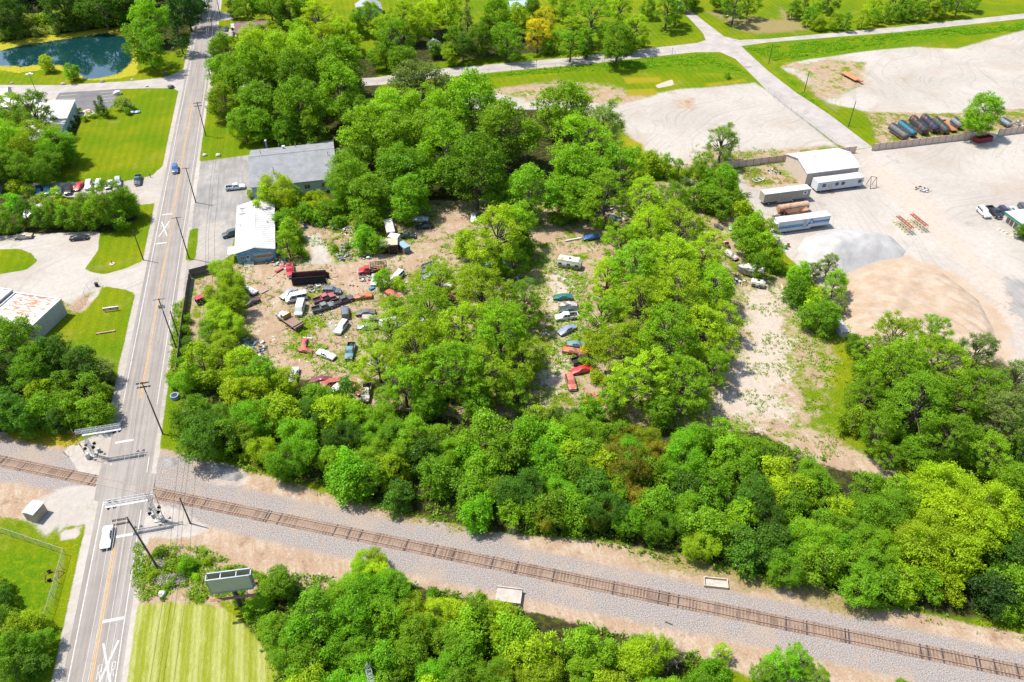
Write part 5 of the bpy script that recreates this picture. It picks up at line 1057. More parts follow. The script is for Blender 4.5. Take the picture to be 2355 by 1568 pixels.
def signal(x, y, side, face, label):
    """side: +1 arm reaches east, -1 west; face: direction the lights look along y"""
    r = thing('crossing_signal', x, y, 0, label, 'railway signal', 'railway crossing signals'); H_ = 6.9
    truss(MB().mat(ALU), (0, 0, .1), (0, 0, H_+.6), .45, 8, .04).build('mast', r)
    MB().mat(M('concrete_pale', (.5, .48, .45), .9)).box(-.6, .6, -.6, .6, 0, .25).build('footing', r)
    arm = truss(MB().mat(ALU), (-side*1.2, 0, H_), (side*7.0, 0, H_), .6, 9, .042).build('cantilever_arm', r)
    MB().mat(ALU).box(min(0, side*7), max(0, side*7), -.95, -.45, H_-.42, H_-.38).build('walkway', r)
    for y_ in (-.95, -.45): MB().mat(ALU).tube((0, y_, H_+.55), (side*7, y_, H_+.55), .03, .03, 5).build('handrail', r)
    def lamp(px, py, pz, s):
        o = MB().mat(BLK).tube((px, py, pz), (px, py+s*.1, pz), .34, .34, 14).tube((px, py+s*.1, pz), (px, py+s*.45, pz+.0), .17, .17, 10, False).build('signal_lamp', r); return o
    for s in (face, -face):
        for px in (side*5.6, side*6.6): lamp(px, s*.55, H_-.75, s)
        for px in (-.75, .75): lamp(px, s*.45, 2.7, s)
    MB().mat(BLK).tube((-.8, 0, 2.7), (.8, 0, 2.7), .05, .05, 6).build('lamp_bar', r)
    cb = MB().mat(M('sign_white', (.7, .7, .7), .5))
    for a in (.6, -.6): cb.box(-.7, .7, face*.5-.01+a*.01, face*.5+.01+a*.01, 4.0, 4.2, ry=a)
    cb.build('crossbuck', r)
    MB().mat(ALU).box(-.9*side-.3, -.9*side+.3, -.9, -.2, 0, 1.3).build('gate_motor', r); MB().mat(M('gate_box', (.35, .37, .38), .5, .3)).box(.9*side-.25, .9*side+.25, .5, 1.0, 0, 1.0).build('relay_box', r)
    MB().mat(PAINTW).tube((-1.1*side, -.6, 1.0), (-1.5*side, -.4, 8.2), .07, .04, 6).build('gate_arm', r)
    for k in range(4): MB().mat(M('stripe_red', (.5, .03, .03), .5)).tube((-1.1*side-.4*side*(k*.22+.12), -.6+.2*(k*.22+.12), 1.0+7.2*(k*.22+.12)), (-1.1*side-.4*side*(k*.22+.2), -.6+.2*(k*.22+.2), 1.0+7.2*(k*.22+.2)), .08, .07, 6).build('gate_stripe', r)
    return r
signal(-55.9, 121.4, 1, -1, 'steel cantilever signal north of the rails with its arm over the road')
signal(-42.0, 102.2, -1, -1, 'steel cantilever signal south of the rails with its arm over the road')
CAB = M('cabinet_beige', (.42, .35, .24), .7, var=.1)
r = thing('signal_cabinet', -63.6, 108.2, math.radians(-28), 'beige equipment cabinet with white pitched roof beside the crossing', 'cabinet'); MB().mat(CAB).box(-1.1, 1.1, -1.4, 1.4, 0, 2.3).build('cabinet_body', r)
MB().mat(ROOFW).add([(-1.2, -1.5, 2.25), (1.2, -1.5, 2.25), (1.2, 1.5, 2.25), (-1.2, 1.5, 2.25), (-1.2, -1.5, 2.36), (1.2, -1.5, 2.36), (1.2, 1.5, 2.36), (-1.2, 1.5, 2.36), (0, -1.5, 2.6), (0, 1.5, 2.6)], [(0, 3, 2, 1), (4, 8, 9, 7), (8, 5, 6, 9), (0, 1, 5, 8, 4), (3, 7, 9, 6, 2), (1, 2, 6, 5), (0, 4, 7, 3)]).build('cabinet_roof', r)
MB().mat(M('cabinet_door', (.38, .32, .22), .6)).box(1.1, 1.14, -.5, .5, .15, 2.0).build('door', r)
g = G(157, 1050); r = thing('warning_sign', g[0], g[1], 0, 'small V-shaped metal marker post in the gravel beside the rails', 'marker'); MB().mat(DARK).tube((0, 0, 0), (-.5, .1, 1.5), .05, .05, 6).build('post_shaft', r); MB().mat(GALV).tube((0, 0, 0), (.5, .3, 1.1), .04, .04, 5).build('brace', r)
# ------------------------------------------------------------ billboard
r = thing('billboard', -26.9, 80.2, math.radians(-4.5), 'blank two-sided billboard on one post beside the mown field', 'billboard'); ST = M('billboard_steel', (.30, .33, .36), .5, .4); FACE = M('billboard_face', (.42, .43, .30), .7, var=.08, scale=.3); RUSTW = M('rusted_walkway', (.30, .13, .09), .8)
for s in (-1, 1):
    MB().mat(FACE).box(-3.2, 3.2, s*.62-.06, s*.62+.06, 6.4, 9.7).build('face_panel', r)
    tr_ = MB().mat(ST).box(-3.3, 3.3, s*.62-.1, s*.62+.1, 9.7, 9.84).box(-3.3, 3.3, s*.62-.1, s*.62+.1, 6.1, 6.4).box(-3.32, -3.2, s*.62-.1, s*.62+.1, 6.4, 9.7).box(3.2, 3.32, s*.62-.1, s*.62+.1, 6.4, 9.7).build('face_trim', r)
for x in (-3.4, -1.2, 1.2, 3.4): MB().mat(ST).box(x-.08, x+.08, -.5, .5, 9.5, 9.66).box(x-.06, x+.06, -.05, .05, 6.2, 9.5).build('cross_brace', r)
MB().mat(M('tank_steel_dark', (.06, .05, .05), .6)).tube((0, 0, 0), (0, 0, 6.6), .38, .38, 12).build('post', r); MB().mat(ST).box(-3.5, 3.5, -.2, .2, 5.9, 6.15).build('torsion_beam', r)
for y0 in (-1.55, 1.05): MB().mat(RUSTW).box(-3.6, 3.6, y0, y0+.5, 5.3, 5.36).build('catwalk', r)
# lattice mast poking in at the bottom edge
gx, gy = G(843.7, 1524.5, 17); r = thing('lattice_mast', gx, gy, .3, 'white steel lattice mast top poking from the lower wood', 'mast'); truss(MB().mat(M('mast_white', (.5, .53, .56), .4, .3)), (0, 0, 0), (0, 0, 15.6), .7, 16, .04).build('mast', r); pk = MB().mat(M('mast_white', (.5, .53, .56)))
for sx, sy in ((.35, .35), (-.35, .35), (.35, -.35), (-.35, -.35)): pk.tube((sx, sy, 15.6), (0, 0, 17), .05, .04, 5)
pk.build('mast_top', r); MB().mat(GALV).tube((0, 0, 16.9), (9, -4, 0), .02, .02, 4).build('guy_wire', r)
# concrete slab and timber frame by the rails
g = G(1170, 1375); r = thing('concrete_headwall', g[0], g[1], RANG+.1, 'pale concrete culvert box half hidden by bushes below the rails', 'culvert'); CON = M('concrete_grey', (.42, .37, .33), .9)
MB().mat(CON).box(-2.1, 2.1, -1.3, 1.2, 0, .9).build('slab', r); MB().mat(CON).box(-2.2, 2.2, 1.2, 1.4, 0, 1.15).build('headwall', r)
g = G(1645, 1342); r = thing('timber_frame', g[0], g[1], RANG+.12, 'low open timber tray lying on the ballast above the rails', 'timber frame'); TW = M('timber_pale', (.48, .40, .30), .85)
for (x0, x1, y0, y1) in ((-2, 2, .75, .9), (-2, 2, -.9, -.75), (-2, -1.85, -.75, .75), (1.85, 2, -.75, .75)): MB().mat(TW).box(x0, x1, y0, y1, 0, .55).build('plank', r)
MB().mat(CON).box(-1.84, 1.84, -.74, .74, 0, .1).build('tray_floor', r)
# lawn objects by the store
g = G(257, 715); r = thing('lawn_sign', g[0], g[1], 0, 'low red and white sign board on the store lawn', 'sign'); MB().mat(M('sign_red', (.55, .09, .14), .6)).box(-1.7, 1.7, -.1, .1, .35, 1.05).build('sign_board', r); MB().mat(M('sign_white', (.7, .7, .7))).box(-1.75, 1.75, -.13, .13, 1.05, 1.15).box(-1.5, -.3, -.12, -.1, .5, .85).box(.1, 1.4, -.12, -.1, .6, .8).build('lettering', r)
for x in (-1.4, 1.4): MB().mat(TW).box(x-.06, x+.06, -.06, .06, 0, .4).build('leg', r)
g = G(244, 765); r = thing('timber_beam', g[0], g[1], .06, 'long weathered timber beam lying on the store lawn', 'timber'); MB().mat(M('timber_brown', (.36, .22, .15), .85)).box(-2.1, 2.1, -.2, .2, 0, .3).build('beam', r); MB().mat(TW).box(-1.6, -1.4, -.35, .35, 0, .12).box(1.4, 1.6, -.35, .35, 0, .12).build('bearer', r)
g = G(223.5, 658); r = thing('barrel', g[0], g[1], 0, 'black drum standing by the bent fence at the lot entrance', 'barrel'); MB().mat(BLK).tube((0, 0, 0), (0, 0, 1.0), .42, .42, 14).build('drum', r); MB().mat(DARK).tube((0, 0, .98), (0, 0, 1.04), .44, .44, 14).build('drum_rim', r)
g = G(258, 607); r = thing('lawn_ornament', g[0], g[1], .3, 'small dark hand pump ornament on the lot lawn', 'ornament'); MB().mat(DARK).tube((0, 0, 0), (0, 0, 1.0), .1, .08, 8).build('pump_body', r); MB().mat(DARK).tube((0, 0, .9), (.5, 0, 1.3), .04, .04, 5).build('pump_handle', r); MB().mat(CON).tube((0, 0, 0), (0, 0, .12), .7, .7, 12).build('pump_base', r)
g = G(312, 259.5); r = thing('garden_ornament', g[0], g[1], 0, 'blue and white garden windmill lying on the office lawn bed', 'ornament'); BL = M('ornament_blue', (.10, .22, .45), .5)
for i in range(4): MB().mat(BL if i % 2 else ROOFW).box(-1.6+i*.8, -.85+i*.8, -.9, .9, .35, .45).build('vane', r)
MB().mat(DARK).tube((0, 0, 0), (0, 0, .4), .08, .08, 6).build('stand', r)
def boulder(x, y, s, c, label, k):
    g = G(x, y); rs = random.Random(k); mb = MB().mat(M('boulder_%s' % c, {'pale': (.55, .52, .48), 'brown': (.30, .22, .18), 'dark': (.14, .13, .13), 'pink': (.50, .38, .33)}[c], .9, var=.25, scale=1.5)); V = []
    for j, (z, q) in enumerate(((-.05, .85), (.35, 1), (.75, .7))):
        for i in range(8): t = i*math.pi/4; V.append((math.cos(t)*q*s*rs.uniform(.8, 1.15), math.sin(t)*q*s*rs.uniform(.65, .95), z*s))
    V.append((0, 0, .95*s)); F = [(a*8+i, a*8+(i+1) % 8, a*8+8+(i+1) % 8, a*8+8+i) for a in range(2) for i in range(8)]+[(16+i, 16+(i+1) % 8, 24) for i in range(8)]
    mb.add(V, F); tag(mb.build('boulder', loc=(g[0], g[1], 0)), label, 'boulder', 'roadside boulders')
for k, a in enumerate([(145.5, 194, .9, 'pink', 'round pink boulder on the verge between the two small pond trees'), (394, 202.5, 1.4, 'dark', 'dark flat boulder at the lawn corner by the pond road turning'), (338, 199.5, .6, 'pale', 'pale boulder midway along the office lawn edge'), (236, 188.5, .9, 'brown', 'brown boulder on the verge below the pond algae'), (28, 192, .6, 'pink', 'small pink boulder beside the pond road at the frame edge'), (304, 184, .5, 'pale', 'small pale boulder near the big pond trees'), (380.5, 171.5, 1.2, 'dark', 'dark boulder in tree shade beside the pond road mouth'), (471, 358, .8, 'pale', 'pale boulder on the verge by the grey building drive, roadside one'), (502, 358.5, .9, 'pale', 'pale boulder on the verge by the grey building drive, farther from the road'), (422.5, 136, .6, 'pale', 'white boulder on the grass strip between pond trees and road'), (272, 217, 1.6, 'pale', 'wide pale rock at the parking lot corner'), (1672, 1148, .7, 'pale', 'white boulder under the belt trees above the rails'), (373, 1470, .5, 'pale', 'small stone in the mown field') if 0 else (374, 1366, .8, 'pale', 'pale stone at the top edge of the mown field')]): boulder(*a, k)
g = G(205, 259); r = thing('picnic_table', g[0], g[1], .5, 'red picnic table on the patio beside the white office', 'picnic table'); PT = M('table_red', (.38, .13, .12), .7)
for i in range(4): MB().mat(PT).box(-.9, .9, -.4+i*.21, -.22+i*.21, .72, .76).build('plank', r)
for y in (-.75, .75): MB().mat(PT).box(-.9, .9, y-.13, y+.13, .42, .46).build('seat', r)
for x in (-.7, .7): MB().mat(PT).box(x-.05, x+.05, -.75, .75, 0, .7).build('leg', r)
struct(sheet('patio', dp([(178, 257), (205, 250), (222, 262), (200, 268), (180, 266)]), .015, M('patio_stone', (.48, .42, .36), .9)))
# garden play frame by the chain fence
g = G(118, 1325); r = thing('trailer_frame', g[0], g[1], .2, 'rusty bare trailer frame standing inside the chain-link corner', 'frame'); RF = M('rusty_frame', (.22, .09, .05), .8)
for i, (p, q) in enumerate((((-1, -.8, .4), (1, -.8, .4)), ((-1, .8, .4), (1, .8, .4)), ((-1, -.8, .4), (-1, .8, .4)), ((1, -.8, .4), (1, .8, .4)), ((1, -.8, .4), (2, 0, .4)), ((1, .8, .4), (2, 0, .4)))): MB().mat(RF).tube(p, q, .06, .06, 5).build('frame_bar', r)
for y in (-.95, .95): MB().mat(TYRE).tube((-.2, y-.1, .35), (-.2, y+.1, .35), .35, .35, 14).build('wheel', r)
# ------------------------------------------------------------ vehicles
def loft(mb, S):
    R = []
    for (x, zb, hw, zs, zt, hr) in S:
        h = [(0, zb), (hw*.92, zb), (hw, zb+.16), (hw, zs-.08), (hw-.05, zs), (hr, zt-.04), (max(.05, hr-.14), zt), (0, zt+.015)]
        R.append([(x, y, z) for y, z in h]+[(x, -y, z) for y, z in h[-2:0:-1]])
    n = len(R[0]); V = [p for r in R for p in r]; F = []
    for a in range(len(R)-1):
        for i in range(n): F.append((a*n+i, a*n+(i+1) % n, (a+1)*n+(i+1) % n, (a+1)*n+i))
    F.append(tuple(range(n))); F.append(tuple(range((len(R)-1)*n, len(R)*n))[::-1]); mb.add(V, F); return R
def lerp(a, b, t): return tuple(a[i]+(b[i]-a[i])*t for i in range(3))
def pan(mb, a, b, c, d, ins=.1, off=.014):
    a, b, c, d = map(Vector, (a, b, c, d)); m = (a+b+c+d)/4; n = (c-a).cross(d-b).normalized()
    if n.dot(m-Vector((m.x*.6, 0, .9))) < 0: n = -n
    q = [p+(m-p)*ins+n*off for p in (a, b, c, d)]; mb.quad(*q)
SPEC = {
 'sedan': dict(S=[(-2.38, .34, .72, .60, .64, .55), (-2.30, .26, .84, .88, .92, .66), (-1.60, .22, .89, .95, 1.0, .70), (-.88, .22, .89, .96, 1.38, .58), (.22, .22, .89, .96, 1.42, .58), (1.0, .22, .89, .93, .99, .72), (1.95, .24, .87, .82, .86, .68), (2.30, .28, .80, .66, .70, .58), (2.38, .34, .7, .52, .56, .5)], roof=(3, 4), w=(1.42, -1.40), wr=.33),
 'coupe': dict(S=[(-2.3, .34, .72, .66, .7, .6), (-2.22, .26, .84, .92, .96, .68), (-1.7, .22, .88, .98, 1.02, .7), (-.7, .22, .88, .94, 1.26, .56), (-.05, .22, .88, .93, 1.28, .56), (.85, .22, .88, .88, .93, .70), (1.95, .22, .86, .74, .78, .66), (2.28, .26, .78, .58, .62, .55)], roof=(3, 4), w=(1.42, -1.36), wr=.32),
 'suv': dict(S=[(-2.35, .40, .82, .75, .8, .7), (-2.28, .32, .91, 1.05, 1.1, .78), (-2.05, .28, .94, 1.08, 1.70, .70), (.28, .28, .94, 1.08, 1.75, .70), (.98, .28, .94, 1.04, 1.10, .78), (1.98, .30, .92, .98, 1.02, .76), (2.30, .38, .86, .78, .82, .66)], roof=(2, 3), w=(1.48, -1.42), wr=.38),
 'van': dict(S=[(-2.62, .42, .9, 1.1, 1.15, .85), (-2.56, .34, .99, 1.2, 2.1, .86), (1.2, .34, .99, 1.2, 2.15, .84), (1.85, .34, .97, 1.12, 1.2, .84), (2.42, .34, .94, 1.0, 1.06, .80), (2.6, .42, .88, .8, .84, .7)], roof=(1, 2), w=(1.75, -1.7), wr=.36),
 'pickup': dict(S=[(-.62, .40, .95, 1.12, 1.16, .8), (-.55, .36, .96, 1.12, 1.74, .68), (.72, .36, .96, 1.12, 1.80, .68), (1.28, .36, .96, 1.08, 1.15, .80), (2.5, .38, .94, 1.0, 1.06, .78), (2.78, .46, .88, .80, .85, .68)], roof=(1, 2), w=(1.85, -1.75), wr=.40),
}
VP = {}
def vproto(kind, old):
    if (kind, old) in VP: return VP[kind, old]
    sp = SPEC[kind]; S = sp['S']; P = OLD if old else PAINT; parts = []
    mb = MB().mat(P); R = loft(mb, S); i, j = sp['roof']
    if kind != 'pickup' and 0: pass
    parts.append(('body', mb.mesh(kind+'_body', 32), (0, 0, 0), True))
    def g(name, f): m = MB().mat(GLASS); f(m); parts.append((name, m.mesh(name), (0, 0, 0), False))
    n = len(R[0])
    g('windshield', lambda m: pan(m, R[j+1][5], R[j+1][9], R[j][9], R[j][5], .07))
    g('rear_window', lambda m: pan(m, R[i-1][5], R[i-1][9], R[i][9], R[i][5], .12))
    for s in (0, 1):
        def side(m, s=s):
            q = (lambda r, k: r[k]) if s == 0 else (lambda r, k: r[{4: 10, 5: 9}[k]])
            nseg = 2 if kind in ('sedan', 'coupe', 'pickup') else 3
            for t in range(nseg):
                A = lambda k, t=t: lerp(q(R[i], k), q(R[j], k), t/nseg); B = lambda k, t=t: lerp(q(R[i], k), q(R[j], k), (t+1)/nseg)
                pan(m, A(4), B(4), B(5), A(5), .14)
            a, b, c = Vector(q(R[j], 4)), Vector(q(R[j+1], 4)), Vector(q(R[j], 5)); mm = (a+b+c)/3; o = Vector((0, .014 if s == 0 else -.014, .006)); m.add([a+(mm-a)*.2+o, b+(mm-b)*.2+o, c+(mm-c)*.2+o], [(0, 1, 2)])
        g('side_window', side)
    if kind == 'pickup':
        b = MB().mat(P); b.box(-2.82, -.64, .84, .96, .45, 1.14).box(-2.82, -.64, -.96, -.84, .45, 1.14).box(-2.82, -2.72, -.84, .84, .45, 1.14).box(-.72, -.64, -.84, .84, .45, 1.14).mat(DARK).box(-2.72, -.72, -.84, .84, .5, .62)
        parts.append(('cargo_bed', b.mesh('cargo_bed'), (0, 0, 0), True))
    w = MB().mat(TYRE).tube((0, -.11, 0), (0, .11, 0), sp['wr'], sp['wr'], 14).mat(RIM).tube((0, -.125, 0), (0, .125, 0), sp['wr']*.58, sp['wr']*.58, 10).mesh('wheel')
    hw = S[len(S)//2][2]
    for x in sp['w']:
        for s in (-1, 1): parts.append(('wheel', w, (x, s*(hw-.09), sp['wr']), False))
    x1 = S[-1][0]; z1 = (S[-1][3]+S[-2][3])/2-.03; x0 = -2.82 if kind == 'pickup' else S[0][0]; z0 = .95 if kind == 'pickup' else S[1][3]-.12
    hl = MB().mat(LAMP).box(-.1, .02, -.16, .16, -.08, .08).mesh('headlight'); tl = MB().mat(TAIL).box(-.02, .08, -.14, .14, -.1, .1).mesh('taillight')
    for s in (-1, 1): parts.append(('headlight', hl, (x1-.05, s*.58, z1), False)); parts.append(('taillight', tl, (x0, s*.68, z0), False))
    bm = MB().mat(CHROME if kind in ('pickup', 'suv', 'van') else DARK).box(-.06, .08, -.8, .8, -.1, .1).mesh('bumper')
    parts.append(('bumper', bm, (x1-.02, 0, .45), False)); parts.append(('bumper', bm, (x0+.0, 0, .48), False))
    VP[kind, old] = parts; return parts
NAMES = {'sedan': 'sedan_car', 'coupe': 'coupe_car', 'suv': 'suv', 'van': 'van', 'pickup': 'pickup_truck'}
CATS = {'sedan': 'car', 'coupe': 'car', 'suv': 'suv', 'van': 'van', 'pickup': 'pickup truck'}
def at2(rx, ry, fx, fy, z=.7):
    a, b = G(rx, ry, z), G(fx, fy, z); return (a[0]+b[0])/2, (a[1]+b[1])/2, math.atan2(b[1]-a[1], b[0]-a[0]), math.hypot(b[0]-a[0], b[1]-a[1])
def car(kind, rx, ry, fx, fy, color, label, grp=None, old=False, sc_=1., skip=(), tilt=0.):
    x, y, h, L = at2(rx, ry, fx, fy); r = thing(NAMES[kind], x, y, h, label, CATS[kind], grp); r.scale = (sc_,)*3
    if tilt: r.rotation_euler[0] = tilt
    for name, me, loc, painted in vproto(kind, old):
        if name in skip: continue
        o = link(name, me, r, loc)
        if painted: o.color = (*color, 1)
    return r
WH, SI, GY, DG, BK, NB, BU, TL, RD, MR, OR, TN, GN = (.62, .62, .62), (.38, .39, .40), (.20, .21, .22), (.07, .075, .08), (.018, .019, .022), (.02, .035, .09), (.03, .10, .26), (.05, .24, .30), (.45, .02, .02), (.16, .025, .03), (.62, .13, .02), (.42, .37, .28), (.01, .13, .10)
def Z1(x, y, o=0): return (588.5*o+x/4, 383.2+y/4)       # note-book of positions read off enlarged crops
def Z3(x, y, o=1): return (588.5*o+.2591*x, 766.3+.2591*y)
def Z0(x, y, o=0): return (588.5*o+x/4, y/4)
def c1(kind, a, b, *k, o=0, **kw): p, q = Z1(*a, o), Z1(*b, o); return car(kind, *p, *q, *k, **kw)
def c3(kind, a, b, *k, o=1, **kw): p, q = Z3(*a, o), Z3(*b, o); return car(kind, *p, *q, *k, **kw)
# on the road and at the shops
car('sedan', 250, 1207, 241, 1262, WH, 'white sedan driving on the road just below the rail crossing', sc_=1.03)
car('suv', 402, 379, 403.5, 398, BU, 'dark blue car driving on the road by the grey-roofed building')
car('suv', 472, 3, 471.5, 15, WH, 'white vehicle driving at the far top of the road')
c1('pickup', (2085, 195), (2245, 178), WH, 'clean white pickup parked beside the grey-roofed building')
c1('suv', (2180, 598), (2060, 630), DG, 'dark grey hatchback parked against the blue garage')
c1('sedan', (290, 630), (140, 640), TN, 'beige sedan parked at the hedge in the turning lot')
c1('sedan', (650, 655), (805, 640), BK, 'black sedan parked alone at the hedge in the turning lot')
G1 = 'cars parked in the row on the lawn side of the hedge'
c1('pickup', (355, 190), (355, 262), BU, 'blue pickup ending the parked row under the trees', G1); c1('suv', (445, 190), (428, 250), TL, 'teal hatchback in the parked row next to the blue pickup', G1)
c1('sedan', (538, 185), (532, 240), (.25, .33, .42), 'pale steel-blue car in the parked row', G1); c1('suv', (640, 180), (622, 248), BK, 'black car in the parked row beside the red one', G1)
c1('coupe', (745, 150), (700, 205), RD, 'bright red car in the parked row', G1); c1('suv', (825, 130), (805, 210), WH, 'white minivan next to the red car in the parked row', G1)
c1('suv', (918, 125), (898, 205), (.58, .6, .58), 'second white vehicle from the red car in the parked row', G1); c1('sedan', (1010, 130), (990, 190), (.55, .55, .57), 'white sedan with dark glass in the parked row', G1)
c1('suv', (1085, 105), (1088, 180), SI, 'silver suv ending the parked row toward the road', G1); c1('pickup', (1275, 75), (1262, 170), (.03, .06, .08), 'dark teal pickup parked apart by the lawn corner')
c1('sedan', (255, 410), (240, 455), WH, 'white car showing through the hedge near its garden end'); c1('van', (370, 395), (305, 420), WH, 'white van roof showing above the hedge')
p, q = Z0(2078, 240), Z0(2072, 285); car('sedan', *p, *q, BK, 'black car on the far drive by the plum-roofed house'); p, q = Z0(2140, 215), Z0(2150, 275); car('pickup', *p, *q, WH, 'white pickup on the far drive by the plum-roofed house')
def c4(kind, a, b, *k, **kw): return car(kind, 1765.5+.299*a[0], 306.5+.299*a[1], 1765.5+.299*b[0], 306.5+.299*b[1], *k, **kw)
c4('suv', (1625, 575), (1695, 645), WH, 'white suv parked outermost by the green-trimmed office', sc_=1.08); c4('pickup', (1700, 570), (1785, 645), BK, 'black pickup parked beside the white suv at the office', sc_=1.08); c4('suv', (1790, 575), (1850, 630), (.03, .03, .06), 'dark navy suv third from outside at the office'); c4('sedan', (1885, 575), (1925, 615), SI, 'grey sedan fourth in the office parking row'); c4('suv', (1950, 560), (1985, 600), DG, 'dark vehicle cut by the frame edge at the office')
# scrapyard, west part
G2 = 'vehicles standing in the scrapyard'
c1('sedan', (2325, 1150), (2260, 1120), WH, 'white car nosing under the tall hedge row', G2); c1('coupe', (2320, 1235), (2285, 1250), BK, 'black wreck under the tall hedge row', G2, old=True)
c1('sedan', (358, 1125), (240, 1200), (.30, .32, .31), 'grey-green sedan beside the white van', G2, o=1)
c1('van', (450, 1190), (292, 1225), WH, 'white van lying across with its nose to the dirt lane', G2, o=1); c1('van', (425, 1240), (388, 1375), (.60, .60, .60), 'long white passenger van parked behind the other white van', G2, o=1)
c1('suv', (620, 1140), (780, 1145), (.11, .125, .14), 'dark grey wagon below the black scrap container', G2, o=1)
c1('pickup', (535, 1240), (715, 1178), (.40, .05, .08), 'faded red pickup beside the blue-grey one', G2, old=True, o=1); c1('pickup', (520, 1320), (715, 1262), (.10, .16, .19), 'blue-grey pickup with open bed beside the faded red one', G2, old=True, o=1)
c1('pickup', (730, 1250), (865, 1205), (.02, .03, .07), 'dark navy wreck with a bare front end', G2, old=True, o=1, skip=('windshield',))
c1('suv', (825, 1395), (815, 1280), (.13, .14, .16), 'dark grey suv standing above the silver one', G2, o=1); c1('suv', (825, 1425), (748, 1530), (.50, .51, .51), 'silver suv with raised body nose down the yard', G2, o=1)
c1('coupe', (1060, 1180), (905, 1195), OR, 'orange coupe under the edge of the yard trees', G2, old=True, o=1); c1('coupe', (1225, 1150), (1295, 1195), (.6, .06, .01), 'orange-red wreck showing through the leaves', G2, old=True, o=1)
c1('sedan', (1085, 1335), (930, 1345), (.05, .09, .10), 'dark green sedan wreck below the orange coupe', G2, old=True, o=1); c1('coupe', (980, 1385), (1140, 1392), (.38, .36, .33), 'old tan convertible without glass', G2, old=True, o=1, skip=('windshield', 'side_window'))
c1('sedan', (965, 1475), (1080, 1462), (.27, .27, .28), 'grey sedan half under the big yard trees', G2, o=1); c1('sedan', (1215, 1490), (1330, 1475), (.04, .07, .16), 'navy sedan deep under the yard trees', G2, o=1); c1('suv', (1180, 1440), (1260, 1400), WH, 'white hatchback roof deep under the yard trees', G2, o=1); c1('sedan', (1440, 1440), (1510, 1410), WH, 'white sedan deep under the yard trees', G2, o=1)
c1('coupe', (1095, 1000), (1085, 1075), SI, 'silver car nose down below the red stake truck', G2, o=1); c1('suv', (1335, 975), (1265, 1045), WH, 'white suv with open tail beside the silver car', G2, o=1)
c1('sedan', (1670, 898), (1542, 912), BK, 'black sedan at the dirt lane, upper of two', G2, o=1); c1('sedan', (1660, 940), (1555, 955), (.06, .07, .09), 'dark sedan right below the black sedan at the dirt lane', G2, o=1); c1('sedan', (1640, 985), (1590, 1000), (.12, .14, .17), 'grey wreck under leaves below the two dark sedans', G2, o=1)
c1('sedan', (1585, 480), (1435, 480), (.50, .50, .52), 'white-grey sedan parked in the shade above the black one', G2, o=1); c1('sedan', (1618, 535), (1480, 552), BK, 'black sedan parked in shade below the white-grey one', G2, o=1); c1('sedan', (1998, 432), (2004, 502), WH, 'white sedan facing the yard from the dark wood edge', G2, o=1); c1('pickup', (1300, 640), (1450, 632), (.02, .035, .035), 'black-green pickup beside the scrap shed', G2, o=1)
c1('sedan', (1650, 1120), (1655, 1225), (.03, .10, .13), 'dark teal wreck seen through the great clump', G2, old=True, o=1); c1('suv', (1700, 1140), (1770, 1100), WH, 'white wreck seen through the great clump', G2, old=True, o=1); c1('coupe', (1760, 1180), (1810, 1200), OR, 'small orange wreck seen through the great clump', G2, old=True, o=1)
c1('sedan', (2120, 905), (2200, 930), TL, 'teal sedan behind the open-crowned tree', G2, o=1); c1('sedan', (2200, 890), (2310, 890), (.1, .3, .33), 'pale teal sedan behind the open-crowned tree', G2, o=1)
c1('coupe', (795, 635), (660, 655), BU, 'bright blue coupe beside the dirt lane', G2, o=2); c1('sedan', (552, 1195), (385, 1198), GN, 'dark green sedan topping the column of wrecks', G2, o=2)
c1('coupe', (605, 1268), (425, 1262), (.45, .42, .42), 'white coupe with rusty hood second in the column of wrecks', G2, old=True, o=2); c1('sedan', (610, 1312), (440, 1318), (.03, .05, .04), 'blackish sedan third in the column of wrecks', G2, o=2); c1('pickup', (565, 1368), (440, 1385), WH, 'white pickup fourth in the column of wrecks', G2, o=2)
c1('sedan', (535, 1485), (480, 1510), (.20, .24, .33), 'slate blue sedan under leaves low in the column', G2, o=2); c1('pickup', (1835, 640), (1885, 735), (.42, .09, .09), 'faded pink-red old pickup beside the red boat', G2, old=True, o=2)
c1('sedan', (1890, 535), (1915, 550), DG, 'small dark wreck in the gap above the red boat', G2, o=2, sc_=.6); c1('sedan', (2005, 540), (2015, 565), (.4, .5, .45), 'tiny pale green wreck in the gap above the red boat', G2, o=2, sc_=.5)
c1('coupe', (640, 420), (700, 425), (.28, .01, .03), 'dark red wreck in the shaded heap of cars', G2, old=True, o=2); c1('suv', (690, 455), (745, 445), SI, 'silver wreck in the shaded heap of cars', G2, old=True, o=2); c1('sedan', (660, 350), (680, 390), NB, 'navy wreck at the back of the shaded heap', G2, old=True, o=2); c1('sedan', (915, 465), (960, 485), TL, 'teal wreck near the white scrap', G2, old=True, o=2); c1('coupe', (880, 500), (935, 515), (.35, .10, .05), 'rust-red wreck near the white scrap', G2, old=True, o=2)
c1('coupe', (1975, 785), (2050, 835), WH, 'white and red broken boat-shaped wreck below the red boat', G2, old=True, o=2)
c3('sedan', (545, 158), (700, 215), WH, 'white sedan with an open door on the weedy bend', G2); c3('pickup', (850, 95), (822, 222), TL, 'teal old pickup nose down at the tree edge', G2, old=True); c3('sedan', (350, 315), (322, 420), WH, 'white sedan nose down on the track above the belt', G2)
c3('coupe', (430, 60), (420, 105), RD, 'red wreck with a white hood by the weeds', G2, old=True, sc_=.72); c3('sedan', (410, 140), (470, 150), (.5, .05, .03), 'red car nose hidden by a yellow bush', G2, old=True, sc_=.7)
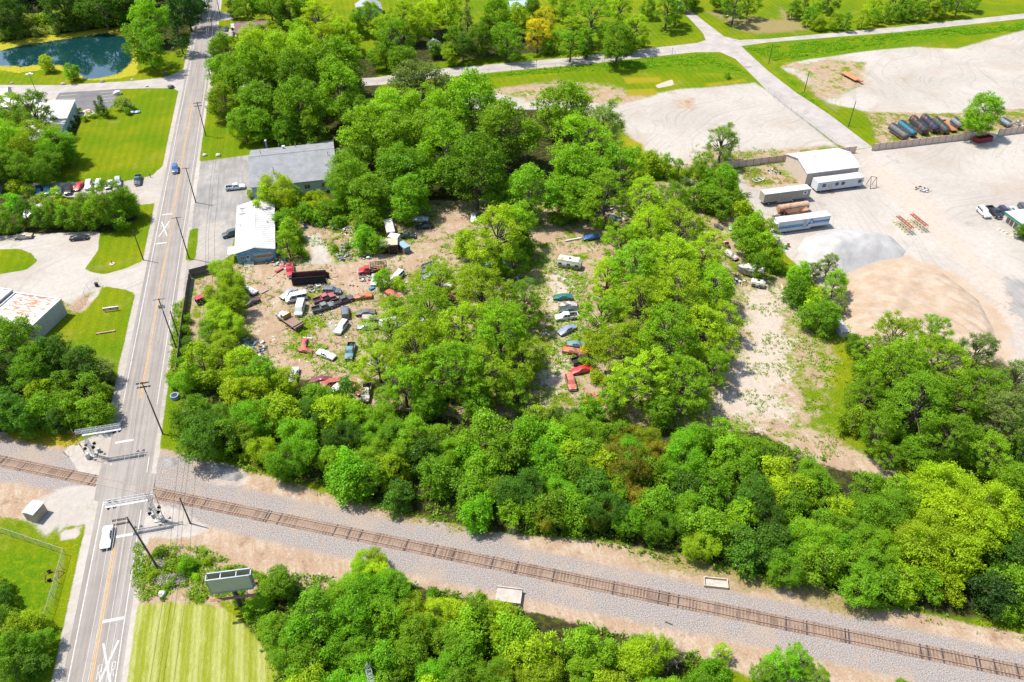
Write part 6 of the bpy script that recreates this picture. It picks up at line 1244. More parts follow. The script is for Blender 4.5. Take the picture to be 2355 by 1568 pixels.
c3('sedan', (605, 410), (545, 412), MR, 'maroon car roof at the top of the belt', G2); c3('suv', (700, 440), (630, 450), (.33, .08, .05), 'brick-red car roof at the top of the belt', G2); c3('sedan', (755, 450), (730, 470), (.55, .50, .47), 'cream car roof at the top of the belt', G2); c3('coupe', (880, 470), (900, 495), OR, 'orange car nose at the top of the belt', G2, old=True)
c3('pickup', (985, 480), (970, 575), (.5, .48, .44), 'pale stripped truck with an open engine bay', G2, old=True, skip=('windshield',)); c3('suv', (1075, 255), (1140, 285), WH, 'white suv roof through the great clump', G2); c3('suv', (1690, 565), (1620, 570), (.03, .04, .05), 'dark jeep in the shade under the great clump', G2); c3('coupe', (1245, 240), (1265, 280), OR, 'tiny orange wreck through the great clump', G2, old=True, sc_=.7); c3('sedan', (1620, 110), (1610, 70), WH, 'pale wreck high in the great clump', G2, old=True); c3('suv', (1860, 320), (1850, 270), WH, 'white car glimpsed at the clump edge', G2)
c3('suv', (30, 605), (195, 690), (.05, .012, .015), 'black and maroon suv at the belt edge', G2, o=2, sc_=1.05); c3('suv', (505, 375), (540, 495), (.45, .14, .09), 'brown-red suv with white rails below the red sedan', G2, o=2); c3('sedan', (690, 305), (545, 335), RD, 'bright red sedan in the column of wrecks', G2, o=2); c3('pickup', (590, 240), (675, 215), BK, 'black pickup just above the bright red sedan', G2, o=2)
c3('coupe', (515, 150), (560, 155), (.6, .12, .03), 'orange wreck above the black pickup', G2, old=True, o=2); c3('coupe', (600, 165), (625, 195), (.3, .01, .06), 'crimson wreck above the black pickup', G2, old=True, o=2, sc_=.8); c3('sedan', (650, 180), (680, 200), RD, 'small red wreck beside the black pickup', G2, old=True, o=2, sc_=.8); c3('sedan', (540, 95), (610, 100), TL, 'teal wreck among leaves above the orange one', G2, old=True, o=2); c3('coupe', (800, 410), (825, 460), RD, 'red wreck in the yellow bushes', G2, old=True, o=2, sc_=.8); c3('coupe', (2190, 285), (2240, 310), RD, 'bright red wreck at the open patch in the great clump', G2, old=True); c3('sedan', (1070, 380), (1110, 400), (.3, .32, .36), 'grey car in shade of the eastern clump', G2, o=2, sc_=.8); c3('suv', (1190, 245), (1210, 290), (.35, .1, .12), 'dusty red car in the eastern clump', G2, old=True, o=2, sc_=.7)
c1('sedan', (1105, 1105), (1120, 1125), WH, 'white wreck deep in the eastern clump', G2, o=2, sc_=.9); c1('suv', (1085, 1160), (1060, 1185), (.2, .25, .36), 'blue-grey wreck deep in the eastern clump', G2, o=2, sc_=.9); c1('suv', (1935, 1430), (1985, 1460), SI, 'grey car roof at the eastern clump edge', G2, o=2)
# ---- working trucks
def tr_wheels(r, xs, y=.85, rad=.42, dual=False):
    w = MB().mat(TYRE).tube((0, -.14, 0), (0, .14, 0), rad, rad, 14).mat(RIM).tube((0, -.155, 0), (0, .155, 0), rad*.55, rad*.55, 10).mesh('wheel')
    for x in xs:
        for s in (-1, 1): link('wheel', w, r, (x, s*y, rad))
def cab(r, x0, col_, old=True, white_top=None):
    S = [(0, .5, .98, 1.3, 1.35, .85), (.06, .5, 1.0, 1.3, 1.98, .74), (1.15, .5, 1.0, 1.3, 2.02, .74), (1.65, .5, .98, 1.25, 1.32, .84), (2.75, .52, .95, 1.1, 1.16, .8), (2.95, .6, .88, .9, .95, .7)]
    mb = MB().mat(OLD if old else PAINT); R = loft(mb, S); o = mb.build('cab', r, 32, (x0, 0, 0)); o.color = (*col_, 1)
    m = MB().mat(GLASS); pan(m, R[3][5], R[3][9], R[2][9], R[2][5], .07); m.build('windshield', r, None, (x0, 0, 0)); m = MB().mat(GLASS); pan(m, R[0][5], R[0][9], R[1][9], R[1][5], .1); m.build('rear_window', r, None, (x0, 0, 0))
    for s in (4, 10): m = MB().mat(GLASS); k = 5 if s == 4 else 9; pan(m, R[1][s], R[2][s], R[2][k], R[1][k], .14); m.build('side_window', r, None, (x0, 0, 0))
    for s in (-1, 1): MB().mat(LAMP).box(-.05, .05, -.14, .14, -.1, .1).build('headlight', r, None, (x0+2.93, s*.62, .95))
    MB().mat(CHROME).box(-.06, .1, -.95, .95, -.12, .12).build('bumper', r, None, (x0+2.95, 0, .6))
p, q = Z1(425, 1490, 1), Z1(185, 1325, 1); x, y, h, L = at2(*p, *q, 1.0)
r = thing('flatbed_truck', x, y, h, 'flatbed truck with white cab and rusty red deck by the two white vans', 'truck'); cab(r, .5, (.60, .60, .58)); r.scale = (1.12, 1.12, 1.12); tr_wheels(r, (2.3, -1.9), .9); RB_ = M_rust('deck_rust', (.30, .12, .09), (.22, .16, .12), .6, .9)
MB().mat(RB_).box(-3.9, .35, -1.15, 1.15, .95, 1.08).build('deck', r); MB().mat(DARK).box(-3.6, 2.6, -.4, .4, .6, .85).build('chassis', r)
for k in range(5): MB().mat(RB_).box(-3.95+.0, .35, -1.1+k*.52, -1.0+k*.52, 1.08, 1.12).build('deck_slat', r)
MB().mat(RB_).box(-3.95, -3.8, -1.15, 1.15, 1.1, 1.5).box(-3.1, -3.0, -1.15, 1.15, 1.1, 1.35).build('tail_rack', r); MB().mat(M('cab_rack_orange', (.5, .26, .06), .6)).box(.38, .5, -1, 1, 1.2, 2.15).build('cab_guard', r)
p, q = Z1(1200, 930, 1), Z1(932, 958, 1); x, y, h, L = at2(*p, *q, 1.0)
r = thing('stake_truck', x, y, h, 'red stake-bed truck on the dirt lane loaded with boards', 'truck'); cab(r, .55, (.42, .02, .02), False); tr_wheels(r, (2.4, -2.1), .9); MB().mat(DARK).box(-3.7, 2.6, -.4, .4, .6, .85).build('chassis', r); MB().mat(M('stake_deck', (.14, .1, .08), .8)).box(-3.9, .4, -1.15, 1.15, .95, 1.08).build('deck', r); SK = M('stake_black', (.03, .028, .026), .7)
for yy in (-1.12, 1.12):
    for z in (1.4, 1.75, 2.1, 2.45): MB().mat(SK).box(-3.85, .35, yy-.03, yy+.03, z-.06, z+.06).build('stake_rail', r)
    for k in range(7): MB().mat(SK).box(-3.85+k*.68, -3.77+k*.68, yy-.05, yy+.05, 1.08, 2.55).build('stake', r)
for xx in (-3.85, .35):
    for z in (1.4, 1.9, 2.4): MB().mat(SK).box(xx-.03, xx+.03, -1.12, 1.12, z-.06, z+.06).build('stake_rail', r)
BD = M('load_orange_board', (.5, .2, .08), .7)
for k, (a, b) in enumerate(((.2, -.5), (-.25, .1), (.5, .5), (.1, .8))): MB().mat(BD).box(-3.2, -.3, b-.15, b+.15, 1.12+k*.1, 1.2+k*.1, rz=a).build('board', r)
p, q = Z1(305, 895, 1), Z1(322, 1000, 1); x, y, h, L = at2(*p, *q, 1.0)
r = thing('tow_truck', x, y, h, 'red tow truck with a small boom beside the black scrap container', 'truck'); cab(r, -.2, (.45, .02, .03), False); tr_wheels(r, (1.7, -1.6), .85); MB().mat(M('tow_red', (.42, .03, .03), .5)).box(-2.6, -.3, -.95, .95, .8, 1.15).build('tow_deck', r); MB().mat(M('tow_red', (.42, .03, .03))).tube((-.8, 0, 1.1), (-3.0, .2, 2.1), .12, .08, 6).build('boom', r); MB().mat(DARK).box(-1.6, -.6, -.4, .4, 1.15, 1.6).build('winch', r)
# black scrap container
x, y = -12.3, 170.9; r = thing('scrap_container', x, y, math.radians(-6), 'long open black scrap container with a salmon load', 'container'); KM = M_rust('container_black', (.018, .02, .024), (.07, .03, .025), .2, .5)
for nm_, bx in (('side_wall', (-4.2, 4.2, -1.25, -1.15)), ('side_wall', (-4.2, 4.2, 1.15, 1.25)), ('end_wall', (-4.2, -4.1, -1.15, 1.15)), ): MB().mat(KM).box(*bx, .15, 2.35).build(nm_, r)
MB().mat(M('container_inner', (.10, .035, .03), .8)).box(-4.1, 4.2, -1.15, 1.15, .15, .3).box(-4.1, 4.2, 1.1, 1.14, .3, 2.3).build('floor', r); MB().mat(KM).box(4.1, 4.2, .2, 2.3, .2, 2.0, rz=.9, ctr=(4.15, 1.2)).build('tail_door', r)
for yy in (-1.3, 1.3): MB().mat(KM).box(-4.25, 4.25, yy-.06, yy+.06, 2.3, 2.44).build('top_rail', r)
def debris(name, cx, cy, rad, n, pal, label, seed, hmax=.9, size=(.15, .8), parent=None, ell=1., ang=0., z0=0.):
    rs = random.Random(seed); mb = MB().mat(VCOL); c, q = math.cos(ang), math.sin(ang)
    for _ in range(n):
        t = rs.uniform(0, 6.283); d = rad*math.sqrt(rs.random()); lx, ly = math.cos(t)*d, math.sin(t)*d*ell; X, Y = cx+lx*c-ly*q, cy+lx*q+ly*c
        zz = z0+hmax*max(0, 1-d/rad)*rs.random()**.6; s = rs.uniform(*size); mb.color(rs.choice(pal)); k = rs.random(); A = rs.uniform(0, 3.14)
        if k < .4: mb.box(X-s*.5, X+s*.5, Y-s*.35, Y+s*.35, zz, zz+s*rs.uniform(.08, .5), rz=A, ry=rs.uniform(-.5, .5))
        elif k < .65: mb.tube((X, Y, zz+.05), (X+math.cos(A)*s*2, Y+math.sin(A)*s*2, zz+rs.uniform(.05, .4)), s*.07, s*.07, 5)
        elif k < .85: mb.tube((X, Y, zz+.08), (X+rs.uniform(-.1, .1), Y+.05, zz+.08+s*.25), s*.4, s*.4, 9)
        else: mb.add([(X+rs.uniform(-1, 1)*s*.6, Y+rs.uniform(-1, 1)*s*.6, zz+rs.uniform(0, .5)*s+.03) for _ in range(4)], [(0, 1, 2, 3)])
    o = mb.build(name, parent); o['kind'] = 'stuff'
    if label: tag(o, label, 'debris')
    return o
PJ = [(.5, .5, .5), (.1, .1, .11), (.3, .05, .04), (.25, .2, .15), (.05, .2, .35), (.6, .58, .54), (.4, .15, .05), (.03, .03, .03), (.35, .33, .3), (.2, .3, .25)]
PW = [(.6, .6, .6), (.5, .48, .45), (.1, .1, .1), (.05, .2, .4), (.3, .1, .06), (.03, .03, .03)]
debris('load', -1.2, 0, 2.6, 60, [(.5, .3, .25), (.5, .45, .4), (.45, .2, .18), (.3, .2, .2)], None, 5, .5, (.2, .8), r, .4, 0, .35)
for i, (x_, y_, rd, n, lab, pl, h_) in enumerate([(652, 515, 2.6, 90, 'heap of mixed scrap in the shade behind the bright bush', PJ, .8), (700, 512, 1.6, 36, 'blue barrels and white litter in the shade by the garage trees', PW, .4), (762, 513, 3.4, 110, 'scattered blue and rust junk below the wood edge', PJ, .7), (790, 588, 2.6, 130, 'low pile of dark car parts beside the dirt lane', PJ, .6), (845, 588, 2.0, 70, 'small junk pile with a lime green tub beside the dirt lane', PJ, .5), (638, 598, 3.0, 120, 'dark rubbish heap at the garage corner', PJ, .7), (660, 610, 2.0, 60, 'small red junk bits at the garage corner', [(.4, .03, .03), (.5, .5, .5), (.03, .03, .03)], .4), (800, 532, 2.2, 50, 'broken white hood and panels near the bright bush', PW, .6), (800, 565, 1.8, 40, 'grey tarp and timber below the white panels', PW, .5), (583, 805, 3.2, 150, 'white and black litter under the tall hedge row', PW, .4), (560, 790, 2.2, 60, 'more pale litter nearer the hedge row', PW, .3), (728, 660, 2.6, 90, 'metal scrap between the container and grey wagon', PJ, .5), (745, 695, 2.0, 70, 'loose engines and parts by the navy wreck', [(.03, .03, .03), (.1, .1, .1), (.3, .3, .3), (.15, .08, .05)], .6), (840, 640, 1.6, 40, 'small parts pile under the red stake truck', PJ, .5), (675, 740, 2.0, 50, 'orange scrap pipes behind the flatbed truck', [(.5, .2, .05), (.35, .15, .08), (.1, .1, .1)], .4), (1390, 480, 3.2, 120, 'white scrap sheets among trees behind the blue coupe', PW, .8), (1440, 495, 2.6, 60, 'white bent frames at the wood gap', PW, .9), (1550, 470, 3.0, 70, 'white flowering-looking litter in the treetops gap', PW, .6), (1355, 500, 3.4, 110, 'dark mixed car scrap in the wood shade', PJ, .9), (1365, 920, 2.4, 90, 'orange farm machine parts at the belt edge', [(.6, .18, .02), (.5, .1, .02), (.05, .05, .05)], .9), (1365, 845, 3.0, 60, 'red and green parts under yellow bushes', PJ, .5), (905, 740, 3, 80, 'loose scrap under the great clump', PJ, .5), (1180, 645, 3, 80, 'pale scrap glimpsed inside the great clump', PW, .5), (1205, 980, 3.0, 50, 'dark twisted metal at the top of the belt', PJ, .5), (468, 690, 1.6, 40, 'blue and white junk inside the board fence', [(.05, .15, .4), (.6, .6, .6), (.4, .04, .06), (.05, .05, .05)], .8), (730, 718, 1.8, 30, 'loose tyres and parts on the pale patch', [(.02, .02, .02), (.2, .2, .2), (.3, .3, .28)], .4), (1700, 650, 2.0, 40, 'white timber scrap near the white cruiser', PW, .4), (2340, 287, 4.5, 120, 'rusty machinery heap past the single yard tree', [(.3, .1, .05), (.05, .08, .12), (.4, .4, .4), (.1, .3, .4)], 1.3), (1782, 395, 2.2, 40, 'dark tyres and a hitch behind the warehouse', [(.02, .02, .02), (.5, .5, .5)], .5), (2120, 488/1.0*.0+437, 2.0, 50, 'grey pump parts at the office trailer end', [(.3, .3, .32), (.15, .08, .05), (.5, .5, .5)], .9)]):
    g = G(x_, y_); debris('scrap_pile', g[0], g[1], rd, n, pl, lab, 100+i, h_)
def litter():
    rs = random.Random(12); poly = dp([(580, 640), (860, 600), (1000, 590), (1010, 900), (850, 880), (640, 840), (580, 760)]); mb = MB().mat(VCOL); P2 = dp([(1250, 610), (1340, 620), (1370, 940), (1240, 940)])
    for _ in range(760):
        pl = poly if rs.random() < .75 else P2; xs = [q[0] for q in pl]; ys = [q[1] for q in pl]; X, Y = rs.uniform(min(xs), max(xs)), rs.uniform(min(ys), max(ys))
        if not inpoly(pl, X, Y): continue
        s_ = rs.uniform(.12, .55)*(2.2 if rs.random() < .06 else 1); mb.color(rs.choice(PJ+[(.3, .22, .15), (.2, .16, .12), (.5, .45, .38)]*2)); A = rs.uniform(0, 3.1)
        if rs.random() < .6: mb.box(X-s_*.6, X+s_*.6, Y-s_*.3, Y+s_*.3, 0, s_*rs.uniform(.1, .5), rz=A, ry=rs.uniform(-.3, .3))
        else: mb.tube((X, Y, .06), (X+math.cos(A)*s_*2.4, Y+math.sin(A)*s_*2.4, .08), .05, .05, 5)
    o = mb.build('yard_litter'); o['kind'] = 'stuff'
litter()
# scrap shed with old box bodies
g = G(820, 560); 
def boxbody(a, b, w, h, colr, label, name='box_trailer', wheels=False, z=.0, ruston=.4, open_end=False, cat='shed'):
    x, y, hd, L = at2(*a, *b, h); r = thing(name, x, y, hd, label, cat); m = M_rust('box_'+label.split()[0]+label.split()[1]+str(len(USED)), colr, (.22, .1, .06), ruston, .4)
    MB().mat(m).box(-L/2, L/2, -w/2, w/2, z, z+h-.12).build('box_body', r); MB().mat(M('box_roof'+str(len(USED)), tuple(min(.6, c*1.15+.05) for c in colr), .6, var=.15)).box(-L/2-.05, L/2+.05, -w/2-.05, w/2+.05, z+h-.12, z+h).build('roof', r)
    return r, L
r, L = boxbody(Z1(1135, 700, 1), Z1(1225, 690, 1), 3.2, 2.6, (.36, .32, .28), 'old open-ended box shed on the left of the scrap sheds'); MB().mat(BLK).box(-L/2+.2, L/2-.2, -1.66, -1.55, .1, 2.1).build('opening_shade_panel', r)  # the box is solid; a black panel stands for the shade inside
r, L = boxbody(Z1(1215, 690, 1), Z1(1300, 685, 1), 3.2, 3.0, (.40, .30, .20), 'rust-topped open box shed in the middle of the scrap sheds', ruston=.7); MB().mat(BLK).box(-L/2+.15, L/2-.15, -1.66, -1.55, .1, 2.5).build('opening_shade_panel', r)  # black panel on the closed box, painting the dark interior as shade
r, L = boxbody(Z1(1225, 625, 1), Z1(1310, 640, 1), 2.2, 2.6, (.52, .52, .50), 'white truck camper shell on the scrap sheds', ruston=.2); MB().mat(GLASS).box(-.8, .8, -1.13, -1.1, 1.4, 2.1).build('window', r)
r, L = boxbody(Z1(1210, 480, 1), Z1(1240, 600, 1), 2.2, 2.5, (.36, .34, .32), 'long grey trailer body reaching back from the scrap sheds', ruston=.5); MB().mat(DARK).box(-L/2-.04, -L/2, -.9, .9, .2, 2.1).build('rear_door', r)
r, L = boxbody(Z1(1325, 690, 1), Z1(1390, 740, 1), 1.8, 2.0, (.16, .26, .30), 'slate blue van body with bent sheets right of the sheds', ruston=.4); MB().mat(GLASS).box(-.8, .8, -.93, -.9, 1.0, 1.6).build('window', r)
# campers, boats
def camper(a, b, w, h, label, colr=(.58, .57, .50), name='camper_trailer', n=3):
    x, y, hd, L = at2(*a, *b, h*.7); r = thing(name, x, y, hd, label, 'camper'); m = M_rust('camper_'+str(len(USED)), colr, (.3, .26, .15), .35, .5)
    mb = MB().mat(m); loft(mb, [(-L/2, .6, w/2*.92, h*.6, h*.9, w/2*.8), (-L/2+.3, .45, w/2, h*.7, h, w/2*.9), (L/2-.7, .45, w/2, h*.7, h, w/2*.9), (L/2-.05, .5, w/2*.95, h*.55, h*.72, w/2*.8), (L/2, .6, w/2*.9, h*.45, h*.5, w/2*.7)]); mb.build('body', r, 35)
    for k in range(n):
        X = -L/2+.8+k*(L-1.8)/max(1, n-1); 
        for s in (-1, 1): MB().mat(GLASS).box(X-.45, X+.45, s*(w/2+.0)-.03, s*(w/2)+.03, h*.45, h*.68).build('window', r)
    MB().mat(DARK).box(-.3, .3, -.25, .25, h, h+.16).build('roof_vent', r); MB().mat(M('stripe_brown', (.25, .2, .12), .6)).box(-L/2+.3, L/2-.6, -w/2-.012, w/2+.012, h*.33, h*.38).build('stripe', r); tr_wheels(r, (-.3, .5), w/2-.1, .33); return r
camper(Z1(425, 850, 2), Z1(640, 885, 2), 2.5, 2.7, 'cream camper with a dark window standing below the dirt lane'); camper(Z1(2200, 1050, 2), Z1(2330, 1078, 2), 1.9, 1.7, 'low white truck topper trailer below the cabin cruiser', n=2)
def boat(a, b, w, h, col_, label, cabin=False, inner=(.35, .08, .07)):
    x, y, hd, L = at2(*a, *b, h); r = thing('boat', x, y, hd, label, 'boat'); m = M_rust('hull_'+str(len(USED)), col_, (.28, .2, .14), .35, .5); mb = MB().mat(m); n = 9; T = []; B = []
    for i in range(n):
        t = i/(n-1); ww = w/2*(1-max(0, (t-.45)/.55)**2.2); T.append((-L/2+L*t, ww, h*(1+.12*t))); B.append((-L/2+L*t*.93, ww*.55, .25+.15*t))
    V = T+[(p[0], -p[1], p[2]) for p in T]+B+[(p[0], -p[1], p[2]) for p in B]; F = []
    for i in range(n-1): F += [(i, i+1, 2*n+i+1, 2*n+i), (n+i+1, n+i, 3*n+i, 3*n+i+1), (2*n+i, 2*n+i+1, 3*n+i+1, 3*n+i)]
    F.append((0, 2*n, 3*n, n)); mb.add(V, F); mb.build('hull', r, 40)
    d = MB().mat(m if cabin else M('boat_inner_'+str(len(USED)), inner, .7)); zz = h*.98 if cabin else h*.7; sc2 = .96 if cabin else .9
    for i in range(n-1): d.quad((T[i][0], T[i][1]*sc2, zz), (T[i+1][0], T[i+1][1]*sc2, zz), (T[i+1][0], -T[i+1][1]*sc2, zz), (T[i][0], -T[i][1]*sc2, zz))
    d.build('deck', r)
    if cabin:
        mb = MB().mat(m); loft(mb, [(-L*.2, h*.95, w*.36, h+.5, h+.75, w*.28), (L*.12, h*.95, w*.36, h+.55, h+.8, w*.28), (L*.3, h*.95, w*.26, h+.2, h+.25, w*.2)]); mb.build('cabin', r, 35); m2 = MB().mat(GLASS); m2.box(L*.02, L*.1, -w*.36-.02, w*.36+.02, h+.2, h+.45); m2.build('window', r); MB().mat(DARK).box(-.3, .2, -.2, .2, h+.8, h+.92).build('hatch', r)
    else:
        for k in (-.25, 0., .2): MB().mat(ROOFW).box(L*k-.15, L*k+.15, -w*.36, w*.36, h*.7, h*.85).build('seat', r)
        MB().mat(GLASS).box(L*.22, L*.25, -w*.3, w*.3, h*.8, h*1.4).build('windshield', r)
    return r
boat(Z1(1905, 645, 2), Z1(2000, 728, 2), 1.9, 1.0, (.42, .09, .10), 'red open motorboat beside the faded red pickup'); boat(Z1(2320, 955, 2), Z1(2065, 905, 2), 2.9, 2.2, (.58, .57, .52), 'large white cabin cruiser on the ground below the leafy clump', True)
# box trailers and office trailer
def box_trailer(x0, x1, y0, y1, z0, h, wall, roof, label, wheels, rz=0., name='box_trailer', cat='trailer'):
    cx_, cy_ = (x0+x1)/2, (y0+y1)/2; L = x1-x0; w = y1-y0; r = thing(name, cx_, cy_, rz, label, cat)
    MB().mat(wall).box(-L/2, L/2, -w/2, w/2, z0, z0+h).build('body', r); MB().mat(roof).box(-L/2-.04, L/2+.04, -w/2-.04, w/2+.04, z0+h, z0+h+.08).build('roof', r)
    rb = MB().mat(M('trailer_rib', (.36, .34, .30), .6))
    if 'tan' in label:
        k = -L/2+.3
        while k < L/2: rb.box(k-.03, k+.03, -w/2-.03, -w/2, z0+.05, z0+h-.05); k += .62
        rb.build('side_rib', r)
    tr_wheels(r, wheels, w/2-.2, .5 if z0 > .8 else .3); MB().mat(DARK).box(-L/2+.3, L/2-.3, -w/2+.4, w/2-.4, z0-.25, z0).build('chassis', r); return r
r = box_trailer(116.1, 130.6, 178.9, 181.6, 1.1, 2.7, M('trailer_tan', (.36, .33, .27), .6, var=.1), ROOFW2, 'tan ribbed box trailer with a small blue emblem board', (-5.4, 2.2))
eb = MB().mat(M('sign_white', (.7, .7, .7))).box(4.9, 6.3, -1.42, -1.38, 2.3, 3.5).build('emblem_board', r); MB().mat(M('emblem_blue', (.05, .08, .3), .5)).box(5.25, 5.95, -1.45, -1.43, 2.75, 3.05).box(5.5, 5.7, -1.46, -1.44, 2.5, 3.3).build('emblem', r)
MB().mat(M('trailer_tan', (.36, .33, .27))).box(-2.8, 2.0, -1.3, 1.3, .55, 1.1).build('belly_box', r)
r = box_trailer(134.9, 149.9, 182.2, 185.4, .7, 2.7, M('office_white', (.55, .57, .60), .5, var=.04), ROOFW, 'white site office trailer with four small windows beside the warehouse', (-6, 6), name='office_trailer')
for X in (-5.4, -1.2, .8, 6.3): window(r, X-.45, X+.45, -1.64, -1.64, 1.9, 2.7, DARK)
MB().mat(M('sign_yellow', (.7, .5, .06), .5)).box(-4.1, -3.4, -1.66, -1.62, 1.5, 2.4).build('yellow_sign', r); MB().mat(DARK).box(-7.1, -6.9, -1.3, -1.1, 3.4, 3.6).box(6.8, 7.0, -.9, -.7, 3.4, 3.6).build('roof_vent', r); MB().mat(M('office_door', (.50, .52, .56), .5)).box(-3.1, -2.2, -1.66, -1.6, .8, 2.8).build('door', r)
for k in range(3): MB().mat(M('wooden_step', (.16, .1, .07), .9)).box(-3.2, -2.1, -2.8+k*.35, -2.5+k*.35, 0, .2+k*.18).build('step', r)
r = box_trailer(113.0, 128.4, 164.3, 167.0, 1.0, 2.75, M('striped_white', (.55, .58, .60), .45, var=.05), ROOFW, 'white show trailer with blue stripes and a big letter A', (-5.0, -3.9), name='show_trailer')
SB = M('stripe_blue', (.03, .16, .42), .5); LB = M('stripe_light_blue', (.12, .40, .62), .5); yv = -1.37
for z, m_, t_ in ((1.5, LB, .22), (1.76, SB, .2), (2.02, LB, .16), (2.26, SB, .14)): MB().mat(m_).box(-7.65, .6, yv-.01, yv, z, z+t_).build('stripe', r)
for z, m_, t_ in ((2.35, SB, .42), (1.98, LB, .26)): MB().mat(m_).box(2.9, 7.65, yv-.01, yv, z, z+t_).build('stripe', r)
A_ = MB().mat(SB); A_.add([(.6, yv-.012, 1.3), (1.05, yv-.012, 1.3), (2.15, yv-.012, 3.55), (1.85, yv-.012, 3.55)], [(0, 1, 2, 3)]).add([(1.9, yv-.014, 3.55), (2.25, yv-.014, 3.55), (3.0, yv-.014, 2.35), (2.9, yv-.014, 2.05)], [(0, 1, 2, 3)]).add([(1.3, yv-.016, 2.05), (2.9, yv-.016, 2.05), (2.9, yv-.016, 2.35), (1.45, yv-.016, 2.35)], [(0, 1, 2, 3)]); A_.build('letter_a', r)
MB().mat(M('gen_grey', (.4, .42, .42), .5)).box(-.3, .7, yv-.02, yv-.005, 1.1, 3.4).build('side_panel', r); MB().mat(M('striped_white', (.55, .58, .60))).box(-7.5, 2.2, -1.3, 1.3, .55, 1.0).build('skirt', r); MB().mat(M('striped_white', (.55, .58, .60))).box(-8.3, -7.7, -1.0, 1.0, 1.0, 3.2).build('nose', r)
# steel A-frame, yellow stands, skids
def frame(name, x, y, rz, bars, mat, rad, label, cat):
    r = thing(name, x, y, rz, label, cat)
    for p, q in bars: MB().mat(mat).tube(p, q, rad, rad, 6).build('frame_bar', r)
    return r
BR = M('steel_brown', (.16, .09, .06), .7)
frame('hoist_frame', 152.8, 182.0, 0, [((-.8, -1.2, 0), (-.8, 0, 3.6)), ((-.8, 1.2, 0), (-.8, 0, 3.6)), ((1.2, -1.2, 0), (1.2, 0, 3.0)), ((1.2, 1.2, 0), (1.2, 0, 3.0)), ((-.8, 0, 3.6), (1.2, 0, 3.0)), ((-.8, -1.2, .1), (1.2, -1.2, .1))], BR, .08, 'brown steel hoist frame at the end of the office trailer', 'steel frame')
YS = M('stand_yellow', (.60, .50, .22), .6); RSM = M('stand_top_rust', (.28, .07, .04), .8)
for k, (x, y, lab) in enumerate([(148.5, 159.2, 'pale yellow steel stand with rust-red top, outer of two'), (153.0, 159.4, 'pale yellow steel stand with rust-red top, office-side one of two')]):
    bars = []
    for i in range(6):
        yy = -3.2+i*1.28; bars += [((-1.1, yy, 0), (-.5, yy, 1.9)), ((1.1, yy, 0), (.5, yy, 1.9)), ((-1.1, yy, .1), (1.1, yy, .1))]
        if i < 5: bars += [((-1.1, yy, 0), (-.5, yy+1.28, 1.9)), ((1.1, yy, 0), (.5, yy+1.28, 1.9))]
    for s in (-1, 1): bars += [((s*1.1, -3.2, .05), (s*1.1, 3.2, .05)), ((s*.5, -3.2, 1.9), (s*.5, 3.2, 1.9))]
    r = frame('steel_stand', x, y, math.radians(2), bars, YS, .05, lab, 'steel stand'); MB().mat(RSM).box(-.6, -.2, -3.3, 3.3, 1.95, 2.1).build('top_beam', r); MB().mat(RSM).box(.2, .6, -3.3, 3.3, 1.95, 2.1).build('top_beam', r)
bars = [((-3, y_, .4+k*.0), (7, y_, .4)) for k, y_ in enumerate((0, .8, 1.6))]+[((-3+i*1.2, 0, .4), (-2.4+i*1.2, 1.6, .4)) for i in range(8)]+[((-3, y_, 1.1), (7, y_, 1.1)) for y_ in (0, .8)]+[((-3+i*1.2, .8, .4), (-2.4+i*1.2, .8, 1.1)) for i in range(8)]
frame('steel_trusses', 108.5, 184.5, 0, bars, M('truss_dark', (.07, .065, .06), .7), .07, 'dark steel trusses lying behind the tan trailer', 'steel truss')
frame('trailer_frame', 121.5, 193.0, .2, [((-1.4, -1, .5), (1.4, -1, .5)), ((-1.4, 1, .5), (1.4, 1, .5)), ((-1.4, -1, .5), (-1.4, 1, .5)), ((1.4, -1, .5), (1.4, 1, .5)), ((0, -1, .5), (0, 1, .5)), ((1.4, -1, .5), (2.6, 0, .5)), ((1.4, 1, .5), (2.6, 0, .5))], ROOFW, .09, 'white bare trailer frame behind the warehouse', 'frame')
# cement hoppers between the trailers
TANM = M_rust('hopper_tan', (.46, .32, .21), (.36, .15, .08), .4, .6); gx, gy = G(1842, 479)
r = thing('hopper_tank', 122.8, 173.4, .03, 'tan horizontal silo tank lying between two trailers', 'tank'); MB().mat(TANM).tube((-4.6, .8, 1.7), (4.6, .8, 1.7), 1.1, 1.1, 16).build('tank_shell', r)
for X in (-4, -1.3, 1.3, 4): MB().mat(TANM).tube((X-.08, .8, 1.7), (X+.08, .8, 1.7), 1.2, 1.2, 16).build('tank_ring', r)
mb = MB().mat(TANM); mb.add([(-3.6, -.6, 2.1), (3.2, -.6, 2.1), (3.2, -2.6, 2.1), (-3.6, -2.6, 2.1), (-1.6, -1.2, .5), (1.4, -1.2, .5), (1.4, -2.0, .5), (-1.6, -2.0, .5)], [(0, 1, 5, 4), (1, 2, 6, 5), (2, 3, 7, 6), (3, 0, 4, 7), (4, 5, 6, 7)]); mb.build('hopper_bin', r)
for X in (-3.3, 3.0):
    for Y in (-2.4, -.8): MB().mat(RSM).box(X-.07, X+.07, Y-.07, Y+.07, 0, 2.1).build('leg', r)
for X in (-3, 3): MB().mat(RSM).box(X-.2, X+.2, .1, 1.5, 0, .7).build('saddle', r)
debris('machine_parts', 117.3, 171.8, 1.8, 50, [(.2, .3, .4), (.46, .32, .21), (.5, .45, .4), (.1, .1, .12)], 'blue and tan machine parts at the silo tank end', 300, 1.2)
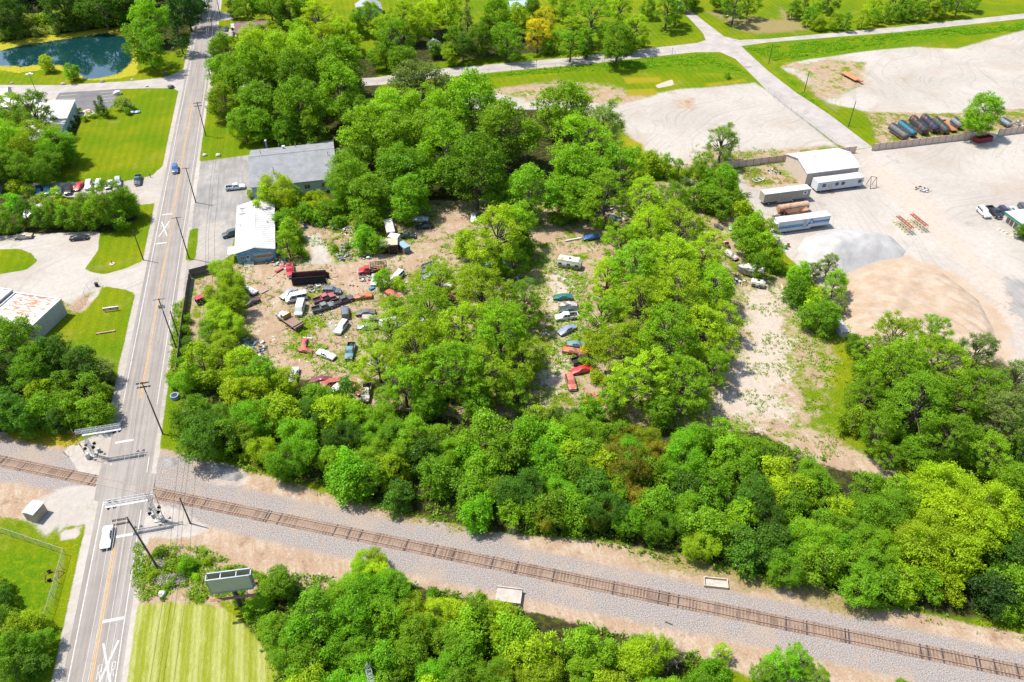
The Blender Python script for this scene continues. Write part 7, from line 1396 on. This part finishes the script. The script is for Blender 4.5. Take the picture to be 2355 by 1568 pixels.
# tank bodies in a row
def tank_body(a, b, rad, col_, label, rust=.3, flat=False):
    x, y, hd, L = at2(a[0], a[1], b[0], b[1], 1.4); r = thing('tank_body', x, y, hd, label, 'tank', 'old tank bodies in a row by the panel fence'); m = M_rust('tankc_'+str(len(USED)), col_, (.22, .09, .05), rust, .4); zc = rad+.7
    if not flat:
        MB().mat(m).tube((-L/2, 0, zc), (L/2, 0, zc), rad, rad, 16).build('tank_shell', r)
        for s, X in ((-1, -L/2), (1, L/2)): MB().mat(m).tube((X, 0, zc), (X+s*.35, 0, zc), rad, rad*.6, 16).build('tank_end', r)
        for i in range(6): X = -L/2+.3+i*(L-.6)/5; MB().mat(m).tube((X-.06, 0, zc), (X+.06, 0, zc), rad+.07, rad+.07, 16).build('tank_ring', r)
        for s in (-1, 1): MB().mat(m).tube((-L/2, s*.45, zc+rad+.18), (L/2, s*.45, zc+rad+.18), .05, .05, 5).build('top_rail', r); MB().mat(M('tank_hose', (.03, .03, .035), .7)).tube((-L/2+.3, s*(rad+.12), zc-.35), (L/2-.3, s*(rad+.12), zc-.35), .14, .14, 7).build('hose_tube', r)
        for s in (-1, 1): MB().mat(m).box(-L/2, L/2, s*(rad+.02)-.09, s*(rad+.02)+.09, .75, 1.25).build('side_frame', r)
        MB().mat(M('tank_hose', (.03, .03, .035))).box(-L/2+.2, L/2-.2, -.4, .4, zc+rad-.1, zc+rad+.12).build('top_walkway', r)
        for i in range(3): X = -L/4+i*L/4; MB().mat(DARK).tube((X, 0, zc+rad-.05), (X, 0, zc+rad+.25), .28, .28, 10).build('hatch', r)
    else: MB().mat(m).box(-L/2, L/2, -1.1, 1.1, .75, .95).build('deck', r); MB().mat(m).box(-L/2, -L/2+.3, -1.1, 1.1, .95, 1.5).build('headboard', r)
    MB().mat(DARK).box(-L/2, L/2, -.5, .5, .35, .72).build('skid', r); return r
T_ = lambda x, y: (1765.6+x/4, y/4)
tank_body(T_(1130, 1165), T_(1270, 1262), 1.05, (.13, .145, .16), 'dull grey tank body at the near end of the tank row'); tank_body(T_(1215, 1135), T_(1345, 1235), 1.0, (.04, .17, .23), 'teal-sided tank body second in the tank row', .2)
tank_body(T_(1325, 1095), T_(1450, 1215), 1.1, (.05, .055, .06), 'black tank body with rusty side third in the tank row', .3); tank_body(T_(1425, 1088), T_(1550, 1200), 1.15, (.035, .045, .08), 'navy-black tank body with top railing fourth in the row'); tank_body(T_(1530, 1105), T_(1645, 1210), 1.05, (.06, .09, .085), 'dark green-black tank body with white patch fifth in the row')
tank_body(T_(1605, 1100), T_(1725, 1188), 1, (.38, .15, .06), 'flat rusty orange deck lying between the tanks', .3, True); tank_body(T_(1700, 1105), T_(1775, 1165), 1.0, (.20, .23, .26), 'grey tank body against the single yard tree')
tank_body(T_(2150, 1100), T_(2230, 1150), .8, (.25, .3, .36), 'pale blue-grey tank past the single yard tree')
r = thing('dumpster', 205.5, 200.6, .06, 'long red dumpster in the shade of the single yard tree', 'dumpster'); RDM = M('dumpster_red', (.24, .03, .03), .6)
for bx in ((-3, 3, -1.1, -1.0), (-3, 3, 1.0, 1.1), (-3, -2.9, -1, 1), (2.9, 3, -1, 1)): MB().mat(RDM).box(*bx, .15, 1.7).build('side_wall', r)
MB().mat(DARK).box(-2.9, 2.9, -1, 1, .15, .3).build('floor', r); MB().mat(ROOFW).tube((3.6, -.5, 1.2), (3.6, .7, 1.2), .7, .7, 12).build('white_drum', r)
p = (1765.6+765/4, 700/4); x, y, hd, L = at2(1765.6+690/4, 662/4, 1765.6+845/4, 745/4, .9); r = thing('flat_trailer', x, y, hd, 'orange flatbed trailer alone in the upper gravel yard', 'trailer'); OM = M('trailer_orange', (.50, .20, .08), .7, var=.2)
MB().mat(OM).box(-L/2, L/2-1, -1.3, 1.3, .85, 1.0).build('deck', r); tr_wheels(r, (-L/2+1, -L/2+2), 1.0, .4); MB().mat(OM).box(L/2-1.2, L/2+1.2, -.5, .5, 1.0, 1.4).build('gooseneck', r)
for k in range(5): MB().mat(M('stake_yellow', (.6, .35, .05), .6)).box(-L/2+k*L/7, -L/2+k*L/7+.1, 1.25, 1.35, 1.0, 1.7).build('stake', r)
# beams, barrels and small yard things
def beam(a, b, wdt, h, colr, label, cat='timber'):
    x, y, hd, L = at2(*a, *b, 0); r = thing('beam', x, y, hd, label, cat); MB().mat(M('beam_'+str(len(USED)), colr, .8)).box(-L/2, L/2, -wdt/2, wdt/2, 0, h).build('beam_body', r); MB().mat(M('beam_'+str(len(USED)), colr, .8)).box(-L/2-.02, -L/2+.15, -wdt/2-.04, wdt/2+.04, 0, h+.05).build('end_band', r)
beam(Z1(490, 690, 2), Z1(635, 662, 2), .5, .4, (.5, .5, .45), 'pale metal beam lying in front of the blue coupe'); beam(Z1(890, 632, 2), Z1(1005, 612, 2), .2, .3, (.45, .4, .35), 'pale pole lying behind the blue coupe'); beam(Z1(50, 1170, 1), Z1(110, 1135, 1), .5, .3, (.36, .28, .24), 'grey-brown timbers lying on the dirt by the hedge row'); beam(Z1(110, 1225, 1), Z1(172, 1195, 1), .15, .15, (.15, .1, .08), 'thin dark pole lying on the dirt by the hedge row'); beam(Z1(185, 975, 1), Z1(255, 935, 1), .8, .5, (.42, .12, .1), 'red and white broken hood lying by the tow truck', 'car part'); beam(Z3(420, 45), Z3(500, 50), .4, .3, (.55, .53, .5), 'white board lying above the red wreck'); beam((1795, 655), (1812, 700), .35, .3, (.5, .42, .3), 'pale log leaning at the foot of the gravel heap clump'); beam(Z1(1570, 105, 2), Z1(1650, 175, 2), .9, .8, (.5, .48, .45), 'pale fallen trunk by the clump beside the tan trailer', 'log'); beam(Z3(1365, 1030-0, 2) if 0 else (1530, 1430), (1546, 1437), .15, .15, (.1, .06, .05), 'short dark stick on the ballast below the rails', 'stick'); beam((1920, 745), (1940, 775), 2.0, 1.6, (.45, .43, .42), 'pale rusted tank end behind the sand heap trees', 'tank')
r = thing('tractor', *G(464, 695), .4, 'red small tractor behind the board fence', 'tractor'); MB().mat(M('tractor_red', (.5, .05, .07), .5)).box(-1.2, .6, -.8, .8, 1.7, 1.8).box(-.2, 1.4, -.4, .4, .7, 1.2).build('body', r); tr_wheels(r, (-.8, 1.1), .75, .5)
for X in (-1.0, .5):
    for Y in (-.7, .7): MB().mat(DARK).box(X-.04, X+.04, Y-.04, Y+.04, .7, 1.7).build('roof_post', r)
for k, (x_, y_, cc, lab) in enumerate([(770, 521, (.05, .22, .5), 'bright blue barrel lying in the junk below the wood edge'), (703, 523, (.05, .22, .5), 'blue barrel near the garage trees'), (838, 590, (.3, .6, .05), 'lime green tub beside the dirt lane'), (1992-0, 529, (.05, .3, .33), 'teal barrel') if 0 else (1806, 572, (.03, .25, .28), 'teal barrel at the corner of the grey stone mound'), (1811, 567, (.6, .25, .08), 'orange barrel beside the teal one at the stone mound'), (403, 915, (.2, .3, .42), 'blue-grey tank under the bushes at the road')]):
    g = G(x_, y_); r = thing('barrel', g[0], g[1], 0, lab, 'barrel'); MB().mat(M('barrel_%d' % k, cc, .5)).tube((0, 0, 0), (0, 0, .9), .4 if k != 5 else .9, .4 if k != 5 else .9, 12).build('drum', r); MB().mat(DARK).tube((0, 0, .88), (0, 0, .93), .42 if k != 5 else .92, .3, 12).build('drum_rim', r)
g = G(427, 950); r = thing('satellite_dish', g[0], g[1], 0, 'white dish lying in the weeds by the lower pole', 'dish'); MB().mat(ROOFW).tube((0, 0, .2), (.1, .1, .35), .7, .75, 14).build('dish_face', r); MB().mat(DARK).tube((0, 0, 0), (0, 0, .3), .08, .08, 6).build('dish_foot', r)
# person by the lawn corner
def person(x, y, z, rz, label):
    r = thing('person', x, y, rz, label, 'person', z=z)
    me = bpy.data.meshes.new('body'); V = [(0, 0, .95), (0, 0, 1.15), (0, 0, 1.4), (0, 0, 1.5), (0, 0, 1.62), (0, 0, 1.72), (.19, 0, 1.4), (.26, .03, 1.12), (.28, .14, .9), (-.19, 0, 1.4), (-.26, .03, 1.12), (-.28, .12, .9), (.1, 0, .9), (.12, .05, .5), (.12, 0, .06), (.12, .16, .03), (-.1, 0, .9), (-.12, -.05, .5), (-.12, -.08, .06), (-.12, .08, .03)]
    E_ = [(0, 1), (1, 2), (2, 3), (3, 4), (4, 5), (2, 6), (6, 7), (7, 8), (2, 9), (9, 10), (10, 11), (0, 12), (12, 13), (13, 14), (14, 15), (0, 16), (16, 17), (17, 18), (18, 19)]
    rad = [.14, .13, .15, .06, .095, .07, .07, .05, .04, .07, .05, .04, .1, .07, .045, .04, .1, .07, .045, .04]
    me.from_pydata(V, E_, []); o = link('body', me, r); sk = o.modifiers.new('skin', 'SKIN'); o.modifiers.new('sub', 'SUBSURF').levels = 1
    for i, q in enumerate(rad): me.skin_vertices[0].data[i].radius = (q, q*.8)
    me.skin_vertices[0].data[0].use_root = True
    s = NT('person_clothes_skin'); X, Y, Z = s.sep(s.obj())[:3]; c = s.mix(s.ramp(Z, .93, .95), (.03, .035, .06), (.12, .12, .13)); c = s.mix(s.ramp(Z, 1.47, 1.49), c, (.45, .28, .2)); c = s.mix(s.ramp(Z, 1.68, 1.7), c, (.04, .03, .02)); me.materials.append(s.bsdf(c, .8))
    MB().mat(M('hair_dark', (.03, .02, .015), .8)).tube((0, -.02, 1.66), (0, -.02, 1.79), .105, .06, 10).build('hair', r); return r
g = G(346.5, 408); person(g[0], g[1], 0, 2.0, 'person in dark clothes walking by the lot corner near the dark pickup')
# ------------------------------------------------------------ weeds and tall grass
def weeds(name, polys, n, size, seed, colr, gate=.5, m=5, tall=.25):
    from mathutils import noise
    rs = np.random.RandomState(seed); C, Nn = [], []
    P = [dp(p) for p in polys]; areas = []
    for p in P: a = np.array(p); areas.append(abs(np.dot(a[:, 0], np.roll(a[:, 1], 1))-np.dot(a[:, 1], np.roll(a[:, 0], 1)))/2)
    tot = sum(areas)
    for p, A in zip(P, areas):
        a = np.array(p); k = int(n*A/tot*2.2); X = rs.uniform(a[:, 0].min(), a[:, 0].max(), k*2); Y = rs.uniform(a[:, 1].min(), a[:, 1].max(), k*2); ok = sdf(p, X, Y) > 0; X, Y = X[ok], Y[ok]
        for x, y in zip(X, Y):
            v = noise.noise(Vector((x*.16, y*.16, seed)))*.6+noise.noise(Vector((x*.55, y*.55, 3.)))*.4
            if v > gate-.5: C.append((x, y))
    C = np.array(C)
    if len(C) > n: C = C[rs.permutation(len(C))[:n]]
    k = len(C); h = tall*(.4+rs.rand(k)); off = rs.normal(size=(k, m, 3))*np.array([.22, .22, .0]); off[:, :, 2] = rs.rand(k, m)*h[:, None]
    p = (np.column_stack([C, np.full(k, .05)])[:, None, :]+off).reshape(-1, 3); nn = rs.normal(size=(k*m, 3))*.5+np.array([0, 0, .8]); tt = np.repeat(rs.rand(k), m)
    T = np.stack([.5*tt+.5*rs.rand(k*m), rs.rand(k*m), tt], 1)
    me = leaf_mesh(name, p, nn, size*(.6+.8*rs.rand(k*m)), T, .5, seed); o = link(name, me, None, None, colr); o['kind'] = 'stuff'; return o
YARD = [(440, 640), (490, 612), (640, 560), (760, 510), (980, 465), (1400, 470), (1600, 420), (1700, 520), (1800, 680), (1940, 800), (1900, 960), (2000, 1090), (1850, 1060), (1500, 980), (1100, 960), (850, 920), (700, 875), (450, 850), (430, 760)]
weeds('weeds', [YARD], 9000, .17, 3, (.19, .31, .008), .56)
weeds('weeds', [[(690, 700), (740, 690), (760, 800), (830, 830), (800, 850), (660, 800)], [(880, 740), (1020, 560), (1240, 560), (1380, 600), (1300, 900), (1000, 900)], [(1790, 600), (1870, 650), (1960, 760), (1940, 940), (1830, 780)], [(750, 560), (840, 490), (900, 520), (960, 560), (860, 590), (760, 600)], [(640, 790), (700, 760), (830, 800), (830, 860), (720, 850)]], 6000, .2, 4, (.19, .34, .006), .44, tall=.5)
weeds('undergrowth', [[(405, 1000), (430, 840), (560, 850), (850, 935), (1300, 960), (1750, 1005), (2050, 1110), (2400, 1100), (2400, 1450), (2000, 1400), (1650, 1316), (1340, 1246), (920, 1186), (700, 1126), (560, 1080), (450, 1040)], [(560, 1400), (580, 1320), (900, 1330), (1370, 1440), (1600, 1500), (1700, 1640), (660, 1640)], [(1960, 1000), (1960, 780), (2080, 740), (2370, 900), (2370, 1090), (2120, 1080)]], 17000, .24, 5, (.12, .24, .008), .40, tall=.8)
weeds('weeds', [[(560, 1076), (700, 1112), (920, 1172), (1130, 1226), (1340, 1236), (1650, 1306), (1850, 1345), (2000, 1392), (2200, 1436), (2400, 1475), (2400, 1485), (2000, 1412), (1650, 1322), (1340, 1246), (1130, 1240), (920, 1190), (700, 1132), (560, 1092)]], 3000, .17, 6, (.25, .33, .012), .5, tall=.4)
weeds('weeds', [[(310, 1250), (470, 1262), (560, 1300), (600, 1322), (560, 1370), (480, 1385), (320, 1380), (303, 1330)], [(390, 900), (430, 860), (440, 1030), (390, 1010)], [(400, 700), (430, 690), (420, 860), (385, 880)]], 2900, .17, 7, (.2, .35, .008), .42, tall=.5)
weeds('flowers', [[(350, 1285), (378, 1290), (380, 1310), (355, 1305)], [(355, 1325), (420, 1322), (430, 1335), (400, 1350), (360, 1345)], [(660, 1487), (690, 1500), (694, 1518), (668, 1508)]], 480, .09, 8, (.42, .34, .46), .35, tall=.7)
weeds('tall_grass', [[(1020, 182), (1330, 150), (1640, 122), (1720, 170), (1640, 150), (1330, 165)], [(1712, 110), (2354, 50), (2354, 70), (2100, 90), (1780, 140)], [(1800, 165), (1880, 240), (1905, 262), (1830, 212)]], 6000, .2, 9, (.13, .30, .006), .45, tall=.6)
weeds('weeds', [[(1560, 400), (1600, 330), (1800, 345), (1690, 480)], [(1690, 385), (1802, 372), (1840, 420), (1720, 430)], [(1990, 262), (2354, 262), (2354, 290), (2010, 335)], [(-20, 985), (190, 1022), (150, 1040), (-20, 1005)]], 2600, .16, 10, (.22, .27, .03), .5, tall=.3)
weeds('reeds', [[(-20, 100), (60, 86), (230, 62), (290, 54), (290, 40), (100, 62), (-20, 76)]], 4500, .3, 11, (.20, .28, .04), .3, tall=1.6)
